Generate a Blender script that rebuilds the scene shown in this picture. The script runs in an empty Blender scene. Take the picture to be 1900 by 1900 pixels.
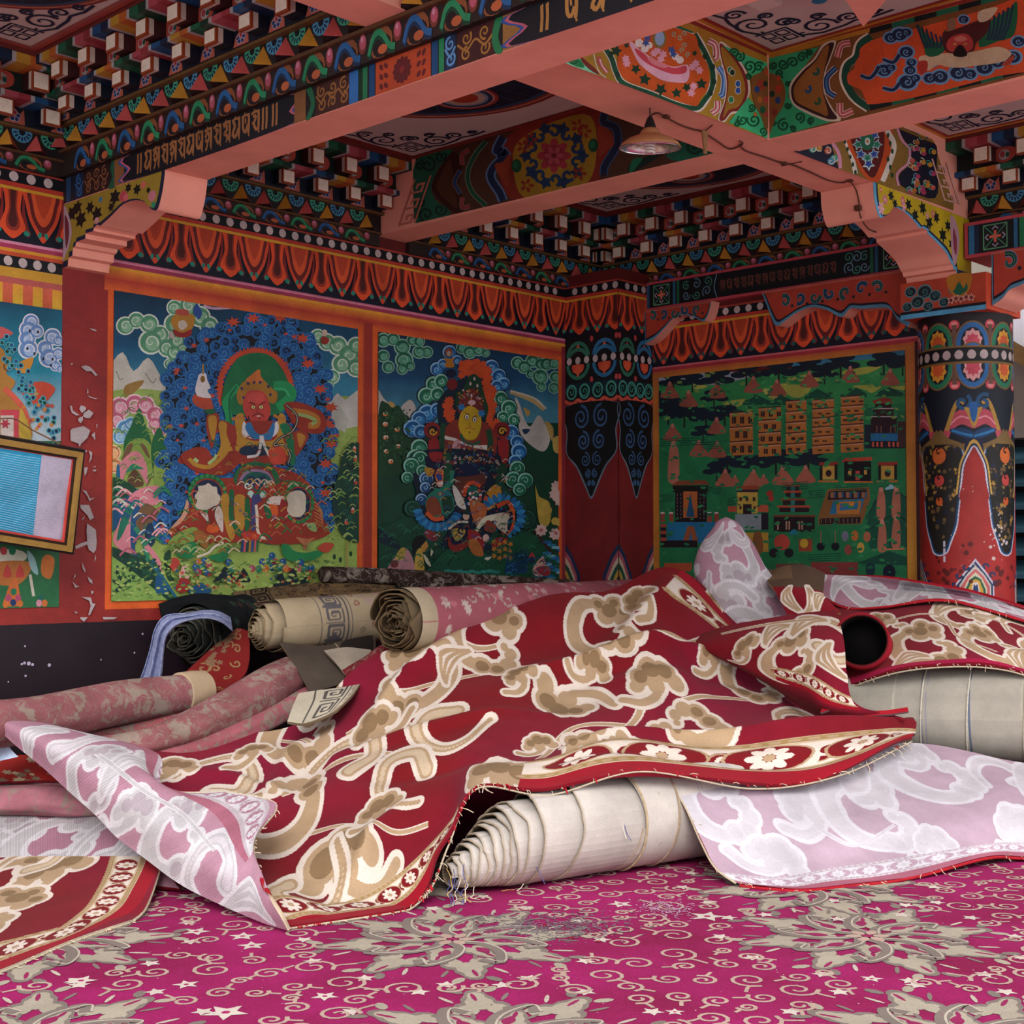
import bpy, bmesh, math, random
import numpy as np
from mathutils import Vector, Matrix, noise
sc = bpy.context.scene
COL = sc.collection
# ------------------------------------------------------------------ camera
CAM = np.array([-3.498, -5.905, 1.1]); FPX = 2585.0
PIT = math.atan(93 / FPX)
f0 = np.array([.727, .686, 0.]); f0 /= np.linalg.norm(f0)
RT = np.array([f0[1], -f0[0], 0.]); FW = f0 * math.cos(PIT) + np.array([0, 0, math.sin(PIT)]); UP = np.cross(RT, FW)
cd = bpy.data.cameras.new('camera'); cam = bpy.data.objects.new('camera', cd); COL.objects.link(cam)
cd.sensor_width = 36; cd.lens = FPX / 1900 * 36; cd.clip_start = .05; cd.clip_end = 200
cam.matrix_world = Matrix(((RT[0], UP[0], -FW[0], CAM[0]), (RT[1], UP[1], -FW[1], CAM[1]), (RT[2], UP[2], -FW[2], CAM[2]), (0, 0, 0, 1)))
sc.camera = cam
# ------------------------------------------------------------------ sky, light, exposure
w = bpy.data.worlds.new('overcast_sky'); sc.world = w; w.use_nodes = True
wn = w.node_tree; bg = wn.nodes['Background']
bg.inputs[0].default_value = (.93, .97, 1.0, 1); bg.inputs[1].default_value = .92
sc.view_settings.view_transform = 'Standard'; sc.view_settings.look = 'None'; sc.view_settings.gamma = 1
sc.view_settings.use_curve_mapping = False
sc.view_settings.exposure = 1.02
sl = bpy.data.lights.new('hazy_sun', 'SUN'); sl.energy = 1.35; sl.specular_factor = .5; sl.angle = math.radians(25); sl.color = (1, .98, .95)
so = bpy.data.objects.new('hazy_sun', sl); COL.objects.link(so)
so.rotation_euler = Vector((.62, .55, -.62)).to_track_quat('-Z', 'Y').to_euler()
# ------------------------------------------------------------------ measuring helpers
def ray(px, py):
    return (px - 950) / FPX * RT - (py - 950) / FPX * UP + FW
def onx(px, py, x):
    d = ray(px, py); return CAM + (x - CAM[0]) / d[0] * d
def ony(px, py, y):
    d = ray(px, py); return CAM + (y - CAM[1]) / d[1] * d
def onz(px, py, z):
    d = ray(px, py); return CAM + (z - CAM[2]) / d[2] * d
def at(px, py, d, zmin=.012):
    p = CAM + ray(px, py) * d
    if p[2] < zmin: p = p.copy(); p[2] = zmin
    return p
def lin(c): return c / 12.92 if c <= .04045 else ((c + .055) / 1.055) ** 2.4
_hc = {}
def H(s, g=1.0):
    k = (s, g)
    if k not in _hc:
        v = [lin(int(s[i:i + 2], 16) / 255) * g for i in (0, 2, 4)]
        _hc[k] = tuple(min(.9, x) for x in v)
    return _hc[k]
def mixc(a, b, t): return tuple(a[i] * (1 - t) + b[i] * t for i in range(3))
# ------------------------------------------------------------------ object helpers
def setp(o, label=None, cat=None, group=None, kind=None):
    if label: o['label'] = label
    if cat: o['category'] = cat
    if group: o['group'] = group
    if kind: o['kind'] = kind
    return o
def link(o, parent=None):
    COL.objects.link(o)
    if parent: o.parent = parent
    return o
def empty(name, loc=(0, 0, 0)):
    o = bpy.data.objects.new(name, None); o.location = loc; o.empty_display_size = .1
    return link(o)
def mesh_obj(name, V, F, mat, parent=None, cols=None, ccols=None, smooth=False, local=False):
    """V world coords; cols = per point colours, ccols = per corner colours"""
    V = np.asarray(V, np.float32).reshape(-1, 3)
    off = np.zeros(3)
    if parent is None: off = np.array([V[:, 0].mean(), V[:, 1].mean(), V[:, 2].min()])
    elif not local: off = np.array(parent.location)
    V = V - off
    me = bpy.data.meshes.new(name)
    if isinstance(F, np.ndarray):
        n = len(F); k = F.shape[1]
        me.vertices.add(len(V)); me.vertices.foreach_set('co', V.ravel().astype(np.float32))
        me.loops.add(n * k); me.loops.foreach_set('vertex_index', F.ravel().astype(np.int32))
        me.polygons.add(n); me.polygons.foreach_set('loop_start', np.arange(0, n * k, k, dtype=np.int32))
        me.update(calc_edges=True)
    else:
        me.from_pydata([tuple(map(float, v)) for v in V], [], F)
    if cols is not None:
        a = me.color_attributes.new('Col', 'FLOAT_COLOR', 'POINT')
        c = np.ones((len(V), 4), np.float32); c[:, :3] = cols; a.data.foreach_set('color', c.ravel())
    if ccols is not None:
        a = me.color_attributes.new('Col', 'FLOAT_COLOR', 'CORNER')
        c = np.ones((len(ccols), 4), np.float32); c[:, :3] = ccols; a.data.foreach_set('color', c.ravel())
    if smooth: me.polygons.foreach_set('use_smooth', np.ones(len(me.polygons), bool))
    me.update()
    me.materials.append(mat)
    o = bpy.data.objects.new(name, me)
    if parent is None: o.location = off
    return link(o, parent)
BOXF = [(0, 3, 2, 1), (4, 5, 6, 7), (0, 1, 5, 4), (1, 2, 6, 5), (2, 3, 7, 6), (3, 0, 4, 7)]
def boxv(x0, x1, y0, y1, z0, z1):
    return [(x0, y0, z0), (x1, y0, z0), (x1, y1, z0), (x0, y1, z0), (x0, y0, z1), (x1, y0, z1), (x1, y1, z1), (x0, y1, z1)]
def box(name, b, mat, parent=None):
    return mesh_obj(name, boxv(*b), BOXF, mat, parent)
class MB:
    """collects coloured pieces into one mesh"""
    def __init__(s): s.V = []; s.F = []; s.C = []
    def add(s, V, F, col):
        n = len(s.V); s.V += [tuple(v) for v in V]
        for i, f in enumerate(F):
            s.F.append(tuple(n + k for k in f)); c = col[i] if isinstance(col, list) else col
            s.C += [c] * len(f)
    def box(s, *a, col=(1, 1, 1)): s.add(boxv(*a), BOXF, col)
    def make(s, name, mat, parent=None, smooth=False): return mesh_obj(name, s.V, s.F, mat, parent, ccols=np.array(s.C, np.float32), smooth=smooth)
def tube(pts, r, n=8, close=True):
    """tube along pts; r scalar or list; returns V,F"""
    pts = [np.array(p, float) for p in pts]; V = []; F = []
    rs = r if isinstance(r, (list, tuple, np.ndarray)) else [r] * len(pts)
    prev = None
    for i, p in enumerate(pts):
        t = pts[min(i + 1, len(pts) - 1)] - pts[max(i - 1, 0)]; t /= (np.linalg.norm(t) + 1e-9)
        if prev is None:
            a = np.array([0, 0, 1.]) if abs(t[2]) < .9 else np.array([1., 0, 0])
            prev = np.cross(t, a); prev /= np.linalg.norm(prev)
        prev = prev - t * (prev @ t); prev /= np.linalg.norm(prev); b = np.cross(t, prev)
        for k in range(n):
            a = 2 * math.pi * k / n; V.append(p + rs[i] * (math.cos(a) * prev + math.sin(a) * b))
    for i in range(len(pts) - 1):
        for k in range(n):
            k2 = (k + 1) % n; F.append((i * n + k, i * n + k2, (i + 1) * n + k2, (i + 1) * n + k))
    if close:
        F.append(tuple(range(n - 1, -1, -1))); m = (len(pts) - 1) * n; F.append(tuple(m + k for k in range(n)))
    return V, F
def crom(P, n, closed=False):
    """Catmull-Rom through P (k,dim) -> n samples per segment"""
    P = np.asarray(P, float); k = len(P); out = []
    segs = k if closed else k - 1
    t = np.linspace(0, 1, n, endpoint=False)[:, None]
    for i in range(segs):
        if closed: a, b, c, d = P[(i - 1) % k], P[i], P[(i + 1) % k], P[(i + 2) % k]
        else:
            b, c = P[i], P[i + 1]; a = P[i - 1] if i else 2 * b - c; d = P[i + 2] if i + 2 < k else 2 * c - b
        out.append(.5 * ((2 * b) + (c - a) * t + (2 * a - 5 * b + 4 * c - d) * t ** 2 + (-a + 3 * b - 3 * c + d) * t ** 3))
    if not closed: out.append(P[-1:])
    return np.concatenate(out)
def resamp(P, M, axis):
    """Catmull-Rom resample array P along axis to M samples"""
    P = np.moveaxis(P, axis, 0); k = P.shape[0]
    t = np.linspace(0, k - 1, M); i = np.minimum(t.astype(int), k - 2); f = (t - i).reshape((-1,) + (1,) * (P.ndim - 1))
    E = np.concatenate([2 * P[:1] - P[1:2], P, 2 * P[-1:] - P[-2:-1]])
    a, b, c, d = E[i], E[i + 1], E[i + 2], E[i + 3]
    o = .5 * ((2 * b) + (c - a) * f + (2 * a - 5 * b + 4 * c - d) * f ** 2 + (-a + 3 * b - 3 * c + d) * f ** 3)
    return np.moveaxis(o, 0, axis)
# ------------------------------------------------------------------ materials
def mat_new(name):
    m = bpy.data.materials.new(name); m.use_nodes = True; nt = m.node_tree
    return m, nt, nt.nodes['Principled BSDF']
def noise_node(nt, scale, detail=4, rough=.6, coord='Object'):
    tc = nt.nodes.new('ShaderNodeTexCoord'); n = nt.nodes.new('ShaderNodeTexNoise')
    n.inputs['Scale'].default_value = scale; n.inputs['Detail'].default_value = detail; n.inputs['Roughness'].default_value = rough
    nt.links.new(tc.outputs[coord], n.inputs['Vector']); return n
def ramp(nt, fac, stops):
    r = nt.nodes.new('ShaderNodeValToRGB'); e = r.color_ramp.elements
    while len(e) < len(stops): e.new(.5)
    for i, (p, c) in enumerate(stops): e[i].position = p; e[i].color = (c[0], c[1], c[2], 1)
    nt.links.new(fac, r.inputs[0]); return r
def mixn(nt, a, b, fac, mode='MIX'):
    m = nt.nodes.new('ShaderNodeMix'); m.data_type = 'RGBA'; m.blend_type = mode
    for s, v in ((6, a), (7, b)):
        if hasattr(v, 'links'): nt.links.new(v, m.inputs[s])
        else: m.inputs[s].default_value = (v[0], v[1], v[2], 1)
    if hasattr(fac, 'links'): nt.links.new(fac, m.inputs[0])
    else: m.inputs[0].default_value = fac
    return m.outputs[2]
def bump(nt, b, h, strength=.3, dist=.01):
    n = nt.nodes.new('ShaderNodeBump'); n.inputs['Strength'].default_value = strength; n.inputs['Distance'].default_value = dist
    nt.links.new(h, n.inputs['Height']); nt.links.new(n.outputs[0], b.inputs['Normal'])
def paint_mat(name, rough=.55, grime=.35, gscale=6, fine=180, bstr=.15, spec=.3):
    m, nt, b = mat_new(name)
    at_ = nt.nodes.new('ShaderNodeAttribute'); at_.attribute_name = 'Col'
    n1 = noise_node(nt, gscale, 5); r1 = ramp(nt, n1.outputs[0], [(.25, (1 - grime,) * 3), (.62, (1, 1, 1))])
    n2 = noise_node(nt, fine, 2); r2 = ramp(nt, n2.outputs[0], [(.3, (.84,) * 3), (.7, (1.1,) * 3)])
    c = mixn(nt, at_.outputs['Color'], r1.outputs[0], 1, 'MULTIPLY'); c = mixn(nt, c, r2.outputs[0], 1, 'MULTIPLY')
    nt.links.new(c, b.inputs['Base Color']); b.inputs['Roughness'].default_value = rough
    b.inputs['Specular IOR Level'].default_value = spec
    bump(nt, b, n2.outputs[0], bstr, .004); return m
def plain_mat(name, col, rough=.7, var=.2, scale=8, metal=0, bstr=.1, fine=150, spec=.3):
    m, nt, b = mat_new(name)
    n1 = noise_node(nt, scale, 5); r1 = ramp(nt, n1.outputs[0], [(.3, tuple(x * (1 - var) for x in col)), (.7, tuple(min(1, x * (1 + var * .5)) for x in col))])
    n2 = noise_node(nt, fine, 2); nt.links.new(r1.outputs[0], b.inputs['Base Color'])
    b.inputs['Roughness'].default_value = rough; b.inputs['Metallic'].default_value = metal; b.inputs['Specular IOR Level'].default_value = spec
    bump(nt, b, n2.outputs[0], bstr, .004); return m
def cloth_mat(name, fine=420, bstr=.5, grime=.18, gscale=5, sheen=.03, stripes=0):
    m, nt, b = mat_new(name)
    at_ = nt.nodes.new('ShaderNodeAttribute'); at_.attribute_name = 'Col'
    n1 = noise_node(nt, gscale, 6, .65); r1 = ramp(nt, n1.outputs[0], [(.3, (1 - grime,) * 3), (.65, (1.04,) * 3)])
    n2 = noise_node(nt, fine, 2); r2 = ramp(nt, n2.outputs[0], [(.3, (.78,) * 3), (.7, (1.15,) * 3)])
    c = mixn(nt, at_.outputs['Color'], r1.outputs[0], 1, 'MULTIPLY'); c = mixn(nt, c, r2.outputs[0], 1, 'MULTIPLY')
    nt.links.new(c, b.inputs['Base Color']); b.inputs['Roughness'].default_value = .95; b.inputs['Specular IOR Level'].default_value = .1
    b.inputs['Sheen Weight'].default_value = sheen; b.inputs['Sheen Roughness'].default_value = .5
    bump(nt, b, n2.outputs[0], bstr, .003); return m
M_PAINT = paint_mat('painted_wall_art')
M_ORN = paint_mat('painted_ornament', grime=.3, gscale=9)
M_PILE = cloth_mat('carpet_pile')
M_BACK = cloth_mat('carpet_backing', fine=600, bstr=.3, sheen=.0, grime=.22)
M_PINK = plain_mat('salmon_beam_paint', H('dc9480', 1.12), .75, .14, 3)
M_DRED = plain_mat('dark_red_wall_paint', H('661a1a', .85), .6, .25, 4)
# ------------------------------------------------------------------ flat painting: layered polygons
class Art:
    def __init__(s, g=1.0): s.P = []; s.C = []; s.Ly = []; s.B = []; s.g = g
    def col(s, c): return H(c, s.g) if isinstance(c, str) else c
    def shape(s, polys, c, c2=None):
        """polys: list of point arrays sharing a layer; c2 = colour at the bottom (vertical gradient)"""
        c = s.col(c); polys = [np.asarray(p, float).reshape(-1, 2) for p in polys]
        al = np.concatenate(polys); bb = (al[:, 0].min(), al[:, 1].min(), al[:, 0].max(), al[:, 1].max())
        ly = 0
        if s.B:
            if not hasattr(s, 'BA') or len(s.BA) < len(s.B):
                n = max(256, 2 * len(s.B)); A = np.zeros((n, 5)); A[:len(s.B)] = s.B; s.BA = A
            k = len(s.B); A = s.BA[:k]
            h = (A[:, 0] < bb[2]) & (A[:, 2] > bb[0]) & (A[:, 1] < bb[3]) & (A[:, 3] > bb[1])
            if h.any(): ly = A[h, 4].max() + 1
        rec = (*bb, ly); s.B.append(rec)
        if hasattr(s, 'BA') and len(s.B) <= len(s.BA): s.BA[len(s.B) - 1] = rec
        if c2 is not None: c2 = s.col(c2)
        for p in polys:
            s.P.append(p); s.Ly.append(ly)
            if c2 is None: s.C.append(np.tile(c, (len(p), 1)))
            else:
                t = (p[:, 1] - bb[1]) / max(1e-9, bb[3] - bb[1]); s.C.append(np.array([mixc(c, c2, u) for u in t]))
    def p(s, c, *xy, c2=None): s.shape([np.array(xy, float).reshape(-1, 2)], c, c2)
    def s(s, c, *xy, n=5, c2=None): s.shape([crom(np.array(xy, float).reshape(-1, 2), n, True)], c, c2)
    def r(s, c, x0, y0, x1, y1, c2=None, bands=1):
        if bands == 1: return s.p(c, x0, y0, x1, y0, x1, y1, x0, y1, c2=c2)
        c, c2 = s.col(c), s.col(c2)
        s.shape([[(x0, y0 + (y1 - y0) * i / bands), (x1, y0 + (y1 - y0) * i / bands), (x1, y0 + (y1 - y0) * (i + 1) / bands), (x0, y0 + (y1 - y0) * (i + 1) / bands)] for i in range(bands)], c)
        for i in range(bands):
            a, b = mixc(c, c2, i / bands), mixc(c, c2, (i + 1) / bands); s.C[-bands + i] = np.array([a, a, b, b])
    def e(s, c, x, y, rx, ry=None, n=16, rot=0, c2=None):
        ry = rx if ry is None else ry; a = np.linspace(0, 2 * math.pi, n, endpoint=False)
        X, Y = rx * np.cos(a), ry * np.sin(a); cr, sr = math.cos(rot), math.sin(rot)
        s.shape([np.stack([x + X * cr - Y * sr, y + X * sr + Y * cr], 1)], c, c2)
    def l(s, c, w, *xy, n=4, smooth=True, w1=None, aspect=1):
        P = np.array(xy, float).reshape(-1, 2)
        if smooth and len(P) > 2: P = crom(P, n)
        s.ln(c, w, P, w1, aspect)
    def ln(s, c, w, P, w1=None, aspect=1):
        P = np.asarray(P, float); Q = P / np.array([1, aspect])
        T = np.gradient(Q, axis=0); T /= (np.linalg.norm(T, axis=1)[:, None] + 1e-9); N = np.stack([-T[:, 1], T[:, 0]], 1)
        W = (np.full(len(P), w) if w1 is None else np.linspace(w, w1, len(P)))[:, None] / 2
        A, B = (Q + N * W) * [1, aspect], (Q - N * W) * [1, aspect]
        s.shape([[A[i], A[i + 1], B[i + 1], B[i]] for i in range(len(P) - 1)], c)
    def spiral(s, c, w, x, y, r, a0=0, turns=1.5, dirn=1, w1=None, aspect=1, r1=.12, n=None):
        n = n or int(10 * turns) + 4; t = np.linspace(0, 1, n); a = a0 + dirn * t * turns * 2 * math.pi; rr = r * (1 - t * (1 - r1))
        s.ln(c, w, np.stack([x + rr * np.cos(a), y + rr * np.sin(a) * aspect], 1), w1, aspect)
    def lobe(s, x, y, r, cs, rot=0, d=1):
        s.e(cs[1], x, y, r * .86, n=14); s.e(cs[2], x + .12 * r, y + .12 * r, r * .6, n=12); s.spiral(cs[0], r * .13, x, y, r * .62, rot, 1.1, d, r * .08)
    def cloud(s, L, cs, ol=1.0):
        for x, y, r in L: s.e(cs[0], x, y, r * ol, n=18)
        for i, (x, y, r) in enumerate(L): s.lobe(x, y, r * .98, cs, i * 1.7, 1 if i % 2 else -1)
    def star(s, c, x, y, r, k=5, ri=.45, rot=0, aspect=1):
        a = rot + np.arange(2 * k) * math.pi / k; rr = np.where(np.arange(2 * k) % 2, r * ri, r)
        s.shape([np.stack([x + rr * np.cos(a), y + rr * np.sin(a) * aspect], 1)], c)
    def flower(s, c, x, y, r, k=6, cc=None, aspect=1, rot=0):
        for i in range(k):
            a = rot + 2 * math.pi * i / k; s.e(c, x + .6 * r * math.cos(a), y + .6 * r * math.sin(a) * aspect, r * .38, r * .24 * (aspect if aspect < 1 else 1), 8, a)
        if cc: s.e(cc, x, y, r * .25, r * .25 * aspect, 8)
    def mesh(s, name, mapf, nrm, mat=None, parent=None, eps=.00014, clip=None):
        V = []; F = []; C = []; k = 0
        nrm = np.asarray(nrm, float)
        for p, c, ly in zip(s.P, s.C, s.Ly):
            if clip:
                p, c = clip_poly(p, c, clip)
                if len(p) < 3: continue
            for q in p: V.append(mapf(q[0], q[1]) + nrm * (ly + 1) * eps)
            F.append(tuple(range(k, k + len(p)))); k += len(p); C.append(c)
        return mesh_obj(name, V, F, mat or M_PAINT, parent, ccols=np.concatenate(C))
def clip_poly(p, c, q):
    """Sutherland-Hodgman of polygon p with colours c against convex q (points, either winding)"""
    q = np.asarray(q, float); area = sum(q[i][0] * q[(i + 1) % len(q)][1] - q[(i + 1) % len(q)][0] * q[i][1] for i in range(len(q)))
    if area < 0: q = q[::-1]
    P = [tuple(a) + tuple(b) for a, b in zip(p, c)]
    for i in range(len(q)):
        a, b = q[i], q[(i + 1) % len(q)]; nx, ny = -(b[1] - a[1]), b[0] - a[0]
        f = [(v[0] - a[0]) * nx + (v[1] - a[1]) * ny for v in P]
        if min(f) >= 0: continue
        O = []
        for j in range(len(P)):
            v, u = P[j], P[j - 1]; fv, fu = f[j], f[j - 1]
            if (fv >= 0) != (fu >= 0):
                t = fu / (fu - fv); O.append(tuple(u[m] + t * (v[m] - u[m]) for m in range(5)))
            if fv >= 0: O.append(v)
        P = O
        if len(P) < 3: return [], []
    P = np.array(P); return P[:, :2], P[:, 2:]
# ------------------------------------------------------------------ woven patterns computed per mesh point
class Canvas(Art):
    """same drawing calls, but filled into a grid covering [0,W]x[0,Hh] metres"""
    def __init__(s, W, Hh, nx, ny, bg, g=1.0):
        super().__init__(g); s.W, s.Hh, s.nx, s.ny = W, Hh, nx, ny
        s.A = np.tile(np.array(s.col(bg), np.float32), (ny, nx, 1))
        s.X = np.linspace(0, W, nx); s.Y = np.linspace(0, Hh, ny)
    J = None; jac = None
    def shape(s, polys, c, c2=None):
        c = s.col(c)
        for p in polys:
            p = np.asarray(p, float)
            if s.J is not None: p = s.J[0] + (p - s.J[0]) @ s.J[1].T
            i0, i1 = np.searchsorted(s.X, p[:, 0].min()), np.searchsorted(s.X, p[:, 0].max())
            j0, j1 = np.searchsorted(s.Y, p[:, 1].min()), np.searchsorted(s.Y, p[:, 1].max())
            if i1 <= i0 or j1 <= j0: continue
            xs, ys = s.X[i0:i1][None, :], s.Y[j0:j1][:, None]; m = np.zeros((j1 - j0, i1 - i0), bool)
            for k in range(len(p)):
                (xa, ya), (xb, yb) = p[k - 1], p[k]
                if ya == yb: continue
                m ^= ((ya > ys) != (yb > ys)) & (xs < (xb - xa) * (ys - ya) / (yb - ya) + xa)
            s.A[j0:j1, i0:i1][m] = c
    def disc(s, c, x, y, r): s.e(c, x, y, r, n=20)
    def blob(s, L, c, grow):
        for x, y, r in L:
            if r + grow > .003: s.e(c, x, y, r + grow, n=16)
# ------------------------------------------------------------------ cloth sheets
def sheet_pts(rows, nu, nv, zmin=.012, pix=True):
    P = np.array([[at(*c, zmin=zmin) if pix else c for c in r] for r in rows], float)
    P = resamp(resamp(P, nu, 1), nv, 0); P[..., 2] = np.maximum(P[..., 2], zmin); return P
def extent(P):
    du = np.linalg.norm(np.diff(P, axis=1), axis=2).sum(1).mean(); dv = np.linalg.norm(np.diff(P, axis=0), axis=2).sum(0).mean(); return du, dv
def sheet_mesh(name, P, top, bot, mat=None, thick=.012, parent=None, wav=0, seed=0, edge=None, ridges=None):
    nv, nu, _ = P.shape; P = P.copy()
    N = np.cross(np.gradient(P, axis=1), np.gradient(P, axis=0)); N /= (np.linalg.norm(N, axis=2)[..., None] + 1e-9)
    if (N @ (CAM - P.mean((0, 1)))).mean() < 0: N = -N
    if ridges:
        du, dv = extent(P); U, Vv = np.meshgrid(np.linspace(0, du, nu), np.linspace(0, dv, nv))
        for (ax_, ay), (bx, by), hh, ww in ridges:
            t = np.clip(((U - ax_) * (bx - ax_) + (Vv - ay) * (by - ay)) / ((bx - ax_) ** 2 + (by - ay) ** 2 + 1e-9), 0, 1); dd = (U - ax_ - t * (bx - ax_)) ** 2 + (Vv - ay - t * (by - ay)) ** 2
            P += N * (hh * np.exp(-dd / ww ** 2) * (.35 + .65 * np.sin(np.pi * (t * .9 + .05))))[..., None]
    if wav:
        r = np.random.RandomState(seed); du, dv = extent(P); U, Vv = np.meshgrid(np.linspace(0, du, nu), np.linspace(0, dv, nv)); d = 0
        for k in range(7):
            f = r.uniform(2, 9); a = r.uniform(0, 6.28); d = d + np.sin(f * (U * math.cos(a) + Vv * math.sin(a)) * 2 + r.uniform(0, 6)) * wav / (1 + f * .35)
        P += N * d[..., None]
    P[..., 2] = np.maximum(P[..., 2], thick + .006)
    top = np.asarray(top, np.float32); top = np.broadcast_to(top, (nv, nu, 3)).reshape(-1, 3)
    I = np.arange(nv * nu).reshape(nv, nu)
    F = [np.stack([I[:-1, :-1], I[:-1, 1:], I[1:, 1:], I[1:, :-1]], -1).reshape(-1, 4)]
    B = P - N * thick; st = 3 if nu > 150 else 1
    iu = np.unique(np.r_[np.arange(0, nu, st), nu - 1]); iv = np.unique(np.r_[np.arange(0, nv, st), nv - 1])
    Bs = B[np.ix_(iv, iu)]; J = nv * nu + np.arange(len(iv) * len(iu)).reshape(len(iv), len(iu))
    F.append(np.stack([J[:-1, :-1], J[1:, :-1], J[1:, 1:], J[:-1, 1:]], -1).reshape(-1, 4))
    ring = np.concatenate([I[0, :], I[1:, -1], I[-1, -2::-1], I[-2:0:-1, 0]]); k = len(ring); base = nv * nu + J.size
    R1 = P.reshape(-1, 3)[ring]; R2 = B.reshape(-1, 3)[ring]
    K = np.arange(k); K2 = (K + 1) % k
    F.append(np.stack([base + K, base + k + K, base + k + K2, base + K2], -1))
    V = np.concatenate([P.reshape(-1, 3), Bs.reshape(-1, 3), R1, R2])
    bc = np.broadcast_to(np.array(bot, np.float32), (J.size, 3)) if np.ndim(bot) == 1 else bot.reshape(nv, nu, 3)[np.ix_(iv, iu)].reshape(-1, 3)
    ec = np.array(edge if edge is not None else (np.array(bc).mean(0)), np.float32)
    C = np.concatenate([top, bc, np.tile(top[ring].mean(0) * .5 + ec * .5, (k, 1)) * 0 + ec, np.tile(ec * .7, (k, 1))])
    return mesh_obj(name, V, np.concatenate(F), mat or M_PILE, parent, cols=C, smooth=True)
# ================================================================== THE ROOM
rng = random.Random(5)
M_FLOOR = plain_mat('bare_cement', H('8a8078'), .9, .3, 3)
M_CEIL = plain_mat('ceiling_board', H('b9aca4', 1.0), .85, .08, 3)
setp(box('floor', (-7, 12, -9, 4, -.12, 0), M_FLOOR), kind='structure')
WL = setp(box('wall_left', (-5, 3.82, 0, .2, 0, 3.33), M_DRED), kind='structure')
WB = setp(box('wall_back', (3.61, 3.82, -2.32, 0, 0, 3.33), M_DRED), kind='structure')
setp(box('ceiling', (-1.7, 4.3, -4.5, .2, 3.33, 3.45), M_CEIL), kind='structure')
mA = lambda u, v: np.array([u, -.002, v]); nA = (0, -1, 0)
# ---- frieze with hanging petals, dots and border lines, drawn in metres
def frieze(a, u0, u1, dz=0, ph=0.0, green='1f7d6a'):
    Rr = lambda c, z0, z1, **k: a.r(c, u0, z0 + dz, u1, z1 + dz, **k)
    Rr('0b1020', 2.54, 2.79); Rr('b5382a', 2.785, 2.873, c2='8f2a26', bands=3); Rr('0a0c12', 2.812, 2.864)
    Rr('9c3a2c', 2.864, 2.875)
    k0, k1 = int((u0 - ph) / .147) - 1, int((u1 - ph) / .147) + 1
    cl = lambda x: min(max(x, u0), u1)
    def sp(c, L, z0=None):
        P = crom(np.array(L, float).reshape(-1, 2), 4, True); P[:, 0] = np.clip(P[:, 0], u0, u1); P[:, 1] = np.minimum(P[:, 1], 2.784) + dz
        if P[:, 0].max() - P[:, 0].min() > .004: a.shape([P], c)
    for k in range(k0, k1 + 1):
        c = ph + k * .147
        if c < u0 - .09 or c > u1 + .09: continue
        if k % 2 == 0:   # bell petal
            for s in (-1, 1):
                sp('7a2420', [c + s * .055, 2.80, c + s * .058, 2.70, c + s * .075, 2.62, c + s * .088, 2.59, c + s * .075, 2.572, c + s * .055, 2.60, c + s * .045, 2.70])
            sp('cf4a25', [c - .042, 2.80, c - .036, 2.69, c - .062, 2.612, c - .045, 2.588, c - .03, 2.572, c, 2.556, c + .03, 2.572, c + .045, 2.588, c + .062, 2.612, c + .036, 2.69, c + .042, 2.80])
            sp('8c2e20', [c - .022, 2.80, c - .018, 2.70, c - .034, 2.63, c - .02, 2.595, c + .02, 2.595, c + .034, 2.63, c + .018, 2.70, c + .022, 2.80])
            sp('4a1a18', [c - .013, 2.80, c - .011, 2.70, c - .022, 2.64, c - .012, 2.61, c + .012, 2.61, c + .022, 2.64, c + .011, 2.70, c + .013, 2.80])
            for s in (-1, 1): sp(green, [c + s * .052, 2.588, c + s * .066, 2.60, c + s * .082, 2.59, c + s * .078, 2.578, c + s * .062, 2.576])
        else:            # cup petal
            sp('c2452a', [c - .092, 2.80, c - .086, 2.72, c - .066, 2.65, c - .03, 2.59, c - .016, 2.57, c, 2.556, c + .016, 2.57, c + .03, 2.59, c + .066, 2.65, c + .086, 2.72, c + .092, 2.80])
            sp('5e1c1c', [c - .072, 2.80, c - .068, 2.72, c - .05, 2.655, c - .014, 2.60, c, 2.585, c + .014, 2.60, c + .05, 2.655, c + .068, 2.72, c + .072, 2.80])
            sp('c9502a', [c - .054, 2.80, c - .05, 2.72, c - .032, 2.66, c, 2.63, c + .032, 2.66, c + .05, 2.72, c + .054, 2.80])
            sp('a83c22', [c - .036, 2.80, c - .032, 2.73, c, 2.67, c + .032, 2.73, c + .036, 2.80])
            for s in (-1, 1): sp(green, [c + s * .006, 2.60, c + s * .02, 2.602, c + s * .026, 2.585, c + s * .014, 2.575])
    Rr('c3922a', 2.776, 2.79)
    k = math.ceil((u0 + .02 - ph) / .0835)
    while ph + k * .0835 < u1 - .018:
        a.e('b3a3a0', ph + k * .0835, 2.839 + dz, .0225, .0225, 18); k += 1
A = Art(1.3)
frieze(A, -.055, 3.26, 0, .07)
frieze(A, -1.6, -.27, 0, .07)
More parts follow.
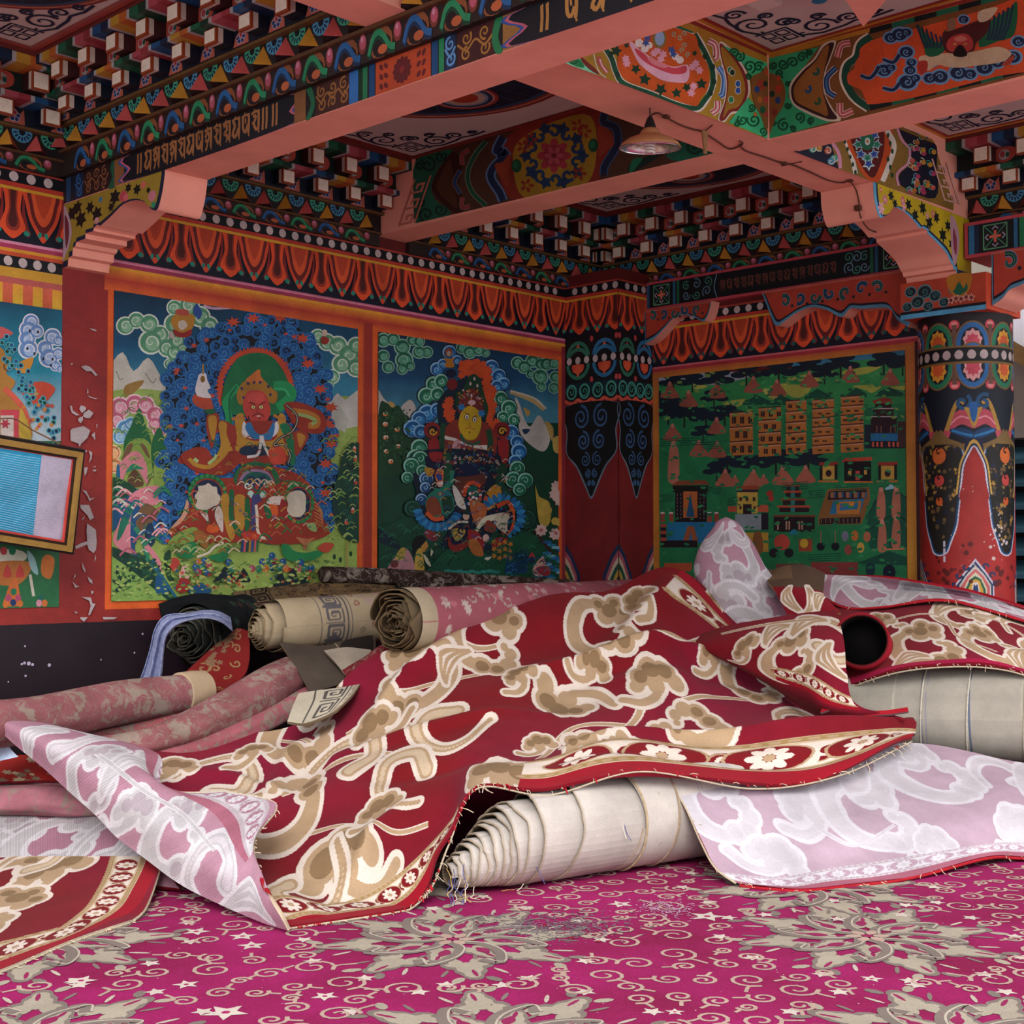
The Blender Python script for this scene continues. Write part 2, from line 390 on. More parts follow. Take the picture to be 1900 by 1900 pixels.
# border lines over the paintings and frames (right bay)
A.r('7d2320', -.285, .82, -.03, 2.55); A.r('84261f', -.30, .9, -.27, 2.50)
A.r('7b231f', -.03, .82, 3.26, .885); A.r('8d2a22', -.04, .885, 0.0, 2.55)
x0, x1 = -.055, 3.26
A.r('b8402c', x0, 2.395, x1, 2.50, c2='a8342a', bands=3); A.r('c65a26', x0, 2.39, x1, 2.45, c2='9e3026', bands=5)
A.r('a93a26', x0, 2.45, x1, 2.497, c2='c87a28', bands=4); A.r('c98a2a', x0, 2.494, x1, 2.509)
A.r('93304a', x0, 2.509, x1, 2.535); A.r('c9839a', x0, 2.529, x1, 2.543, c2='a85068', bands=3)
for a0, a1 in ((-.035, -.005), (1.508, 1.548), (1.618, 1.657), (3.186, 3.222)): A.r('c2521f', a0, .877, a1, 2.42)
A.r('8a2a20', 1.548, .877, 1.618, 2.44); A.r('7c2630', 3.222, .82, 3.262, 2.49); A.r('9d3a22', 1.548, .877, 1.560, 2.44)
A.r('c2521f', -.035, .877, 3.22, .915)
# left bay
xa, xb = -1.6, -.272
A.r('9c3350', xa, 2.509, xb, 2.535); A.r('c9839a', xa, 2.53, xb, 2.543); A.r('c98a2a', xa, 2.494, xb, 2.51); A.r('b8482a', xa, 2.475, xb, 2.495)
A.r('0a0c14', xa, 2.425, xb, 2.477)
for k in range(14): A.e('b3a3a0', -.325 - k * .0705, 2.452, .021, .022, 18)
A.r('b98a2c', xa, 2.378, xb, 2.425); A.r('a8504a', xa, 2.35, xb, 2.38)
for k in range(28):
    u = -.272 - k * .048; A.r(('b9952a', 'b0502c')[k % 2], u - .048, 2.262, u, 2.352, c2=('c98a2e', 'c05a44')[k % 2], bands=3)
A.r('7b231f', xa, .82, xb, .895)
# dark wainscot
A.r('1a0f16', -4.9, 0, 3.26, .82)
for px, py, r in ((45, 1230, 3), (53, 1231, 4), (40, 1232, 2.5), (60, 1233, 3), (91, 1234, 3.5), (46, 1199, 2), (264, 1176, 2.4), (249, 1211, 2), (47, 1254, 2.4), (187, 1224, 1.6), (15, 1265, 1.5)):
    q = ony(px, py, 0); A.e('a294a8', q[0], q[2], r * .0024, n=7)
A.mesh('painted_frieze', mA, nA, parent=WL)
# peeled patches of plaster on the pilaster, traced on the wall
def pxA(art, c, L, s=1, ox=0, oy=0):
    art.p(c, *[k for i in range(0, len(L), 2) for k in ony(ox + L[i] * s, oy + L[i + 1] * s, 0)[[0, 2]]])
A = Art(1.1); S1, S2 = 210 / 1209, 450 / 1900
for L in ([940, 630, 990, 640, 1025, 655, 1000, 662, 965, 650], [735, 1015, 755, 1000, 768, 1010, 745, 1022], [850, 1042, 900, 1025, 950, 1045, 985, 1080, 1028, 1130, 1005, 1142, 960, 1090, 905, 1088], [915, 1320, 920, 1272, 932, 1310, 925, 1330], [918, 1345, 960, 1365, 1035, 1382, 1000, 1386, 940, 1368], [733, 1462, 752, 1458, 765, 1510, 800, 1535, 835, 1555, 800, 1562, 755, 1535, 740, 1500], [832, 1490, 850, 1452, 900, 1470, 905, 1500, 860, 1535], [880, 1535, 935, 1500, 985, 1535, 945, 1590, 900, 1588, 872, 1570], [820, 1590, 870, 1570, 872, 1610, 848, 1645, 820, 1620], [738, 1720, 760, 1700, 810, 1690, 880, 1675, 950, 1720, 920, 1800, 880, 1838, 850, 1865, 838, 1900, 820, 1860, 740, 1830], [962, 1770, 998, 1738, 1005, 1830, 985, 1800], [1015, 1650, 1028, 1660, 1018, 1705]):
    pxA(A, 'a89a9c', L, S1, 0, 500)
for L in ([205, 565, 250, 575, 245, 588, 215, 582], [262, 575, 290, 590, 285, 640, 262, 672, 275, 620], [225, 710, 255, 705, 245, 750, 230, 775], [292, 700, 318, 698, 315, 708], [288, 728, 322, 722, 318, 738, 300, 738], [210, 880, 245, 895, 272, 950, 312, 942, 268, 972, 250, 930], [195, 1000, 265, 1000, 280, 1040, 304, 1100, 272, 1120, 250, 1080, 200, 1030], [205, 1115, 230, 1085, 222, 1112], [250, 1145, 318, 1195, 325, 1290, 320, 1350, 300, 1378, 262, 1350, 250, 1310, 215, 1325, 165, 1345, 155, 1325, 200, 1300, 250, 1285, 245, 1200], [305, 1450, 316, 1390, 320, 1420], [210, 1450, 240, 1520, 235, 1530, 215, 1500], [252, 1560, 290, 1590, 292, 1620, 265, 1600], [135, 1600, 165, 1630, 190, 1640, 155, 1648], [140, 1580, 155, 1540, 160, 1560], [280, 1670, 305, 1680, 282, 1702], [205, 1720, 280, 1725, 290, 1770, 315, 1775, 270, 1865, 258, 1860, 278, 1790, 265, 1750], [150, 1830, 180, 1845, 160, 1850], [195, 1880, 255, 1880, 225, 1915, 195, 1890], [370, 1878, 485, 1880, 460, 1895, 380, 1897]):
    pxA(A, 'a89a9c', L, S2, 100, 700)
A.mesh('peeled_plaster_patches', lambda u, v: np.array([u, -.012, v]), nA, parent=WL)
# ---- back wall frieze (lower) and square corner pillar
mB = lambda u, v: np.array([3.608, -u, v]); nB = (-1, 0, 0)
A = Art(1.25); frieze(A, .44, 2.32, -.195, .09, '24504e')
A.r('9a2c34', .44, 2.316, 2.32, 2.345); A.r('b65a62', .44, 2.338, 2.32, 2.35)
A.r('b5702a', .44, 2.278, 2.32, 2.318, c2='a5502a', bands=3); A.r('b5762a', .44, .8, .497, 2.3, c2='a8602a', bands=4); A.r('b5802a', 2.205, .8, 2.262, 2.3, c2='a8602a', bands=3)
A.r('3a1016', 2.262, .0, 2.32, 2.32)
A.mesh('painted_frieze', mB, nB, parent=WB)
PL = empty('square_pillar', (3.43, -.22, 0)); setp(PL, 'square red pillar in the room corner with black hanging scroll ornaments', 'pillar')
box('shaft', (3.26, 3.608, -.44, -.003, 0, 2.945), M_DRED, PL)
def pillar_art(mp, nn, w, name, ph):
    A = Art(1.2); frieze(A, 0, w, 0, ph); A.r('0a0e14', 0, 2.09, w, 2.55); nb = 2; h = w / nb
    for k in range(nb):
        c = h * (k + .5); cc = ('2a6a92', '2a6a55')[(k + (ph > .05)) % 2]
        for zc, s in ((2.41, 1), (2.37, -1)):
            A.e(cc, c, zc, h * .46, .105, 18); A.e('0a0e14', c, zc, h * .35, .08, 16)
            A.e('c24632', c, zc + s * .022, h * .24, .045, 10); A.star('cc5636', c, zc + s * .035, h * .2, 5, .6, math.pi / 2 * s, aspect=1.2)
        for z in (2.52, 2.26): A.e('b04040', h * (k + (.98 if k == 0 else .04)) if k == 0 else 0.012, z, .014, .02, 8)
    A.r('07090c', 0, 2.365, w, 2.415)
    n = int(w / .082) + 1
    for k in range(n): A.e('b8a6a6', w * (k + .5) / n, 2.39, w / n * .3, .024, 14)
    A.r('0c2430', 0, 2.185, w, 2.245)
    for k in range(nb * 2):
        c = w * (k + .5) / (nb * 2); A.e('3f8a7c', c, 2.19, .045, .05, 14); A.e('07100f', c, 2.19, .032, .038, 12); A.spiral('2f7f70', .007, c, 2.19, .03, 0, 1.2, 1 if k % 2 else -1, aspect=1.2)
    A.l('c4503f', .022, *[q for k in range(13) for q in (w * k / 12, 2.125 + .012 * math.cos(k * math.pi / 1.5))]); A.l('7a2428', .012, *[q for k in range(13) for q in (w * k / 12, 2.105 + .012 * math.cos(k * math.pi / 1.5))])
    c = w / 2
    A.r('6e1a1c', 0, 0, w, 2.095)
    A.s('5f7080', 0.005, 2.10, w - .005, 2.10, w * .97, 1.93, w * .98, 1.80, w * .78, 1.70, w * .62, 1.58, c, 1.50, w * .38, 1.58, w * .22, 1.70, w * .02, 1.80, w * .03, 1.93)
    A.s('08080d', 0.01, 2.10, w - .01, 2.10, w * .95, 1.93, w * .96, 1.80, w * .76, 1.71, w * .60, 1.59, c, 1.515, w * .4, 1.59, w * .24, 1.71, w * .04, 1.80, w * .05, 1.93)
    for s in (-1, 1):
        for z, r in ((2.02, .078), (1.87, .062), (1.75, .045), (1.66, .028), (1.60, .018)):
            q = c + s * min(w * .24, r * 1.08); A.spiral('29426a', .013 if r > .05 else .007, q, z, r * .85, math.pi / 2, 1.8, s, aspect=1.15, r1=.15); A.spiral('43688c', .004, q, z, r * .95, math.pi / 2, 1.7, s, aspect=1.15, r1=.15)
    # flame ornament near the foot (half shown on each face)
    for cx in (0, w):
        s = 1 if cx == 0 else -1
        for j, (cc, q) in enumerate((('1d2c4a', .125), ('9c4a58', .10), ('b9a088', .082), ('1c4a3a', .068), ('b08a3a', .045), ('222a44', .022))):
            A.p(cc, cx, 1.215 - j * .04, cx + s * q * .45, 1.15 - j * .03, cx + s * q, 1.02 - j * .01, cx + s * q, .8, cx, .8)
    A.mesh(name, mp, nn, parent=PL)
pillar_art(lambda u, v: np.array([3.258, -.44 + u, v]), (-1, 0, 0), .437, 'painted_face', .02)
pillar_art(lambda u, v: np.array([3.26 + u, -.442, v]), (0, -1, 0), .348, 'painted_face', .09)
# ---- stepped cornices
SEG = ['1b4c78', 'b45e28', '1a5a40', '94343c']; SEG2 = ['0f2440', 'b88a30', '0f3626', 'a84a54']
blockme = {}
def cornice(name, org, du, out, L, ph=0.0, g=.95, sgn=1, zk=None):
    """org (x,y), du along, out away from wall; profile projects further out as it rises"""
    org, du, out = (np.array(v, float) for v in (org, du, out))
    zm = (lambda z: float(np.interp(z, [2.86, 2.875, 2.942, 3.052, 3.33], [2.86, 2.875, 2.985, 3.095, 3.33]))) if zk else (lambda z: z)
    def W(u, p, z): q = org + du * u + out * p; return (q[0], q[1], zm(z))
    mb = MB()
    def bx(u0, u1, p0, p1, z0, z1, col):
        V = [W(a, b, z) for z in (z0, z1) for a, b in ((u0, p0), (u1, p0), (u1, p1), (u0, p1))]; mb.add(V, BOXF, col)
    c = lambda s: H(s, g)
    bx(0, L, 0, .03, 2.873, 2.942, c('2a1f1c')); bx(0, L, 0, .045, 2.942, 3.04, c('20181a')); bx(0, L, 0, .075, 3.04, 3.052, c('6a4a26'))
    bx(0, L, 0, .052, 2.936, 2.946, c('5a3a22')); bx(0, L, 0, .08, 3.052, 3.13, c('0c1626')); bx(0, L, 0, .17, 3.155, 3.25, c('0e1f1c')); bx(0, L, 0, .3, 3.295, 3.312, c('6a2a24')); bx(0, L, 0, .31, 3.312, 3.33, c('7e3028'))
    for z0, z1, p, off in ((3.13, 3.155, .2, 0), (3.25, 3.293, .3, 2)):
        k = 0; u = -ph % .14 - .14
        while u < L:
            a, b = max(u, 0), min(u + .14, L); e = max(a, min(u + .02, L))
            if b - a > .004:
                j = (k + off) % 4
                if e - a > .002: bx(a, e, 0, p, z0, z1, c('a8a0a0'))
                bx(e, a + (b - a) * .6 if a + (b - a) * .6 > e else b, 0, p, z0, z1, c(SEG2[j] if j % 2 else SEG[j]))
                if a + (b - a) * .6 > e: bx(a + (b - a) * .6, b, 0, p, z0, z1, c(SEG[j] if j % 2 else SEG2[j]))
            u += .14; k += 1
    k = 0; u = .05
    while u < L - .03:   # little stepped pyramids
        z0 = 2.948; hl = .056; j = k % 2; A1, A2 = (('c0504c', '7a2a2c'), ('c8872e', 'b04a26'))[j]
        for st in range(3):
            f = 1 - st * .3; P = [W(u - hl * f, .045, z0 + st * .022), W(u + hl * f, .045, z0 + st * .022), W(u, .045, z0 + .086), W(u, .045 + .05 * f, z0 + .004 + st * .02)]
            mb.add(P, [(0, 3, 2), (1, 2, 3), (0, 1, 3)], [c(A1 if sgn > 0 else A2), c(A2 if sgn > 0 else A1), c('241014')])
        u += .14; k += 1
    root = mb.make(name, M_ORN); setp(root, kind='structure')
    A = Art(g)
    n = int(L / .185) + 1
    for k in range(n + 1):   # curls and balls
        u0 = k * .185 - .03; G = ('2a8a5c', '285f96')[k % 2]; D = ('14402e', '18304e')[k % 2]
        P = [u0 + q for q in (.0, .02, .05, .08, .11, .14)]; Z = [2.885, 2.918, 2.93, 2.918, 2.893, 2.886]
        if u0 < 0 or u0 + .18 > L: continue
        A.e('8a5030', u0 + .065, 2.905, .062, .036, 14); A.e('201418', u0 + .07, 2.897, .05, .026, 12)
        A.l(D, .022, *[q for z in zip(P, [z - .006 for z in Z]) for q in z]); A.l(G, .015, *[q for z in zip(P, Z) for q in z])
        A.e('b8603a', u0 + .075, 2.889, .026, .011, 8); A.e('7a3a30', u0 + .153, 2.915, .022, .022, 12); A.e('b8586c', u0 + .153, 2.92, .017, .017, 12); A.e('d08aa0', u0 + .15, 2.926, .008, .007, 8)
    A.mesh('curled_cloud_row', lambda u, v: np.array(W(u, .031, v)), (*out, 0), parent=root)
    A = Art(g); u = -.02
    k = 0
    while u < L:   # fans between the pyramids
        if u > .03 and u < L - .05:
            C1 = ('4a8fb0', '3fa07a')[k % 2]
            A.e(C1, u, 3.034, .05, .05, 14); A.e('0e1522', u, 3.036, .017, .02, 8)
            for j in range(7):
                a = math.pi + math.pi * (j + .5) / 7; A.e('16284a', u + .033 * math.cos(a), 3.034 + .033 * math.sin(a), .012, .005, 6, a)
        u += .14; k += 1
    A.mesh('fan_row', lambda u, v: np.array(W(u, .046, min(v, 3.04))), (*out, 0), parent=root)
    A = Art(g); k = 0; u = .05
    while u < L - .05:
        A.p('b8604e', u + .045, 3.054, u + .145, 3.054, u + .14, 3.124, u + .12, 3.1, u + .09, 3.126, u + .06, 3.1)
        for dx, dy, cc in ((0, .012, 'a83036'), (.018, .0, '1f2f62'), (-.018, 0, '1f2f62'), (.01, -.016, '24346a'), (-.01, -.016, '24346a')): A.e('a8a6b4', u + .095 + dx, 3.09 + dy, .0135, n=7); A.e(cc, u + .095 + dx, 3.09 + dy, .010, n=7)
        u += .225
    A.mesh('flower_panels', lambda u, v: np.array(W(u, .081, v)), (*out, 0), parent=root)
    A = Art(g); u = -.06
    while u < L - .05:
        if u > -.02:
            A.s('b0483a', u + .095, 3.165, u + .15, 3.19, u + .15, 3.235, u + .095, 3.248, u + .04, 3.235, u + .04, 3.19)
            A.e('a8a09a', u + .095, 3.207, .03, .028, 9); A.e('a83a40', u + .085, 3.21, .014, .018, 7); A.e('1d4a42', u + .112, 3.205, .012, .014, 6)
        u += .225
    A.mesh('flower_panels', lambda u, v: np.array(W(u, .171, v)), (*out, 0), parent=root)
    # projecting block ends
    for row, (z0, z1, p0, p1, us, wd) in enumerate(((3.056, 3.130, .08, .165, .02, .078), (3.165, 3.248, .17, .262, -.09, .08))):
        key = (row, tuple(du), tuple(out), bool(zk))
        u = us + .0; z0, z1 = zm(z0), zm(z1)
        while u + wd < L:
            if u > 0:
                if key not in blockme:
                    m2 = MB(); cc = lambda s: H(s, 1.0)
                    sd = ('d0c0b0', '94401f', '0c1424') if row == 0 else ('c8b8a8', '94401f', '3c1a1c')
                    for a0, a1, sc_ in ((p1 - .012, p1, sd[1]), (p1 - .035, p1 - .012, sd[0]), (p0, p1 - .035, sd[2])):
                        V = []
                        for z in (z0 + (.006 if a0 < p1 - .02 else 0), z1 - .002):
                            for uu, pp in ((0, a0), (wd, a0), (wd, a1), (0, a1)): q = du * uu + out * pp; V.append((q[0], q[1], z))
                        m2.add(V, BOXF, cc(sc_))
                    V = [];
                    for (uu, zz) in ((.006, z0 + .008), (wd - .006, z0 + .008), (wd - .006, z1 - .006), (.006, z1 - .006)): q = du * uu + out * (p1 + .0012); V.append((q[0], q[1], zz))
                    m2.add(V, [(0, 1, 2, 3)], H('d4c6b4', 1.25))
                    b = mesh_obj('block', m2.V, m2.F, M_ORN, None, ccols=np.array(m2.C, np.float32)); blockme[key] = (b.data, np.array(b.location)); COL.objects.unlink(b); bpy.data.objects.remove(b)
                me, off = blockme[key]; o = bpy.data.objects.new('block', me); q = org + du * u
                o.location = (off[0] + q[0], off[1] + q[1], off[2]); link(o, root); o.matrix_parent_inverse = root.matrix_world.inverted()
                o.matrix_parent_inverse = Matrix.Translation(-Vector(root.location))
            u += .225
    return root
cornice('trim_1', (-.055, 0), (1, 0), (0, -1), 1.70, ph=.03)
cornice('trim_2', (1.87, 0), (1, 0), (0, -1), 1.74, ph=.05)
cornice('trim_3', (3.61, 0), (0, -1), (-1, 0), 2.31, ph=.02, sgn=-1)
cornice('trim_4', (-1.6, 0), (1, 0), (0, -1), 1.33, ph=.06)
cornice('trim_5', (-.27, 0), (0, -1), (-1, 0), 4.3, ph=.09, sgn=-1, zk=1)
cornice('trim_6', (3.61, -2.6), (0, -1), (-1, 0), 1.7, ph=.05, sgn=-1)
# ================================================================== BEAMS, BRACKETS, COLUMN, CEILING PANELS
class PA(Art):
    """drawing traced in photo-crop units and laid on a real plane"""
    def __init__(s, g, ox, oy, k): super().__init__(g); s.tf = (ox, oy, k)
    def shape(s, polys, c, c2=None):
        ox, oy, k = s.tf; super().shape([np.asarray(p, float).reshape(-1, 2) * k + (ox, oy) for p in polys], c, c2)
def thing(name, label, cat, loc, group=None):
    return setp(empty(name, loc), label, cat, group)
def beam(label, x0, x1, y0, y1, z0, z1=3.33, name='ceiling_beam'):
    o = box(name, (x0, x1, y0, y1, z0, z1), M_PINK); return setp(o, label, 'beam')
B1 = beam('long salmon pink main ceiling beam from the left pilaster, lettered panels on its face', -.27, -.055, -5.3, 0, 2.755)
A2 = beam('salmon pink cross beam with the lamp, running to the round column, lotus painted on its face', -.055, 3.60, -2.6, -2.31, 2.937)
A3 = beam('short salmon pink beam stub meeting the main beam at the top of the picture', -1.65, -.30, -2.405, -2.195, 2.99)
B2L = beam('salmon pink beam behind the lamp with round flower medallion on its face', 1.64, 1.87, -2.31, -.0, 2.937)
B2R = beam('salmon pink beam at upper right with winged bird painted on its orange face', 1.64, 1.87, -4.6, -2.6, 2.937)
# face of the main beam, in metres (u = distance from the left wall)
def glyph(a, c, u, z, h, k):
    w = h * .66; L = lambda wd, *p: a.l(c, wd * h, *[q for i in range(0, len(p), 2) for q in (u + p[i] * w, z + p[i + 1] * h)], n=3)
    if k == 5:
        for x in (.2, .62): L(.15, x, .95, x + .02, .5, x - .04, .0); L(.10, x - .1, .93, x + .12, 1.0)
        return
    L(.13, .0, .90, .35, .97, .95, .95); L(.17, .84, 1, .86, .5, .80, .08); L(.09, .80, .1, .9, -.06)
    if k == 0: L(.17, .1, .78, .42, .86, .52, .62, .2, .45, .52, .34, .58, .12); L(.08, .58, .14, .4, .02)
    elif k == 1: L(.18, .16, .88, .34, .62, .1, .34, .38, .12, .78, .46); L(.09, .1, .36, .0, .2)
    elif k == 2: L(.17, .12, .58, .36, .84, .62, .6, .42, .36, .14, .5); L(.12, .42, .36, .3, .05, .12, .0)
    elif k == 3: L(.17, .16, .9, .2, .36, .5, .2, .74, .52); L(.10, .44, .84, .5, .58)
    elif k == 4: L(.16, .2, .8, .56, .72, .3, .42, .64, .08); L(.10, .1, .5, .3, .42)
    L(.06, .3, .97, .4, 1.12)
def scroll_orn(a, u0, u1, z0, z1, bg, fg, al=None, seed=1):
    a.r(bg, u0, z0, u1, z1); r = random.Random(seed); h = z1 - z0; n = max(1, int((u1 - u0) / (h * .5)))
    for i in range(n):
        u = u0 + (i + .5) * (u1 - u0) / n
        for s in (.28, .73): a.spiral(fg, h * .075, u, z0 + h * s, h * .21, r.uniform(0, 6), 1.3, r.choice((-1, 1)), h * .05)
    a.l(fg, h * .07, *[q for i in range(n * 2 + 1) for q in (u0 + (u1 - u0) * i / (2 * n), z0 + h * (.5 + .12 * (-1) ** i))])
A = Art(1.15); zb, zt = 2.757, 2.875
A.r('1a1416', 0, zb, 5.2, zt)
A.r('1a3a5c', .03, zb, .07, zt); A.r('0e1524', .07, zb, .11, zt); scroll_orn(A, .11, .18, zb, zt, '12243f', '2a5a8c'); scroll_orn(A, .19, .40, zb, zt, '2a1414', '7a4a2c', seed=4)
A.s('1c4a36', .40, zb, .43, 2.80, .415, 2.84, .43, zt, .46, zt, .45, 2.82, .46, zb); A.r('7a4e2c', .45, zb, .53, zt)
def insc(u0, u1, seq, col):
    A.s('2a4a8a', u0 - .03, zb, u0 - .05, 2.81, u0 - .03, zt, u1 + .03, zt, u1 + .05, 2.81, u1 + .03, zb); A.s('b0586a', u0 - .015, zb, u0 - .035, 2.81, u0 - .015, zt, u1 + .015, zt, u1 + .035, 2.81, u1 + .015, zb)
    A.s('0b0d16', u0, zb, u0 - .018, 2.81, u0, zt, u1, zt, u1 + .018, 2.81, u1, zb); n = len(seq)
    for i, k in enumerate(seq): glyph(A, col, u0 + .03 + (u1 - u0 - .06) * i / n, zb + .018, .085, k)
insc(.60, 1.68, [5, 1, 2, 4, 2, 4, 1, 3, 2, 4, 0, 1, 3, 4, 5, 5], '8c5a34')
A.r('7a4e2c', 1.73, zb, 1.80, zt); A.s('1c5a3a', 1.80, zb, 1.83, 2.81, 1.80, zt, 1.83, zt, 1.855, 2.81, 1.83, zb); scroll_orn(A, 1.86, 2.05, zb, zt, '3a1a14', '8a5a2e', seed=3)
A.r('2c62a0', 2.05, zb, 2.10, zt); A.r('0f2a18', 2.10, zb, 2.125, zt); A.r('1e6a44', 2.125, zb, 2.15, zt); A.r('123c66', 2.16, zb, 2.19, zt)
A.r('a8401f', 2.195, zb, 2.48, zt); A.flower('5a1a1c', 2.335, 2.815, .05, 12, '7a2420'); [A.e('5a1a1c', 2.335 + dx, 2.815 + dz, .014, .009, 7, dx * 9) for dx in (-.11, -.085, .085, .11) for dz in (-.035, 0, .035)]
A.r('17406e', 2.485, zb, 2.515, zt); A.r('1e7a4c', 2.52, zb, 2.545, zt); scroll_orn(A, 2.55, 2.60, zb, zt, '14284a', '5a8ab8'); scroll_orn(A, 2.61, 2.78, zb, zt, '3c1414', '9a6a30', seed=8)
A.s('1c6a40', 2.79, zb, 2.77, 2.81, 2.79, zt, 2.82, zt, 2.80, 2.81, 2.82, zb); A.r('8c6030', 2.82, zb, 2.90, zt)
insc(2.95, 4.3, [5, 3, 1, 3, 0, 2, 4, 1, 2, 4, 3, 5], 'a8743a')
A.mesh('painted_face', lambda u, v: np.array([-.272, -u, v]), (-1, 0, 0), parent=B1)
# brackets: profile extruded across the beam width
def bracket(name, label, prof, w0, w1, axis, art=None):
    """prof [(s,z)] closed polygon; axis 'y': s->y, width along x ; axis 'x': s->x, width along y"""
    n = len(prof); f = (lambda s, w, z: (w, s, z)) if axis == 'y' else (lambda s, w, z: (s, w, z))
    V = [f(s, w0, z) for s, z in prof] + [f(s, w1, z) for s, z in prof]
    F = [tuple(range(n)), tuple(range(2 * n - 1, n - 1, -1))] + [(i, i + n, (i + 1) % n + n, (i + 1) % n) for i in range(n)]
    return setp(mesh_obj(name, V, F, M_PINK), label, 'bracket')
def smooth_prof(L): return [tuple(p) for p in crom(np.array(L), 5)]
pf = [(0, 2.754), (-.845, 2.754)] + smooth_prof([(-.845, 2.74), (-.825, 2.66), (-.79, 2.595), (-.74, 2.607), (-.70, 2.64), (-.62, 2.665), (-.52, 2.665), (-.42, 2.63), (-.33, 2.602)]) + [(-.30, 2.612), (-.27, 2.600), (-.27, 2.588), (-.20, 2.588), (-.20, 2.565), (-.12, 2.562), (-.11, 2.545), (-.09, 2.54), (-.085, 2.505), (-.05, 2.50), (-.045, 2.462), (0, 2.46)]
BR1 = bracket('beam_bracket', 'stepped salmon pink bracket under the main beam, above the peeling pilaster', pf, -.268, -.057, 'y')
A = Art(1.1); side = [(-s, z) for s, z in pf]
A.p('101c34', *[q for s in side for q in s]); ins = [(s[0] * .96 + .01, 2.754 - (2.754 - s[1]) * .9) for s in side]
A.p('8c7426', *[q for s in ins for q in s])
lf = [(.08, 2.70, .05), (.16, 2.66, .055), (.13, 2.72, .045), (.24, 2.70, .04), (.30, 2.66, .05), (.45, 2.71, .05), (.42, 2.67, .03), (.63, 2.71, .035), (.56, 2.73, .03), (.72, 2.69, .02)]
for i, (u, z, r) in enumerate(lf): A.star('0c0e0e', u, z, r, 6, .55, i * .7, .8)
for u, z, r, c in ((.30, 2.63, .02, 'b07a80'), (.33, 2.72, .016, '3a6a8c'), (.52, 2.70, .032, 'a8424c'), (.54, 2.69, .02, 'c05a60'), (.68, 2.72, .02, 'b85a50'), (.75, 2.66, .03, 'b06a78'), (.76, 2.62, .018, '2a7a5a')): A.e(c, u, z, r, r * .8, 9)
A.s('a88a94', .0, 2.74, .05, 2.70, .08, 2.62, .06, 2.56, .03, 2.52, .0, 2.50); A.s('6a2a34', .015, 2.70, .05, 2.66, .055, 2.60, .03, 2.55)
A.mesh('painted_side', lambda u, v: np.array([-.2695, -u, v]), (-1, 0, 0), parent=BR1)
pf = [(3.60, 2.936), (2.545, 2.936)] + smooth_prof([(2.545, 2.93), (2.555, 2.85), (2.60, 2.775), (2.66, 2.79), (2.72, 2.84), (2.80, 2.852), (2.92, 2.83), (3.02, 2.79)]) + [(3.04, 2.80), (3.10, 2.795)] + smooth_prof([(3.10, 2.78), (3.2, 2.75), (3.30, 2.715), (3.36, 2.67)]) + [(3.38, 2.66), (3.39, 2.64), (3.42, 2.635), (3.43, 2.60), (3.60, 2.60)]
BR2 = bracket('beam_bracket', 'stepped salmon pink bracket above the round column, yellow leafy side', pf, -2.598, -2.312, 'x')
A = Art(1.15)
A.p('5fa0c0', *[q for s in pf for q in s]); ins = [(3.6 - (3.6 - s[0]) * .975, 2.936 - (2.936 - s[1]) * .93) for s in pf]; A.p('14304a', *[q for s in ins for q in s])
ins = [(3.6 - (3.6 - s[0]) * .96, 2.936 - (2.936 - s[1]) * .86) for s in pf]; A.p('b8a01e', *[q for s in ins for q in s])
for i, (u, z, r) in enumerate(((2.72, 2.90, .035), (2.76, 2.87, .03), (2.90, 2.89, .04), (2.97, 2.85, .04), (3.05, 2.90, .045), (3.12, 2.84, .045), (3.20, 2.88, .04), (3.27, 2.80, .05), (3.33, 2.86, .04), (3.37, 2.77, .04))): A.star('0f1c18', u, z, r, 6, .5, i, .9)
for u, z, r, c in ((2.62, 2.82, .03, 'd8a0ae'), (2.66, 2.87, .025, 'c87088'), (2.84, 2.90, .022, 'c05a70'), (2.85, 2.87, .022, 'd08a98'), (3.16, 2.89, .02, 'c86a6a'), (3.10, 2.87, .018, 'd0948c'), (2.62, 2.91, .015, 'c86a50')): A.flower(c, u, z, r * 1.2, 6, 'e0b8a8')
A.s('b88e98', 3.36, 2.92, 3.42, 2.90, 3.46, 2.82, 3.44, 2.72, 3.40, 2.66, 3.37, 2.72, 3.36, 2.82); A.s('8a3a4a', 3.39, 2.86, 3.43, 2.80, 3.42, 2.72, 3.39, 2.76)
A.mesh('painted_side', lambda u, v: np.array([u, -2.5995, v]), (0, -1, 0), parent=BR2)
# ---- A2 face: lotus panel (photo crop 1040,0 x .2105)
def gold_end(A, f, flip=1):
    pass
A = PA(.95, 1040, 0, .2105)
A.p('b08a2a', 0, 545, 960, 225, 1140, 165, 1820, 495, 1820, 1225)
A.p('8e2f28', 1095, 185, 1140, 165, 1820, 470, 1820, 500); A.p('b5822c', 985, 225, 1090, 186, 1820, 510, 1820, 545)
A.p('e8e4d8', 960, 235, 1000, 222, 1175, 290, 1165, 312); A.p('1f6a4c', 975, 230, 1010, 215, 1170, 280, 1165, 295)
A.p('7fe0b4', 0, 545, 130, 485, 175, 520, 240, 600, 330, 660); A.s('1f8a50', 60, 540, 110, 500, 170, 525, 210, 590, 150, 590); A.spiral('0f5a34', 12, 110, 530, 40, 0, 1.3)
A.s('7a2a24', 165, 485, 230, 540, 300, 600, 340, 655, 280, 630, 200, 560); A.l('e8ddd0', 9, 290, 455, 310, 560, 345, 640, 400, 685); A.l('c85a5c', 34, 335, 500, 350, 560, 410, 640, w1=40); A.l('efd0cc', 14, 345, 520, 365, 580, 410, 640)
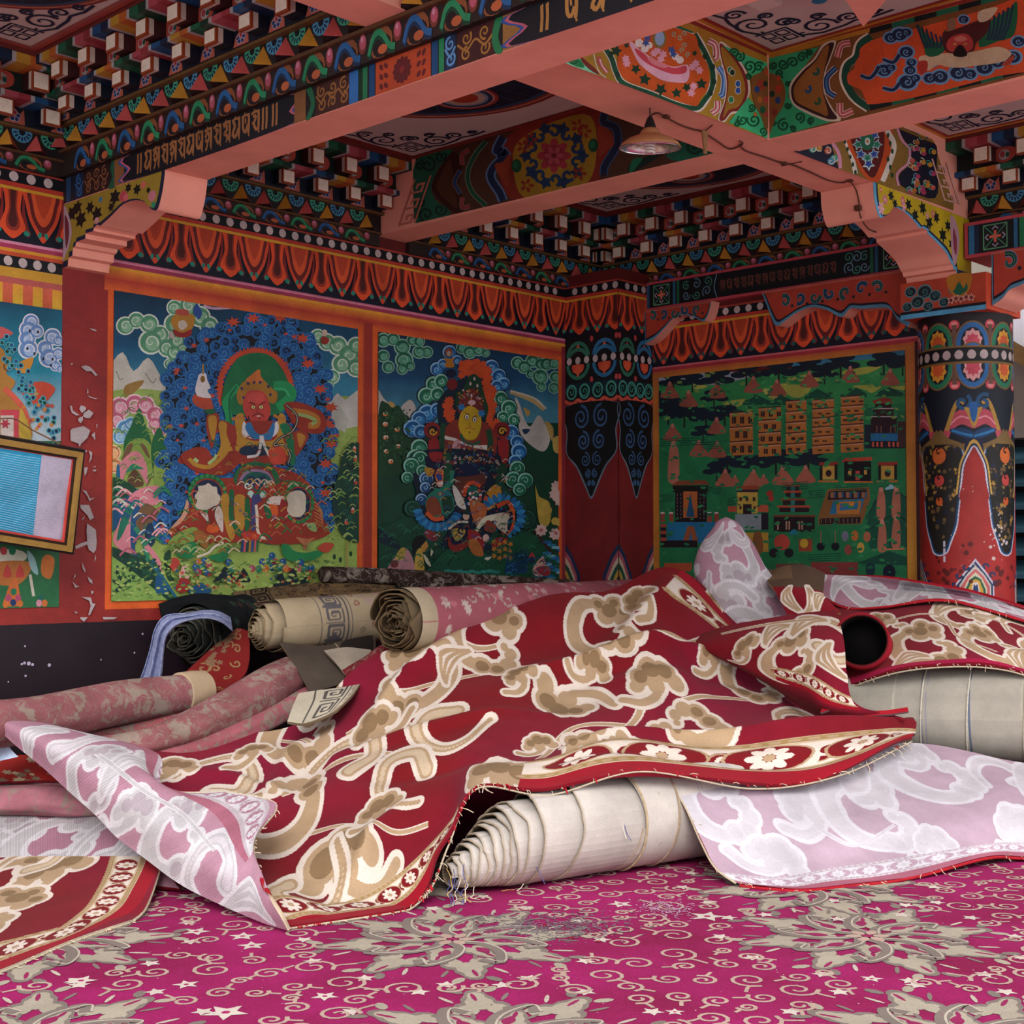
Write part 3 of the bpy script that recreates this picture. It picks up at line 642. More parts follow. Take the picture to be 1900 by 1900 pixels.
A.l('e8ddd0', 60, 390, 420, 450, 520, 490, 640, 560, 740, 800, 830, 1000, 915, 1190, 965, 1270, 900, 1330, 780, 1350, 640, 1290, 500, 1240, 390, 1180, 300)
A.l('145238', 44, 390, 420, 450, 520, 490, 640, 560, 740, 800, 830, 1000, 915, 1190, 955, 1270, 880, 1330, 780, 1340, 640, 1290, 500, 1230, 390, 1180, 300)
for x, y in ((440, 480), (500, 660), (1340, 590), (1350, 720), (1320, 820), (1270, 500), (1220, 380)): A.e('0f3a2a', x, y, 22, 30, 8)
A.s('cf5a1e', 520, 370, 700, 310, 930, 235, 1160, 300, 1200, 350, 1230, 470, 1290, 560, 1310, 680, 1290, 790, 1230, 870, 1190, 935, 1000, 880, 760, 780, 580, 710, 505, 610, 500, 540)
for x, y, r in ((490, 450, 55), (660, 610, 50), (740, 700, 60), (880, 790, 62), (1020, 820, 50), (1110, 770, 45), (1240, 740, 55), (1180, 470, 30), (580, 400, 30)): A.star('103c26', x, y, r, 5, .5, x, 1)
A.s('e8b4c8', 600, 370, 640, 380, 700, 440, 820, 520, 900, 560, 1000, 590, 1110, 570, 1135, 640, 1110, 720, 1040, 730, 900, 710, 780, 640, 690, 560, 640, 470)
A.s('d04a58', 650, 430, 700, 450, 820, 540, 920, 580, 1010, 600, 1100, 580, 1100, 640, 1000, 655, 880, 620, 760, 560, 680, 490); A.s('e08a92', 760, 500, 860, 540, 950, 580, 900, 600, 800, 560)
for x, y, r in ((690, 380, 38), (740, 430, 36), (780, 400, 30), (1010, 500, 34), (1050, 530, 34), (980, 470, 24)): A.e('eadfd8', x, y, r, n=10)
for x, y in ((850, 450), (900, 480), (820, 470), (880, 520), (1190, 560), (1220, 620), (1160, 590), (580, 560), (570, 520), (1170, 760), (1150, 820)): A.star('e8a8bc', x, y, 40, 6, .6, x)
for x, y in ((760, 330), (750, 380), (975, 440), (990, 480)): A.star('3a5aa0', x, y, 38, 5, .5, y)
A.e('8a7a40', 868, 340, 62, 88, 18); A.e('9ab8dc', 870, 338, 42, 66, 18)
for x, y in ((1000, 300), (1050, 330), (1090, 300), (1070, 440), (1120, 480), (1090, 400)): A.spiral('9ab89a', 8, x, y, 26, x, 1.2)
for pts, c in (([1300, 360, 1360, 400, 1370, 500, 1350, 520], 'c8505a'), ([1390, 590, 1440, 680, 1430, 820, 1400, 850], '2f6aa8'), ([1380, 890, 1380, 960, 1330, 1000], 'c8505a')):
    A.l('e8ddd0', 62, *pts); A.l(c, 46, *pts); A.l('eaccc8' if c[0] == 'c' else '8ab0e0', 18, *pts)
A.s('e8dcc8', 1400, 370, 1480, 410, 1570, 520, 1640, 640, 1670, 780, 1640, 900, 1580, 990, 1500, 1010, 1440, 1080, 1385, 1050, 1440, 880, 1450, 700, 1400, 500); A.s('8a2a2a', 1400, 385, 1470, 430, 1560, 540, 1625, 650, 1652, 790, 1625, 900, 1570, 975, 1500, 990, 1440, 1060, 1395, 1045, 1450, 880, 1460, 700, 1415, 520)
A.s('a87a28', 1410, 420, 1460, 450, 1540, 550, 1600, 660, 1625, 790, 1600, 890, 1550, 950, 1480, 970, 1430, 1040, 1460, 880, 1475, 700, 1430, 540)
for x, y, c in ((1490, 620, '2a8a5a'), (1560, 740, '2a5aa8'), (1560, 800, '2a5aa8'), (1500, 880, '2a8a5a'), (1510, 640, '1a3a2a')): A.e('e0d8c0', x, y, 28, 34, 9); A.e(c, x, y, 22, 28, 9)
A.p('3fbf80', 1420, 400, 1820, 560, 1820, 720, 1680, 680, 1600, 560); A.p('3fbf80', 1480, 1080, 1650, 860, 1690, 900, 1820, 1130, 1820, 1222)
for x, y, r in ((1530, 470, 55), (1570, 500, 60), (1660, 590, 75), (1740, 590, 55), (1790, 630, 40), (1650, 680, 34), (1680, 950, 45), (1600, 1060, 60), (1700, 1060, 78), (1780, 1160, 50), (1550, 1090, 40), (1810, 1100, 30)): A.spiral('0c5a34', 17, x, y, r * .8, x, 1.5, 1 if x % 20 else -1)
A.s('8a5a2c', 1680, 680, 1760, 640, 1820, 610, 1820, 1140, 1760, 1030, 1700, 900, 1680, 800)
for x, y, r, c in ((1760, 750, 50, 'a8402c'), (1725, 790, 30, '2a4a88'), (1800, 740, 26, '163a28'), (1750, 880, 30, 'c07028'), (1805, 880, 32, 'b8443a'), (1775, 970, 34, '1c5a3a'), (1810, 1010, 26, 'a83a3a'), (1710, 1010, 20, 'c06a30'), (1810, 640, 24, 'c04a2a')): A.e(c, x, y, r * .8, r, 9)
A.mesh('painted_face', lambda u, v: ony(u, v, -2.602), (0, -1, 0), parent=A2, clip=[(1040, 114), (1424, 258), (1424, 96), (1280, 30), (1240, 40)])
# ---- B2R face: orange panel with winged creature (crop 1440,0 x .2421)
A = PA(.95, 1440, 0, .2421)
A.p('7a4e26', -70, 1080, -70, 450, 0, 420, 1900, -120, 2200, -200, 2200, 500)
A.p('b5822c', -70, 455, -70, 415, 2200, -190, 2200, -150); A.p('8e2f28', -70, 418, -70, 395, 2200, -205, 2200, -170)
A.p('2fa870', -70, 1070, -70, 450, 330, 360, 240, 480, 110, 640, 95, 740, 230, 860, 420, 935)
for x, y, r in ((55, 490, 50), (130, 480, 55), (200, 440, 48), (260, 400, 30), (30, 560, 40), (90, 640, 26), (90, 810, 30), (60, 960, 60), (180, 900, 50), (270, 925, 34), (-30, 930, 40), (130, 990, 30), (-20, 500, 40)): A.spiral('0e5236', 17, x, y, r * .85, y, 1.5, 1 if x % 20 else -1)
A.s('8a5a2c', -70, 600, 20, 590, 70, 680, 60, 800, 0, 900, -70, 1040)
for x, y, r, c in ((20, 680, 34, 'b8442a'), (15, 770, 28, '2a4a7a'), (-10, 860, 30, '8a3a2a'), (-30, 720, 26, '163a28'), (20, 600, 22, 'c04a2a')): A.e(c, x, y, r * .8, r, 9)
A.s('d8ccb4', 460, 315, 360, 340, 290, 450, 200, 530, 110, 640, 105, 740, 140, 810, 220, 860, 310, 900, 400, 930, 500, 920, 440, 840, 370, 700, 380, 560, 420, 450); A.s('3a1a1c', 445, 330, 370, 355, 300, 460, 210, 540, 125, 650, 120, 740, 150, 800, 230, 845, 320, 885, 410, 915, 470, 905, 420, 830, 365, 700, 370, 560, 410, 450)
A.s('96622c', 405, 350, 360, 375, 310, 465, 225, 550, 145, 655, 140, 735, 165, 785, 240, 825, 330, 865, 400, 880, 360, 700, 365, 560, 390, 460)
for x, y, c in ((300, 555, '1f5a4a'), (240, 690, '24507a'), (310, 780, '2a5a3a')): A.spiral(c, 22, x, y, 34, -1.2, .7, 1)
for pts, c in (([570, 330, 500, 350, 470, 440], 'b84a50'), ([460, 520, 390, 600, 400, 700, 455, 740], '1a3a6a'), ([490, 790, 500, 880, 590, 850], 'b84a50')):
    A.l('d8ccb8', 52, *pts); A.l(c, 40, *pts); A.l('dca8a0' if c[0] == 'b' else '4a78a8', 14, *pts)
A.l('e0d4be', 70, 720, 280, 640, 340, 610, 440, 540, 500, 520, 600, 560, 700, 620, 770, 710, 830); A.l('124a38', 54, 730, 280, 650, 340, 620, 440, 550, 500, 530, 600, 570, 700, 630, 770, 720, 830)
for k in range(8): x = 720 + k * 170; A.p(('0e1c20', '1a6a4c')[k % 2], x, 262 - k * 45, x + 170, 217 - k * 45, x + 170, 175 - k * 45, x, 218 - k * 45); A.p(('0e1c20', '1a6a4c')[k % 2], x, 850 - k * 42, x + 170, 808 - k * 42, x + 170, 752 - k * 42, x, 795 - k * 42)
A.s('cf5328', 740, 310, 900, 262, 1200, 185, 1600, 75, 2200, -90, 2200, 460, 1700, 585, 1100, 740, 740, 800, 690, 770, 660, 700, 610, 670, 555, 640, 550, 570, 600, 530, 610, 480, 640, 430, 650, 370, n=4)
def tcloud(L):
    for x, y, r in L: A.e('6a9ac0', x, y, r * 1.25, r, 14)
    for x, y, r in L: A.e('132848', x, y, r * .95, r * .74, 12); A.spiral('6a9ac0', r * .14, x, y, r * .5, x, 1.2, 1)
tcloud([(880, 290, 50), (950, 265, 62), (1000, 250, 42)]); tcloud([(830, 540, 60), (880, 520, 40)]); tcloud([(1000, 400, 55)]); tcloud([(1010, 630, 70), (1070, 600, 40)]); tcloud([(1040, 480, 40), (1030, 540, 44)])
for p in ([650, 580, 720, 600, 770, 550, 790, 510], [820, 455, 900, 480, 950, 420], [820, 675, 900, 690, 950, 640]): A.l('6a9ac0', 34, *p, w1=40); A.l('132848', 20, *p, w1=28)
tcloud([(1180, 600, 50), (1260, 590, 62), (1400, 560, 66), (1490, 570, 50), (1600, 520, 66), (1700, 480, 52), (1820, 440, 60), (1860, 320, 50), (1440, 150, 40), (1200, 480, 40)])
A.s('cbb592', 1100, 440, 1200, 420, 1300, 410, 1500, 400, 1700, 360, 1800, 400, 1790, 440, 1720, 480, 1500, 510, 1350, 520, 1240, 500, 1180, 540, 1120, 530)
A.s('a8382c', 1090, 480, 1160, 470, 1160, 540, 1110, 570); A.s('a8442f', 1730, 500, 1830, 420, 1800, 490)
A.s('14603c', 1080, 190, 1130, 330, 1160, 430, 1260, 420, 1330, 330, 1300, 230, 1240, 330); A.s('14603c', 1560, 360, 1600, 200, 1780, 80, 1850, 20, 1830, 260, 1700, 320)
for k in range(6): A.l('17304a', 15, 1085 + k * 35, 190 + k * 18, 1120 + k * 30, 300 + k * 8, 1150 + k * 20, 370); A.l('17304a', 17, 1640 + k * 36, 140 - k * 20, 1640 + k * 30, 240 - k * 10, 1620 + k * 24, 310)
A.s('8a6a50', 1320, 160, 1370, 140, 1380, 200, 1350, 260, 1320, 240); A.s('4a1a1a', 1280, 260, 1340, 240, 1500, 180, 1640, 130, 1620, 250, 1540, 330, 1500, 400, 1310, 400)
A.s('b5403a', 1330, 300, 1400, 265, 1470, 265, 1510, 310, 1510, 370, 1460, 400, 1350, 400, 1310, 360); A.s('d07a6c', 1370, 300, 1420, 275, 1470, 300, 1440, 320, 1390, 320); A.s('100a0c', 1400, 350, 1440, 360, 1470, 420, 1420, 440, 1360, 420)
for x in (1375, 1455): A.e('e0c050', x, 340, 12, 9, 7); A.e('100a0c', x, 340, 5, 6, 6)
A.s('cbb592', 1300, 420, 1400, 455, 1520, 440, 1560, 480, 1440, 520, 1320, 500); A.s('c8b898', 1560, 90, 1700, 60, 1640, 150, 1560, 170)
A.mesh('painted_face', lambda u, v: onx(u, v, 1.638), (-1, 0, 0), parent=B2R, clip=[(1424, 258), (1424, 96), (1870, -90), (2100, -100), (2100, 96)])
# ---- B2L face (crop 700,180 x .3158)
A = PA(1.0, 700, 180, .3158)
A.p('4a3022', 225, 745, 225, 345, 1310, 40, 2300, -230, 2300, 260)
A.p('6a2a22', 225, 350, 225, 330, 2300, -260, 2300, -235)
A.s('1c5a44', 225, 380, 440, 310, 360, 420, 320, 520, 340, 600, 430, 690, 225, 740)
for x, y, r in ((300, 400, 46), (370, 350, 36), (250, 400, 30), (290, 690, 50), (370, 660, 40), (250, 620, 30)): A.spiral('0c3026', 13, x, y, r, x, 1.4)
A.s('33160f', 450, 320, 380, 400, 320, 520, 370, 610, 480, 690, 520, 640, 480, 520, 500, 400); A.s('4a2c1c', 430, 370, 380, 450, 350, 530, 400, 600, 470, 650, 450, 520)
for pts, c in (([540, 310, 500, 340, 500, 400], '8a3a3c'), ([490, 430, 455, 500, 490, 570], '24406a'), ([500, 590, 500, 650, 545, 640], '8a3a3c')): A.l('7a6a5a', 28, *pts); A.l(c, 20, *pts)
A.l('7a8a70', 30, 640, 260, 570, 350, 530, 460, 560, 560, 640, 640); A.l('14503a', 22, 640, 260, 570, 350, 530, 460, 560, 560, 640, 640)
A.s('7c2a1e', 750, 250, 780, 600, 1300, 490, 1320, 60, 1000, 130, n=3); A.s('9a7a20', 830, 260, 800, 420, 860, 590, 1050, 560, 1240, 500, 1290, 300, 1250, 110, 1050, 140, n=4)
A.l('5a7aa0', 58, 740, 235, 700, 320, 760, 330, 680, 420, 670, 480, 720, 560, 740, 610); A.l('152848', 38, 740, 235, 700, 320, 760, 330, 680, 420, 670, 480, 720, 560, 740, 610)
A.l('3a5478', 50, 1340, 90, 1330, 150, 1400, 180, 1410, 280, 1340, 400, 1330, 460); A.l('152440', 36, 1340, 90, 1330, 150, 1400, 180, 1410, 280, 1340, 400, 1330, 460)
A.s('8c3a22', 690, 400, 740, 380, 780, 340, 770, 520, 730, 480); A.s('8c3a22', 1300, 180, 1370, 200, 1390, 280, 1330, 330, 1300, 340)
A.flower('9a3440', 1040, 345, 105, 8, '7c2430'); A.e('8a2c38', 1040, 345, 62, 62, 14); A.flower('a84a54', 1040, 345, 60, 6, '6a1c28')
for k in range(10):
    a = k * math.pi / 5; x, y = 1040 + 165 * math.cos(a), 345 + 165 * math.sin(a); A.star('1a3454', x, y, 44, 5, .55, a)
    A.spiral('1c3a5c', 20, 1040 + 135 * math.cos(a + .3), 345 + 140 * math.sin(a + .3), 40, a, .9, 1 if k % 2 else -1)
for x, y in ((1270, 285), (820, 405)): A.e('0e4a30', x, y, 30, 40, 12); A.e('1a6a44', x - 5, y - 6, 16, 22, 10)
for x, y in ((900, 250), (1180, 170), (1190, 450), (880, 520), (860, 290), (1220, 200)): A.flower('8a3020', x, y, 44, 5)
A.s('0f2a22', 1560, 190, 1700, 120, 1760, 200, 1680, 330, 1500, 440, 1480, 400, 1600, 330); A.s('1a6048', 1700, 330, 1900, 200, 2050, 160, 2050, 330, 1800, 380); A.spiral('0c3a2c', 18, 1860, 290, 50, 0, 1.5); A.s('1a6a4a', 1500, 370, 1560, 360, 1500, 440, 1480, 440)
A.mesh('painted_face', lambda u, v: onx(u, v, 1.638), (-1, 0, 0), parent=B2L, clip=[(768, 415), (766, 292), (1140, 180), (1500, 80), (1500, 243)])
# meander ornament where the beam meets the cornice
def meander(name, pl, nn, O, dx, dy, par, col='b06a5a', n=3, g=1.2):
    A = Art(g)
    for k in range(n):
        for a, b, c, d in ((0, 0, .1, 1), (0, .0, .75, .14), (.62, 0, .75, .62), (.3, .5, .75, .64), (.3, .3, .42, .64), (.88, 0, .98, 1)):
            A.p(col, *[q for (s, t) in ((a, b), (c, b), (c, d), (a, d)) for q in (O[0] + dx[0] * s + dy[0] * (t + k) , O[1] + dx[1] * s + dy[1] * (t + k))])
    A.mesh(name, pl, nn, parent=par)
meander('meander_ornament', lambda u, v: onx(u, v, 1.634), (-1, 0, 0), (738, 420), (34, -8), (10, -29), B2L)
meander('meander_ornament', lambda u, v: ony(u, v, -2.604), (0, -1, 0), (1752, 372), (30, 8), (-8, -26), A2, 'c09488')
# ---- A2 face beyond the crossing (crop 1360,220 x .2842)
A = PA(.95, 1360, 220, .2842)
A.p('8a6a2c', 395, 215, 480, 190, 1060, 40, 1310, 150, 1440, 560, 1440, 600, 920, 415)
A.p('0e1630', 395, 215, 560, 165, 640, 160, 690, 330)
for x, y, c in ((560, 190, 'b8862c'), (620, 210, 'c05a40'), (660, 260, '3fa08a'), (520, 200, '3fa08a'), (640, 280, '4a90a8')): A.e(c, x, y, 24, n=9); A.spiral('d0d0c0', 6, x, y, 26, x, 1)
A.l('d090a8', 22, 650, 160, 690, 230, 700, 325); A.l('e0d8c8', 30, 720, 110, 770, 230, 800, 360)
for k in range(5): A.e('14402c', 730 + k * 17, 150 + k * 50, 9, 16, 7)
A.s('c8501f', 750, 110, 1010, 30, 1040, 200, 960, 400, 870, 390, 800, 280, n=4); A.s('5a1414', 775, 110, 960, 50, 985, 200, 930, 370, 880, 370, 815, 260, n=4)
for k in range(8):
    a = k * math.pi / 4; A.star('a8c8d0', 875 + 62 * math.cos(a), 170 + 88 * math.sin(a), 40, 5, .5, a); A.star('2a4a9a' if k % 2 else '1f7a5a', 875 + 62 * math.cos(a), 170 + 88 * math.sin(a), 28, 5, .5, a)
A.star('b8d8d0', 882, 300, 44, 5, .5, 1.5); A.star('2a4a9a', 882, 296, 30, 5, .5, 1.5); A.e('1f6a4a', 873, 150, 45, 60, 12); A.e('c8d8d8', 873, 150, 18, 26, 9); A.e('c07a28', 873, 150, 9, 12, 8)
A.l('e0d8c8', 34, 1000, 70, 1050, 180, 1010, 320, 975, 410)
for k in range(6): A.e('14402c', 1010 + (k % 3) * 14, 110 + k * 52, 9, 18, 7)
A.s('0d1428', 1075, 40, 1310, 150, 1330, 300, 1320, 520, 1100, 440, 1090, 360, 1150, 300, 1150, 200, n=4); A.l('d090a8', 16, 1065, 45, 1100, 140, 1150, 200, 1140, 290, 1070, 360, 1080, 440)
r_ = random.Random(3)
for k in range(34):
    x, y = r_.uniform(1110, 1300), r_.uniform(90, 480)
    if x < 1150 and 230 < y < 330: continue
    A.spiral(r_.choice(('3fa08a', '5a9ac0', 'c8c0a8', '6ab09a')), 6, x, y, 22, k, 1.1); A.e(r_.choice(('b8862c', 'c05a50', 'a83a5a', 'b06a30')), x + 12, y + 8, 17, n=8)
A.p('7a5a20', 1060, 40, 1310, 150, 1310, 165, 1050, 55)
A.mesh('painted_face', lambda u, v: ony(u, v, -2.602), (0, -1, 0), parent=A2, clip=[(1472, 281), (1662, 231), (1740, 262), (1790, 400), (1620, 338)])
# ---- ceiling panels
def cpan(name, g, ox, oy, k): return PA(g, ox, oy, k)
CE = bpy.data.objects['ceiling']; mC = lambda u, v: onz(u, v, 3.312); nC = (0, 0, -1)
def panel(name, x0, x1, y0, y1, art=None):
    V = boxv(x0, x1, y0, y1, 3.3125, 3.33); o = mesh_obj(name, V, BOXF, M_CEIL, CE); return o
panel('ceiling_panel', -.055, 1.64, -2.31, -.31); panel('ceiling_panel', 1.87, 3.30, -2.31, -.31); panel('ceiling_panel', -1.7, -.58, -2.31, -.31)
panel('ceiling_panel', -.055, 1.64, -4.5, -2.6); panel('ceiling_panel', 1.87, 3.30, -4.5, -2.6)
def border(A, x0, x1, y0, y1, cols):
    for i, c in enumerate(cols):
        d = i * .022; A.r(c, x0 + d, y0 + d, x1 - d, y0 + d + .022); A.r(c, x0 + d, y1 - d - .022, x1 - d, y1 - d); A.r(c, x0 + d, y0 + d, x0 + d + .022, y1 - d); A.r(c, x1 - d - .022, y0 + d, x1 - d, y1 - d)
mC2 = lambda u, v: np.array([u, v, 3.3115])
def corner_scroll(A, x, y, sx, sy, c='141c38', s=1.0):
    q = lambda a, b: (x + sx * a * s, y + sy * b * s)
    def Ln(w, *p): A.l(c, w * s, *[k for i in range(0, len(p), 2) for k in q(p[i], p[i + 1])], smooth=False)
    for o in ((.05, .05), (.12, .05), (.05, .12), (.12, .12)): Ln(.014, o[0], o[1], o[0] + .05, o[1], o[0] + .05, o[1] + .05, o[0], o[1] + .05, o[0], o[1])
    Ln(.016, .03, .19, .19, .19, .19, .03); Ln(.014, .08, .19, .08, .22); Ln(.014, .19, .08, .22, .08)
    for a, b, r, d in ((.31, .1, .085, 1), (.1, .31, .085, -1), (.24, .22, .05, -1), (.22, .25, .04, 1), (.46, .1, .05, -1), (.1, .46, .05, 1), (.36, .2, .035, 1), (.2, .36, .035, -1), (.57, .07, .03, 1), (.07, .57, .03, -1)):
        X_, Y_ = q(a, b); A.spiral(c, .02 * s, X_, Y_, r * s, 1.2 * d, 1.5, d * sx * sy, .012 * s, r1=.15)
    Ln(.018, .19, .06, .28, .02, .40, .03, .46, .05, .54, .03, .64, .04); Ln(.018, .06, .19, .02, .28, .03, .40, .05, .46, .03, .54, .04, .64)
def rings(A, x, y, R):
    for rr, c in ((1, '7a2c24'), (.965, 'a8806a'), (.95, '7a3428'), (.92, '20405e'), (.88, '101c30')): A.e(c, x, y, R * rr, n=48)
    for k in range(36):
        a = k * math.pi / 18; A.l('1a3850', .01, x + R * .4 * math.cos(a), y + R * .4 * math.sin(a), x + R * .86 * math.cos(a), y + R * .86 * math.sin(a), smooth=False)
    for k in range(4):
        a = .35 + k * math.pi / 2; X_, Y_ = x + R * .60 * math.cos(a), y + R * .60 * math.sin(a)
        for rr, c in ((.24, '8a3430'), (.215, 'b08070'), (.2, '20304e'), (.17, '6a86a0'), (.15, 'a89888'), (.10, '9a3a22')): A.e(c, X_, Y_, R * rr, n=22)
    for rr, c in ((.30, '8a3430'), (.27, 'b08070'), (.25, '20304e'), (.2, 'a89888'), (.14, '9a3a22')): A.e(c, x, y, R * rr, n=28)
A = Art(1.2)
border(A, -.055, 1.64, -2.31, -.31, ['7c3026', '6a2a26']); border(A, 1.87, 3.30, -2.31, -.31, ['7c3026', '6a2a26']); border(A, -1.7, -.58, -2.31, -.31, ['8a3a34', '8a4a44'])
border(A, -.055, 1.64, -4.5, -2.6, ['b5822c', '8e2f28']); border(A, 1.87, 3.30, -4.5, -2.6, ['b5822c', '8e2f28'])
rings(A, .72, -1.38, .70); rings(A, 2.6, -1.34, .62); rings(A, -1.15, -1.1, .5)
for x, y, sx, sy in ((1.59, -.36, -1, -1), (-.0, -.36, 1, -1), (3.25, -.36, -1, -1), (1.92, -.36, 1, -1), (-.63, -.36, -1, -1), (1.59, -2.65, -1, -1), (3.25, -2.65, -1, -1), (1.59, -2.26, -1, 1)): corner_scroll(A, x, y, sx, sy, s=.92)
A.mesh('painted_ceiling_pattern', mC2, nC, parent=CE, eps=.0002)
P0 = onz(1418, 4, 3.3)
setp(box('junction_box', (P0[0] - .05, P0[0] + .05, P0[1] - .05, P0[1] + .05, 3.29, 3.3125), plain_mat('white_plastic', H('c8bcb4'), .5, .05, 3)), 'small square white box on the cloud-patterned ceiling at the top edge', 'junction box')
# hanging bracket tip of the next beam at the top edge
q = [onz(*p, 3.16) for p in ((1540, -45), (1602, 50), (1665, -25), (1640, -90))]
V = [(p[0], p[1], 3.16) for p in q] + [(p[0], p[1], 3.31) for p in q]
o = setp(mesh_obj('beam_bracket', V, BOXF, M_PINK), 'pale pink bracket tip with teal edge hanging at the top edge of the picture', 'bracket')
a_ = onz(1520, 2, 3.15); A = Art(1.4); A.e('1c5a78', a_[0], a_[1], .028, .028, 14); A.mesh('teal_disc', lambda u, v: np.array([u, v, 3.15]), nC, parent=o)
# ---- beam on the back wall with lettering, and continuation to the right of the column
BW = beam('carved beam on the back wall with lettering between cross-marked squares', 3.545, 3.607, -2.30, -.445, 2.705, 2.887, 'lettered_beam'); BW.data.materials[0] = plain_mat('rose_edge_paint', H('94343c', 1.5), .6, .1, 5)
BR = beam('carved beam with a cross-marked square to the right of the round column', 3.50, 3.80, -5.0, -2.61, 2.71, 2.90, 'lettered_beam'); BR.data.materials[0] = BW.data.materials[0]
def cross_sq(A, u0, u1, z0, z1):
    A.r('0a1216', u0, z0, u1, z1); c, z, h = (u0 + u1) / 2, (z0 + z1) / 2, (z1 - z0) / 2 * .82
    for a, b in ((1, 1), (1, -1)): A.l('3a7a5c', .006, c - h * a, z - h * b, c + h * a, z + h * b, smooth=False)
    A.l('5f9a74', .007, c - h, z - h, c + h, z - h, c + h, z + h, c - h, z + h, c - h, z - h, smooth=False)
    for dx, dz in ((1, 0), (-1, 0), (0, 1), (0, -1)):
        A.l('a09ab0', .007, c + dx * h * .6 + dz * h * .25, z + dz * h * .6 + dx * h * .25, c + dx * h * .85, z + dz * h * .85, c + dx * h * .6 - dz * h * .25, z + dz * h * .6 - dx * h * .25, smooth=False)
        A.l('c8604a', .014, c, z, c + dx * h * .5, z + dz * h * .5, smooth=False)
A = Art(1.15); z0, z1 = 2.722, 2.870
A.r('090c12', .45, z0, 2.29, z1); A.r('1c4a6a', .45, z0, .47, z1); cross_sq(A, .49, .64, z0, z1); A.r('2a5a78', .655, z0, .675, z1); A.r('1c5a40', .685, z0, .705, z1)
def wcur(A, u0, u1, s):
    for k, (f, z, r) in enumerate(((.15, .3, .03), (.15, .7, .03), (.45, .72, .034), (.45, .25, .03), (.75, .35, .036), (.78, .75, .034))):
        u = u0 + (u1 - u0) * (f if s > 0 else 1 - f); zz = z0 + (z1 - z0) * z; A.spiral(('5a7a90', '3a7a68')[k % 2], .007, u, zz, r, k, 1.4, 1 if k % 2 else -1)
wcur(A, .72, .98, 1); wcur(A, 1.86, 2.02, -1); A.l('5a8098', .007, .99, z0, .97, 2.79, .99, z1)
A.r('1c5a40', 2.03, z0, 2.05, z1); A.r('24506e', 2.06, z0, 2.08, z1); cross_sq(A, 2.10, 2.25, z0, z1)
for i, k in enumerate([2, 3, 0, 4, 1, 0, 2, 3, 4, 1, 0, 2, 4, 3, 1, 0]): glyph(A, '5a3226', 1.01 + i * .051, 2.76, .062, k)
A.mesh('painted_lettering', lambda u, v: np.array([3.543, -u, v]), (-1, 0, 0), parent=BW)
A = Art(1.0); z0, z1 = 2.728, 2.882
A.r('090c12', 2.63, z0, 4.9, z1); A.r('2a6a92', 2.635, z0, 2.665, z1); A.r('0f2440', 2.665, z0, 2.69, z1); cross_sq(A, 2.70, 2.86, z0, z1); A.r('2a6a92', 2.88, z0, 2.90, z1); A.r('1f7a4c', 2.91, z0, 2.935, z1); wcur(A, 2.95, 3.2, 1)
A.mesh('painted_lettering', lambda u, v: np.array([3.498, -u, v]), (-1, 0, 0), parent=BR)
# wall brackets below that beam
def leafy(A, u0, u1, z, n, h=.05, g1='2a6070'):
    for k in range(n):
        u = u0 + (u1 - u0) * (k + .5) / n
        for cc, wd in (('5a8aa0', .024), ('10182a', .017), (('2a6a4a', '24507a')[k % 2], .006)): A.spiral(cc, wd * h / .05, u, z + (.004 if k % 2 else -.004), h * .62, 2 + k * 2.2, .95, 1 if k % 2 else -1, wd * .5)
        A.e('141c22', u + (u1 - u0) / n * .5, z - h * .6, h * .16, h * .16, 7)
def wbr(label, prof, x0, x1, leaf):
    o = bracket('wall_bracket', label, [(-s, z) for s, z in prof], x0, x1, 'y'); A = Art(1.05)
    A.p('4f84a0', *[q for s in prof for q in s]); zt = max(s[1] for s in prof); cu = sum(s[0] for s in prof) / len(prof)
    i1 = [(cu + (s[0] - cu) * .98, zt - (zt - s[1]) * .90) for s in prof]; A.p('0c1220', *[q for s in i1 for q in s])
    i2 = [(cu + (s[0] - cu) * .965, zt - (zt - s[1]) * .83) for s in prof]; A.p('a83a28', *[q for s in i2 for q in s]); A.r('b0584a', prof[0][0], zt - .012, prof[1][0], zt)
    leaf(A); A.mesh('painted_side', lambda u, v: np.array([x0 - .0015, -u, v]), (-1, 0, 0), parent=o); return o
pr = [(.45, 2.703), (.965, 2.703)] + smooth_prof([(.965, 2.70), (.945, 2.63), (.905, 2.582), (.85, 2.61), (.76, 2.645), (.68, 2.63), (.60, 2.57), (.53, 2.52), (.45, 2.49)])
wbr('small red bracket with scroll leaves beside the square corner pillar', pr, 3.52, 3.607, lambda A: leafy(A, .47, .90, 2.665, 5))
pr = [(1.34, 2.703), (2.29, 2.703), (2.29, 2.40)] + smooth_prof([(2.28, 2.385), (2.22, 2.43), (2.17, 2.50), (2.08, 2.515), (2.0, 2.52), (1.93, 2.53), (1.87, 2.49), (1.78, 2.54), (1.68, 2.57), (1.58, 2.55), (1.50, 2.51), (1.44, 2.49), (1.40, 2.56), (1.36, 2.66)])
wbr('wide red bracket with scroll leaves on the back wall left of the column', pr, 3.50, 3.607, lambda A: leafy(A, 1.45, 2.15, 2.63, 7, .06))
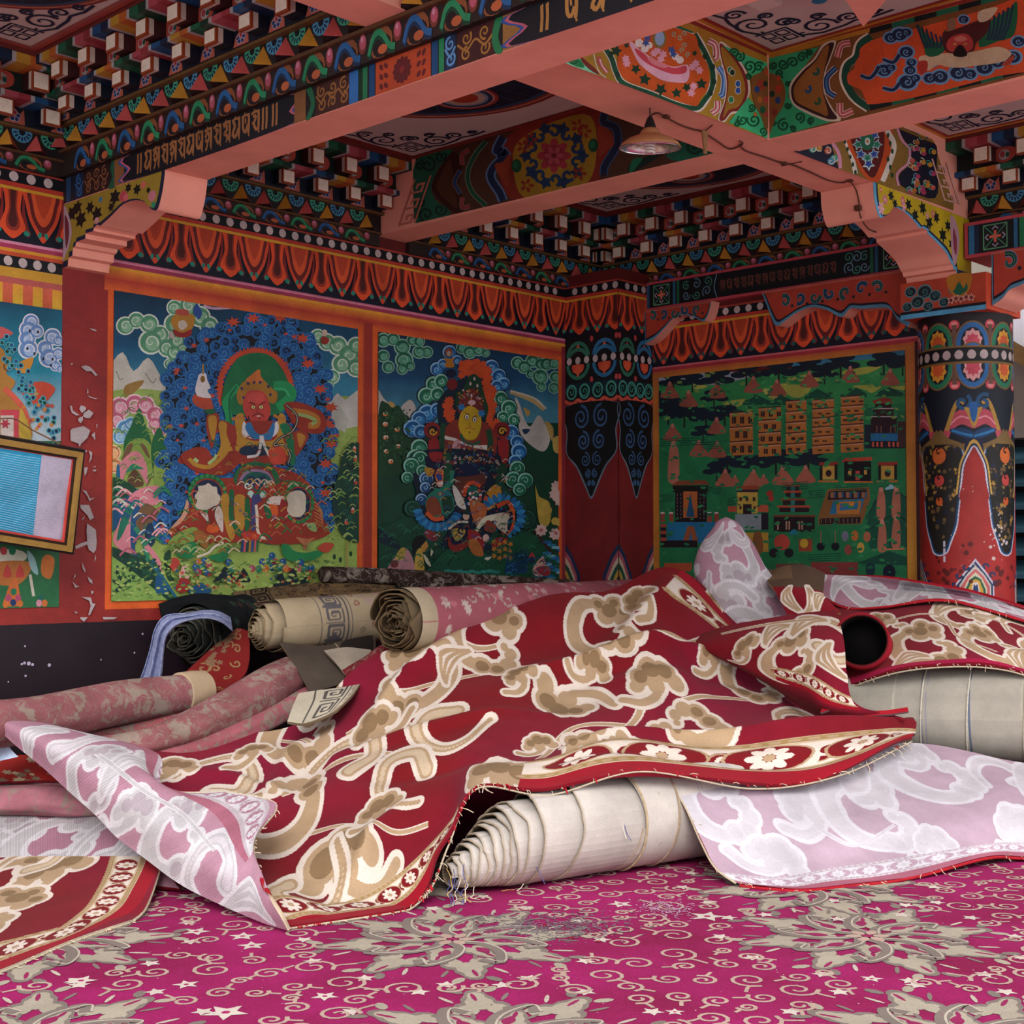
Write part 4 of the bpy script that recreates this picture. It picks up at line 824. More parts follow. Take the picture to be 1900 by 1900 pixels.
# capital above the round column
CP_ = setp(box('column_capital', (3.38, 3.80, -2.78, -2.301, 2.41, 2.60), plain_mat('orange_red_paint', H('a83e26', 1.4), .6, .1, 5)), 'painted red capital block with dark clouds on top of the round column', 'capital')
A = Art(1.05); A.r('a83e26', .0, 2.41, .48, 2.60); A.r('4f9ac0', 0, 2.405, .48, 2.43); A.r('0a0e18', 0, 2.43, .48, 2.445)
for u, z, r in ((.06, 2.55, .035), (.14, 2.54, .045), (.10, 2.49, .04), (.20, 2.51, .035), (.04, 2.47, .03), (.16, 2.46, .03), (.25, 2.47, .03), (.30, 2.53, .026)): A.e('4f7a80', u, z, r, r * .9, 12); A.e('101c22', u, z, r * .82, r * .7, 12); A.spiral('2a5a60', .008, u, z, r * .5, u * 30, 1.2)
A.s('a8701f', .27, 2.60, .40, 2.60, .38, 2.50, .30, 2.50); A.s('145a40', .31, 2.53, .335, 2.565, .36, 2.53, .375, 2.555, .38, 2.52, .335, 2.495, .30, 2.52)
for k in range(5): A.star('d8a090', .29 + k * .028, 2.475 + .006 * (k % 2), .024, 5, .5, k); A.star('6a1a1c', .29 + k * .028, 2.475 + .006 * (k % 2), .015, 5, .5, k)
A.mesh('painted_face', lambda u, v: np.array([3.378, -2.30 - u, v]), (-1, 0, 0), parent=CP_)
pr = [(2.785, 2.708), (3.6, 2.708)] + smooth_prof([(3.6, 2.70), (3.5, 2.58), (3.3, 2.62), (3.12, 2.60), (3.02, 2.56), (2.95, 2.52), (2.88, 2.50), (2.84, 2.46), (2.785, 2.43)])
wbr('red bracket with blue scroll leaves right of the column capital', pr, 3.44, 3.74, lambda A: leafy(A, 2.82, 3.5, 2.65, 6, .075))
# ---- round column
CX_, CY_, CR = 3.63, -2.545, .245
NA, NZ = 620, 760; zA, zB = .0, 2.41
C0 = math.atan2(CAM[1] - CY_, CAM[0] - CX_); Wc = 2 * math.pi * CR; cu = Wc / 2
K = Canvas(Wc, zB - zA, NA, NZ, '9c2622', .95)
def CH(z): return z
for k in range(-4, 5):
    u = cu + CR * math.radians(9 + 43 * k); cc, ci = (('2a6aa8', 'c8485a') if k % 2 == 0 else ('1f7a55', 'c87828'))
    if k == -4: continue
for z0, z1, c in ((2.02, 2.41, '1a1018'), (1.72, 2.06, '10151f')): K.r(c, 0, z0, Wc, z1)
for k in range(-4, 5):
    u = cu + CR * math.radians(9 + 43.5 * k); cc, c1, c2 = (('2a6aa8', 'c84a5c', 'e0a0a0') if k % 2 == 0 else ('1f7a55', 'cc5a2a', 'd89a2e'))
    for zc, s in ((2.24, 1), (2.13, -1)):
        K.e('7a5a34', u, zc, .092, .125, 30); K.e(cc, u, zc, .084, .116, 30); K.e('0e1626', u, zc, .062, .09, 26)
        K.star(c2, u, zc + s * .02, .052, 9, .8, 1.57 * s, 1.25); K.star(c1, u, zc + s * .012, .040, 9, .75, 1.57 * s, 1.2)
    um = u + CR * math.radians(21.7)
    for z, s in ((2.345, 1), (2.03, -1)): K.e('c84450', um, z, .028, .026, 18); K.e('e08a88', um, z + .006 * s, .018, .012, 12); K.r('6a4a3a', um - .012, min(z, z - s * .1), um + .012, max(z, z - s * .1))
K.r('7a5a2c', 0, 2.222, Wc, 2.235); K.r('0a0c12', 0, 2.148, Wc, 2.224); K.r('7a5a2c', 0, 2.138, Wc, 2.150)
for k in range(24): K.e('b8a6a4', (k + .5) * Wc / 24, 2.187, .0225, .024, 18)
# collar curls, lambrequin and hanging jewel clusters
for k in range(-2, 3):
    u = cu + CR * math.radians(9 + 87 * k); h = CR * math.radians(43.5)
    K.p('0c1626', u - h, 2.0, u + h, 2.0, u + h, 1.80, u, 1.86, u - h, 1.80)
    for s in (-1, 1):
        K.s('b84858', u, 1.80, u + s * .02, 1.87, u + s * .06, 1.90, u + s * .12, 1.86, u + s * .15, 1.80, u + s * .175, 1.74, u + s * .14, 1.73, u + s * .11, 1.79, u + s * .06, 1.82); K.l('e0909c', .008, u + s * .01, 1.845, u + s * .07, 1.86, u + s * .13, 1.81)
        K.l('b08838', .022, u + s * .14, 1.79, u + s * .10, 1.90, u + s * .07, 1.945, u + s * .045, 1.93); K.spiral('1c4a70', .02, u + s * .055, 1.935, .045, 1, 1.2, s)
        K.s('123a66', u, 1.775, u + s * .05, 1.80, u + s * .11, 1.80, u + s * .12, 1.785, u + s * .06, 1.755, u, 1.74); K.l('2a7ab0', .012, u, 1.757, u + s * .05, 1.77, u + s * .11, 1.79)
        K.e('2a9a6a', u + s * .135, 1.725, .018, .018, 14)
    K.s('b08838', u - .03, 1.87, u - .045, 1.91, u, 1.90, u + .045, 1.91, u + .03, 1.87, u, 1.80); K.s('1f5a98', u - .02, 1.93, u + .02, 1.93, u + .015, 1.86, u, 1.83, u - .015, 1.86)
    K.s('7a6034', u - h, 1.78, u - .13, 1.75, u - .06, 1.72, u - .03, 1.70, u - .05, 1.60, u - .11, 1.50, u - h, 1.45); K.s('7a6034', u + h, 1.78, u + .13, 1.75, u + .06, 1.72, u + .03, 1.70, u + .05, 1.60, u + .11, 1.50, u + h, 1.45)
    K.p('0f1838', u - .045, 1.745, u + .045, 1.745, u + .05, 1.66, u, 1.70, u - .05, 1.66)
def pend(u, s=1.0):
    L = [(0, 1.72), (.115, 1.70), (.12, 1.55), (.10, 1.42), (.085, 1.30), (.055, 1.22), (.03, 1.16), (0, 1.145)]
    for cc, e in (('c0c0d0', .014), ('15406a', .008), ('1a1814', 0)):
        P = [(u + x + (e if x else 0), z - (e if x < .12 else 0)) for x, z in L] + [(u - x - (e if x else 0), z - (e if x < .12 else 0)) for x, z in L[::-1]]
        K.s(cc, *[q for p in P for q in p], n=3)
    rr = random.Random(int(u * 1e3))
    for i in range(110):
        x, z = rr.uniform(-.1, .1), rr.uniform(1.2, 1.72)
        if abs(x) < .105 - max(0, 1.5 - z) * .24: K.star(rr.choice(('8a6a2e', '5a4a30', '2a2620', 'a8803a', '1a1f3a', '6a5030')), u + x, z, rr.uniform(.008, .017), 5, .55, i)
    for x, z, r, c in ((-.0, 1.66, .042, 'c8642c'), (0, 1.53, .03, 'b8403a'), (0, 1.42, .022, 'c85a24')): K.e('0e0a0a', u, z + .004, r + .006, r * 1.15, 20); K.e(c, u, z, r, r * 1.05, 20); K.spiral('0e0a0a', .008, u, z + r * .5, r * .5, 1, .8)
for k in range(-2, 3): pend(cu + CR * math.radians(9 - 43.5 + 87 * k) + (0 if k else .0))
for k in range(-2, 3):   # pointed outline of the red field
    u = cu + CR * math.radians(9 + 87 * k)
    for wd, cc in ((.026, 'c8a04a'), (.018, '0f2a4a'), (.008, 'd0c8d4')):
        o = {.026: .012, .018: .004, .008: 0}[wd]
        P = [(-.075, 1.44), (-.065, 1.52), (-.055, 1.60), (-.03, 1.66), (0, 1.705 + o), (.03, 1.66), (.055, 1.60), (.065, 1.52), (.075, 1.44)]
        K.l(cc, wd, *[q for x, z in P for q in (u + x * (1 + o * 8), z + o)])
    K.s('9c2622', u - .07, 1.42, u - .058, 1.52, u - .048, 1.60, u - .026, 1.655, u, 1.695, u + .026, 1.655, u + .048, 1.60, u + .058, 1.52, u + .07, 1.42)
    for j, (c, q) in enumerate((('c0b8c8', .098), ('1c2f54', .09), ('c0b8b0', .082), ('c05a60', .074), ('c8c0a0', .058), ('1f5a40', .05), ('c89a3a', .038), ('d8c8c0', .022), ('1c3a6a', .016))):
        K.p(c, u - q, .82, u - q, .99 - j * .006, u - q * .55, 1.05 - j * .008, u, 1.12 - j * .018, u + q * .55, 1.05 - j * .008, u + q, .99 - j * .006, u + q, .82)
    for s in (-1, 1):
        for z, x in ((1.075, .05), (1.03, .085), (.985, .105)): K.spiral('1c2f54', .012, u + s * x, z, .02, 0, .8, s)
rr = random.Random(4)
for i in range(26): K.star('c8b8b4', cu + CR * math.radians(rr.gauss(38, 9)), rr.gauss(1.26, .07), rr.uniform(.003, .013), 5, .6, i)
for i in range(18): K.star('cbb0a8', cu + CR * math.radians(rr.uniform(-30, 60)), rr.uniform(.95, 1.5), rr.uniform(.002, .005), 5, .6, i)
for x, z in ((-28, 1.16), (-28, 1.12), (-28, 1.20)): K.r('c0b8c8', cu + CR * math.radians(x) - .006, z - .02, cu + CR * math.radians(x) + .006, z + .012)
for i in range(30):
    x, z = rr.choice(((-30, 1.02), (50, 1.0), (-15, 1.08))); K.star('5a1414', cu + CR * math.radians(rr.gauss(x, 10)), rr.gauss(z, .06), rr.uniform(.008, .022), 7, .7, i)
P = np.zeros((NZ, NA, 3)); ang = C0 + (np.linspace(0, Wc, NA) - cu) / CR; P[..., 0] = CX_ + CR * np.cos(ang)[None]; P[..., 1] = CY_ + CR * np.sin(ang)[None]; P[..., 2] = np.linspace(zA, zB, NZ)[:, None]
I = np.arange(NA * NZ).reshape(NZ, NA); F = np.stack([I[:-1, :-1], I[:-1, 1:], I[1:, 1:], I[1:, :-1]], -1).reshape(-1, 4)
setp(mesh_obj('round_column', P.reshape(-1, 3), F, M_PAINT, None, cols=K.A.reshape(-1, 3), smooth=True), 'thick round red column with a band of white dots and hanging jewel ornaments', 'column')
# ---- murals of the right-hand exterior: shuttered wall seen past the column
M_TEAL = plain_mat('teal_slat_paint', H('2c5260', 1.1), .6, .15, 5); M_GREY = plain_mat('grey_render', H('8f887c', 1.0), .9, .1, 3)
setp(box('wall_right', (5.25, 5.4, -5.5, -1.2, 1.9, 3.2), M_GREY), kind='structure')
W1 = setp(box('window_1', (5.40, 5.44, -5.5, -1.2, 0, 1.9), plain_mat('dark_slat_gap', H('10181e'), .8, .1, 5)), kind='structure')
for k in range(12):
    z = 1.76 - k * .147; V = [(5.2, -5.4, z), (5.2, -1.3, z), (5.2, -1.3, z - .03), (5.2, -5.4, z - .03), (5.36, -5.4, z + .09), (5.36, -1.3, z + .09), (5.36, -1.3, z + .06), (5.36, -5.4, z + .06)]
    mesh_obj('shutter_slat', V, BOXF, M_TEAL, W1)
a_, b_ = onx(1862, 588, 5.1), onx(1905, 600, 5.1)
V = []
for x, dz in ((5.1, 0), (5.18, 0)):
    for px, py in ((1850, 585), (1960, 560), (1960, 700), (1900, 655), (1850, 625)): q = onx(px, py, x); V.append((x, q[1], q[2]))
o = setp(mesh_obj('awning', V, [(0, 1, 2, 3, 4), (9, 8, 7, 6, 5)] + [(i, (i + 1) % 5, (i + 1) % 5 + 5, i + 5) for i in range(5)], plain_mat('white_sheet', H('e0e0ea', 1.1), .5, .04, 3)), 'white awning corner outside, right of the column top', 'awning')
V = []
for x in (5.02, 5.08):
    for px, py in ((1850, 615), (1980, 690), (1980, 730), (1850, 650)): q = onx(px, py, x); V.append((x, q[1], q[2]))
setp(mesh_obj('awning_batten', V, [(0, 1, 2, 3), (7, 6, 5, 4)] + [(i, (i + 1) % 4, (i + 1) % 4 + 4, i + 4) for i in range(4)], plain_mat('tan_wood', H('8a6c42'), .8, .2, 9)), 'tan wooden batten under the white awning outside', 'batten')
# ================================================================== MURALS
GRC = ('c8d4c4', '4f8a68', '7fae8a'); GRC2 = ('86b49c', '1c5a46', '4f9478'); BLC = ('7fa8cc', '174a7c', '3a78b0'); BLU = ('3a78ac', '15457c', '1c5690')
def clouds(A, L, cs): A.cloud(L, cs)
def blobtree(A, L, c, dots=None, rs=3, n=20, r=9):
    for x, y, q in L: A.e(c, x, y, q, q * 1.05, 14)
def flame(A, x, y, r, rot=0, c='b8442a'):
    A.star(c, x, y, r, 7, .45, rot, .7)
def dabs(A, n, x0, y0, x1, y1, cols, r, seed, kind=0, poly=None):
    q = random.Random(seed)
    for i in range(n):
        x, y = q.uniform(x0, x1), q.uniform(y0, y1)
        if poly is not None and not inside(poly, x, y): continue
        c = q.choice(cols); rr = r * q.uniform(.6, 1.3)
        if kind == 0: A.e(c, x, y, rr, rr * .5, 6, q.uniform(-.5, .5))
        elif kind == 1: A.l(c, rr * .4, x - rr * 1.6, y + rr, x, y - rr * .4, x + rr * 1.6, y + rr * .6, n=3)
        elif kind == 2: A.spiral(c, rr * .35, x, y, rr, q.uniform(0, 6), 1.1, q.choice((-1, 1)), n=9)
        else: A.star(c, x, y, rr, 5, .5, q.uniform(0, 6))
def inside(P, x, y):
    c = False
    for i in range(len(P)):
        (xa, ya), (xb, yb) = P[i - 1], P[i]
        if (ya > y) != (yb > y) and x < (xb - xa) * (y - ya) / (yb - ya) + xa: c = not c
    return c
def mural(name, label, A, mapf, nn, clip): return setp(A.mesh(name, mapf, nn, clip=clip), label, 'mural')
mM = lambda u, v: ony(u, v, -.006)
def Q(x0, z0, x1, z1):
    """projected outline of a wall rectangle in photo pixels"""
    out = []
    for x, z in ((x0, z0), (x1, z0), (x1, z1), (x0, z1)):
        v = np.array([x, -.006, z]) - CAM; w_ = v @ FW; out.append((950 + FPX * (v @ RT) / w_, 950 - FPX * (v @ UP) / w_))
    return out
# ---------- big mural with the red-faced seated guardian
A = PA(1.1, 0, 500, .33684)
A.tf = (0, 0, 1)
A.r('0a2034', 195, 520, 680, 640, c2='0e4a6c', bands=6); A.r('0e4a6c', 195, 640, 680, 740, c2='3a86a0', bands=5); A.r('8aa04c', 195, 735, 680, 1130)
A.tf = (0, 500, .33684)
A.s('b8b4a8', 600, 560, 675, 455, 735, 560, 815, 485, 880, 580, 930, 650, 930, 760, 600, 760, n=3); A.s('8aa050', 600, 700, 700, 660, 930, 690, 940, 900, 600, 900)
A.l('6a6a50', 4, 640, 560, 660, 605, 680, 600); A.l('6a6a50', 4, 800, 570, 840, 625, 860, 600); A.s('8a6a34', 690, 640, 790, 610, 760, 660, 690, 705)
A.p('b8b4ac', 1780, 760, 1860, 680, 1900, 720, 2000, 640, 2000, 900, 1800, 1000); A.p('8aa050', 1780, 900, 1990, 860, 1990, 1000, 1800, 1100)
A.p('a8a89c', 1840, 790, 1870, 750, 1920, 830, 1900, 900, 1840, 860)
clouds(A, [(690, 310, 52), (750, 280, 48), (820, 300, 55), (880, 360, 55), (830, 400, 70), (920, 430, 55), (960, 460, 50), (970, 390, 50), (960, 300, 60), (960, 210, 45), (1040, 200, 60), (1100, 260, 60), (1150, 310, 55), (1010, 440, 40), (930, 520, 30)], GRC)
clouds(A, [(1750, 370, 44), (1800, 400, 50), (1860, 420, 56), (1920, 470, 62), (1880, 520, 55), (1960, 540, 55), (1830, 590, 42), (1810, 630, 30), (1960, 420, 50)], GRC)
clouds(A, [(660, 760, 60), (740, 740, 55), (800, 750, 55), (850, 800, 50), (640, 830, 50), (880, 880, 45), (850, 850, 40)], ('d8b8c0', 'b05a70', 'd090a0')); clouds(A, [(690, 880, 55), (660, 920, 44), (720, 850, 40)], ('b0c8d8', '4a80a8', '80a8c0')); clouds(A, [(620, 1010, 46), (630, 1080, 44)], ('d8b898', 'b87040', 'd8a070'))
A.s('1a5c34', 680, 960, 720, 860, 765, 765, 800, 860, 830, 960, 800, 1100, 700, 1100); A.s('7a9440', 690, 980, 760, 930, 830, 970, 850, 1120, 680, 1120); A.s('1a5c34', 830, 980, 875, 870, 910, 980, 900, 1150, 850, 1150); A.s('7a9440', 850, 1040, 900, 1020, 905, 1180, 850, 1180)
for L in ([670, 1040, 700, 970, 730, 960, 720, 1000, 690, 1045], [770, 960, 800, 975, 825, 1040, 800, 1020], [830, 1150, 850, 1040, 840, 1110, 800, 1200]): A.s('6a4e34', *L)
A.s('c87a84', 640, 1180, 650, 1080, 740, 1000, 800, 1060, 810, 1180, 780, 1140, 740, 1080, 690, 1120, 670, 1180); A.s('1c5a80', 640, 1190, 640, 1090, 655, 1080, 660, 1190); A.s('2a7a5c', 690, 1120, 730, 1070, 790, 1100, 740, 1100); A.s('5a3c28', 700, 1160, 740, 1100, 790, 1180, 740, 1200)
A.s('14402c', 600, 1160, 680, 1160, 760, 1230, 700, 1300, 600, 1340); A.s('164a6c', 600, 1300, 700, 1250, 760, 1210, 700, 1340, 640, 1420, 600, 1450)
A.s('c87a84', 620, 1500, 650, 1400, 720, 1240, 850, 1190, 920, 1240, 860, 1290, 780, 1320, 730, 1400, 720, 1500, 745, 1570, 690, 1560); A.s('1d6a54', 640, 1480, 680, 1330, 740, 1290, 700, 1400, 660, 1480); A.s('184a74', 720, 1360, 760, 1300, 800, 1400, 740, 1520, 760, 1590, 720, 1540)
A.s('6a4e34', 745, 1380, 790, 1290, 860, 1320, 890, 1380, 850, 1430, 800, 1400, 770, 1470); A.s('14304a', 800, 1420, 840, 1400, 850, 1500, 800, 1530)
A.l('2a7a5c', 26, 740, 1420, 790, 1500, 810, 1600, 840, 1680); A.l('c87a84', 28, 800, 1520, 850, 1580, 880, 1660, 860, 1760); A.l('1c5a70', 30, 830, 1600, 900, 1720, 960, 1810)
A.p('12382a', 600, 1520, 700, 1560, 800, 1600, 900, 1720, 960, 1810, 930, 1830, 820, 1740, 700, 1640, 600, 1570); A.p('7a9a4a', 600, 1570, 700, 1640, 820, 1740, 930, 1830, 600, 1850)
A.l('12382a', 8, 610, 1800, 640, 1760, 710, 1710); A.l('12382a', 8, 660, 1745, 600, 1700)
for x, y in ((640, 1770), (660, 1750), (690, 1735), (710, 1715), (660, 1700), (630, 1720)): A.star('12382a', x, y, 18, 5, .4, x)
# blue flame-cloud aureole filled with curls
r = random.Random(11)
body = np.array([(1000, 480), (1040, 400), (1130, 350), (1240, 320), (1400, 270), (1600, 280), (1700, 380), (1740, 480), (1800, 580), (1800, 700), (1790, 800), (1830, 900), (1810, 1010), (1840, 1150), (1830, 1300), (1800, 1420), (1500, 1480), (1100, 1460), (900, 1480), (870, 1400), (900, 1250), (930, 1150), (880, 1060), (930, 950), (910, 850), (910, 700), (910, 600), (950, 540)])
A.p('0a0e1a', *body.ravel())
pts = []
for k in range(9000):
    x, y = r.uniform(880, 1850), r.uniform(260, 1480)
    if inside(body, x, y) and all((x - a) ** 2 + (y - b) ** 2 > 46 ** 2 for a, b, _ in pts): pts.append((x, y, r.uniform(30, 42)))
pts += [(a, b, 34) for a, b in body[::1]]
for x, y, q in pts: A.e('2a6a9c', x, y, q, q, 12); A.e('184c86', x, y, q * .86, q * .86, 12)
for i, (x, y, q) in enumerate(pts):
    A.spiral('07101f' if i % 3 == 0 else '3a7cb0', 12 if i % 3 == 0 else 6, x, y, q * .55, r.uniform(0, 6), 1.1, r.choice((-1, 1)), 4)
for i in range(70):
    x, y, q = r.choice(pts); flame(A, x + 20, y + 15, r.uniform(14, 26), r.uniform(0, 6))
for x, y in ((1280, 290), (1390, 270), (1540, 265), (1660, 380), (1690, 520), (1760, 660), (1820, 760), (1800, 850), (1820, 960), (1790, 1070), (1790, 1230)): flame(A, x, y, 44, x)
A.tf = (300, 600, .18947)   # upper figure detail
for k in range(34):
    a = math.pi * (1.12 - 1.24 * k / 33); A.star('b8452a', 905 + 345 * math.cos(a), 640 - 370 * math.sin(a), 48, 5, .5, a)
A.s('17653c', 590, 640, 640, 480, 740, 340, 900, 290, 1050, 320, 1160, 440, 1240, 620, 1240, 760, 1100, 900, 700, 900, 580, 800)
A.l('1f8a50', 60, 740, 610, 680, 680, 610, 780, 640, 900, 650, 1050, 690, 1250, w1=70); A.l('12603a', 20, 720, 620, 650, 740, 660, 950, 690, 1200)
A.l('1f8a50', 100, 1080, 620, 1200, 620, 1260, 700, 1180, 790, 1120, 830); A.l('3ca870', 16, 1090, 640, 1190, 650, 1240, 720)
A.s('9a6a24', 720, 700, 770, 590, 820, 560, 850, 520, 940, 450, 960, 520, 1000, 570, 1070, 640, 1120, 690, 1080, 790, 900, 700, 760, 800); A.s('c06a30', 810, 560, 860, 510, 940, 455, 950, 520, 980, 560, 890, 590)
for x, y in ((770, 640), (830, 590), (890, 580), (950, 580), (1030, 620), (790, 730), (1050, 700)): A.e('2a2a5a', x, y, 14, 16, 8)
A.s('b03c34', 780, 800, 820, 680, 900, 655, 990, 680, 1040, 790, 1050, 880, 1010, 970, 930, 1020, 850, 970, 800, 890); A.s('c04a42', 830, 700, 900, 675, 980, 700, 990, 780, 900, 790, 830, 770)
for x in (882, 960): A.e('6a2420', x, 822, 28, 22, 10); A.e('d8d080', x, 822, 20, 16, 10); A.e('141414', x, 822, 7, 8, 8)
A.l('5a1a18', 12, 840, 775, 880, 785, 900, 800); A.l('5a1a18', 12, 1000, 770, 965, 785, 945, 800); A.l('7a2420', 14, 870, 915, 900, 895, 935, 888, 970, 900, 990, 915); A.l('8a3030', 12, 925, 830, 920, 870, 945, 880); A.e('d8a898', 933, 910, 20, 8, 8); A.e('7a2a24', 940, 930, 10, 16, 7)
A.s('101c2c', 830, 900, 870, 980, 940, 1030, 1000, 980, 1050, 900, 1060, 960, 970, 1090, 900, 1040, 840, 960)
A.s('8a3420', 440, 900, 530, 880, 560, 960, 520, 1100, 480, 1230, 430, 1040); A.s('a87a28', 450, 920, 520, 910, 530, 1000, 500, 1150, 460, 1060)
A.s('a8442c', 290, 740, 330, 690, 450, 710, 490, 790, 490, 850, 400, 840, 320, 800); A.s('c8c0c0', 320, 640, 340, 560, 360, 500, 420, 490, 440, 560, 470, 630, 440, 660, 475, 730, 360, 720, 330, 690); A.e('7a5a20', 393, 548, 24, 34, 10); A.l('9a7028', 16, 395, 400, 396, 500); A.s('185a3a', 410, 850, 520, 840, 490, 890, 430, 880)
A.s('8a2c20', 560, 960, 700, 1000, 800, 960, 1100, 960, 1240, 1000, 1330, 1180, 1180, 1372, 700, 1372, 620, 1250)
A.s('a87a28', 700, 930, 790, 900, 790, 1200, 700, 1372, 640, 1372, 720, 1150); A.s('a87a28', 1130, 900, 1200, 930, 1180, 1150, 1240, 1300, 1120, 1200); A.l('a8682c', 30, 670, 940, 760, 920, 800, 940); A.l('a8682c', 30, 1080, 900, 1140, 930, 1190, 930)
A.s('c8c4c4', 770, 1050, 790, 960, 850, 1060, 900, 1130, 790, 1110); A.s('c8c4c4', 1130, 1040, 1110, 960, 1040, 1060, 1000, 1120, 1080, 1110); A.s('2a6a9c', 850, 970, 900, 1060, 960, 1090, 1030, 1050, 1080, 960, 1090, 1040, 1050, 1140, 960, 1130, 870, 1130, 800, 1020); A.s('a87a28', 800, 1130, 880, 1150, 1060, 1150, 1110, 1120, 1080, 1210, 820, 1210)
A.s('14243c', 760, 1220, 900, 1190, 1030, 1210, 1020, 1290, 770, 1290); A.l('c8c0bc', 26, 955, 1100, 950, 1200, 920, 1290, 820, 1310); A.l('c8c0bc', 26, 965, 1100, 990, 1200, 1040, 1300, 1100, 1372)
A.s('176a44', 1140, 1000, 1230, 1000, 1290, 1200, 1290, 1372, 1240, 1372, 1200, 1150); A.s('8a2c1c', 1180, 800, 1300, 770, 1460, 820, 1560, 880, 1600, 980, 1560, 1070, 1440, 1080, 1330, 1040, 1250, 950); A.l('a86a28', 60, 1260, 860, 1400, 880, 1500, 930, 1500, 1000, 1420, 1000); A.l('8aa060', 34, 1320, 890, 1430, 920, 1490, 960, 1450, 990)
A.s('8a3420', 1300, 1050, 1420, 1090, 1380, 1200, 1300, 1300, 1280, 1180); A.s('a8742c', 1310, 1080, 1390, 1110, 1340, 1220)
A.s('b8402c', 1040, 1230, 1120, 1200, 1200, 1260, 1180, 1372, 1060, 1372, 1030, 1290); A.l('20201c', 26, 1200, 800, 1290, 880, 1310, 960, 1260, 1060, 1150, 1120, 1080, 1200, 1180, 1190, 1240, 1290, 1220, 1372); A.l('a8a090', 8, 1200, 800, 1290, 880, 1310, 960, 1260, 1060, 1150, 1120, 1080, 1200, 1180, 1190, 1240, 1290, 1220, 1372)
A.s('8a2c1c', 180, 1290, 300, 1220, 420, 1220, 470, 1290, 430, 1372, 170, 1372); A.l('a87a28', 40, 240, 1350, 300, 1270, 400, 1270, 400, 1340); A.s('a87a28', 540, 980, 620, 980, 640, 1100, 700, 1230, 600, 1372, 480, 1372, 560, 1200); A.s('8a2c20', 640, 960, 660, 1100, 710, 1250, 690, 1372, 660, 1372, 680, 1250, 620, 1080)
A.tf = (300, 840, .18947)   # lower figure detail
A.s('8a2c1c', 60, 760, 130, 680, 240, 570, 400, 380, 520, 260, 700, 240, 900, 130, 1150, 150, 1330, 220, 1440, 330, 1500, 500, 1600, 720, 1620, 800, 1400, 880, 1100, 900, 900, 870, 600, 880, 300, 880, 100, 840)
A.s('8a2c1c', 170, 40, 260, -30, 420, -30, 500, 50, 640, -10, 750, 0, 730, 120, 600, 215, 480, 215, 280, 170); A.l('a87a28', 40, 250, 60, 320, 120, 450, 140, 560, 60, 620, -10); A.l('9ab070', 34, 300, 60, 340, 90); A.l('9ab070', 30, 440, 110, 500, 60, 520, 20)
A.s('185a34', 690, 230, 760, 130, 900, 90, 1050, 130, 1130, 230, 1090, 320, 740, 320); A.s('7a3028', 720, 280, 760, 180, 900, 130, 1040, 180, 1090, 290, 1060, 330, 760, 330); A.s('8a6a8a', 740, 270, 800, 190, 900, 160, 1020, 190, 1080, 280, 1050, 270, 900, 190, 780, 260); A.s('14504a', 780, 250, 840, 200, 920, 190, 1010, 210, 1060, 280, 1000, 330, 920, 380, 850, 340, 780, 310)
A.s('142c4c', 820, 240, 870, 230, 915, 260, 960, 230, 1000, 240, 990, 300, 920, 350, 840, 310)
for x in (882, 948): A.s('c8b898', x - 22, 250, x + 20, 290, x + 10, 295, x - 15, 280); A.e('a03024', x, 278, 8)
for x in (825, 1010): A.spiral('c8d0d0', 14, x, 320, 44, 0, 1, 1 if x < 900 else -1)
A.s('a8c0b4', 820, 400, 860, 370, 900, 430, 850, 440); A.s('a8c0b4', 940, 430, 970, 370, 1010, 400, 990, 440); A.s('a03424', 895, 320, 930, 320, 925, 360, 905, 360)
for cx, cy, rx, ry in ((430, 400, 190, 190), (1325, 490, 150, 205)):
    A.e('1d5a30', cx, cy, rx, ry, 30)
    for k in range(20): a = k * .314; A.e('2a7a44', cx + rx * .92 * math.cos(a), cy + ry * .92 * math.sin(a), 20, 20, 7)
    A.e('8a2c20', cx, cy + 8, rx * .82, ry * .82, 26); A.e('14203c', cx, cy + 10, rx * .74, ry * .76, 26)
A.s('bfb2a0', 440, 300, 480, 330, 520, 340, 530, 400, 555, 430, 540, 500, 480, 530, 420, 560, 340, 550, 310, 520, 330, 470, 305, 430, 340, 370, 340, 330, 400, 320)
A.s('bfb2a0', 1320, 370, 1370, 390, 1395, 440, 1390, 520, 1385, 580, 1330, 630, 1260, 620, 1210, 570, 1220, 500, 1205, 440, 1240, 390)
A.s('a87a28', 700, 430, 800, 430, 810, 600, 800, 700, 740, 800, 700, 640); A.s('185a34', 640, 400, 690, 380, 690, 640, 780, 800, 740, 820, 640, 680); A.s('185a34', 800, 460, 840, 460, 850, 700, 800, 760); A.s('a87a28', 560, 440, 640, 420, 640, 640, 700, 780, 660, 860, 600, 700)
A.s('3a3a6a', 870, 420, 930, 400, 960, 480, 920, 500, 930, 700, 860, 760, 860, 560); A.l('c8b8a8', 28, 905, 510, 915, 600, 920, 750, 950, 820, 995, 840); A.l('c8b8a8', 22, 590, 880, 500, 920, 440, 980, 330, 1020)
A.s('c8b8b0', 1010, 490, 1060, 430, 1180, 430, 1170, 500, 1080, 510); A.s('c2511f', 1030, 510, 1110, 520, 1120, 600, 1080, 640, 1030, 580); A.s('8a2420', 1150, 460, 1190, 470, 1230, 560, 1200, 620, 1140, 600); A.s('185a34', 980, 500, 1030, 520, 1060, 620, 1010, 640)
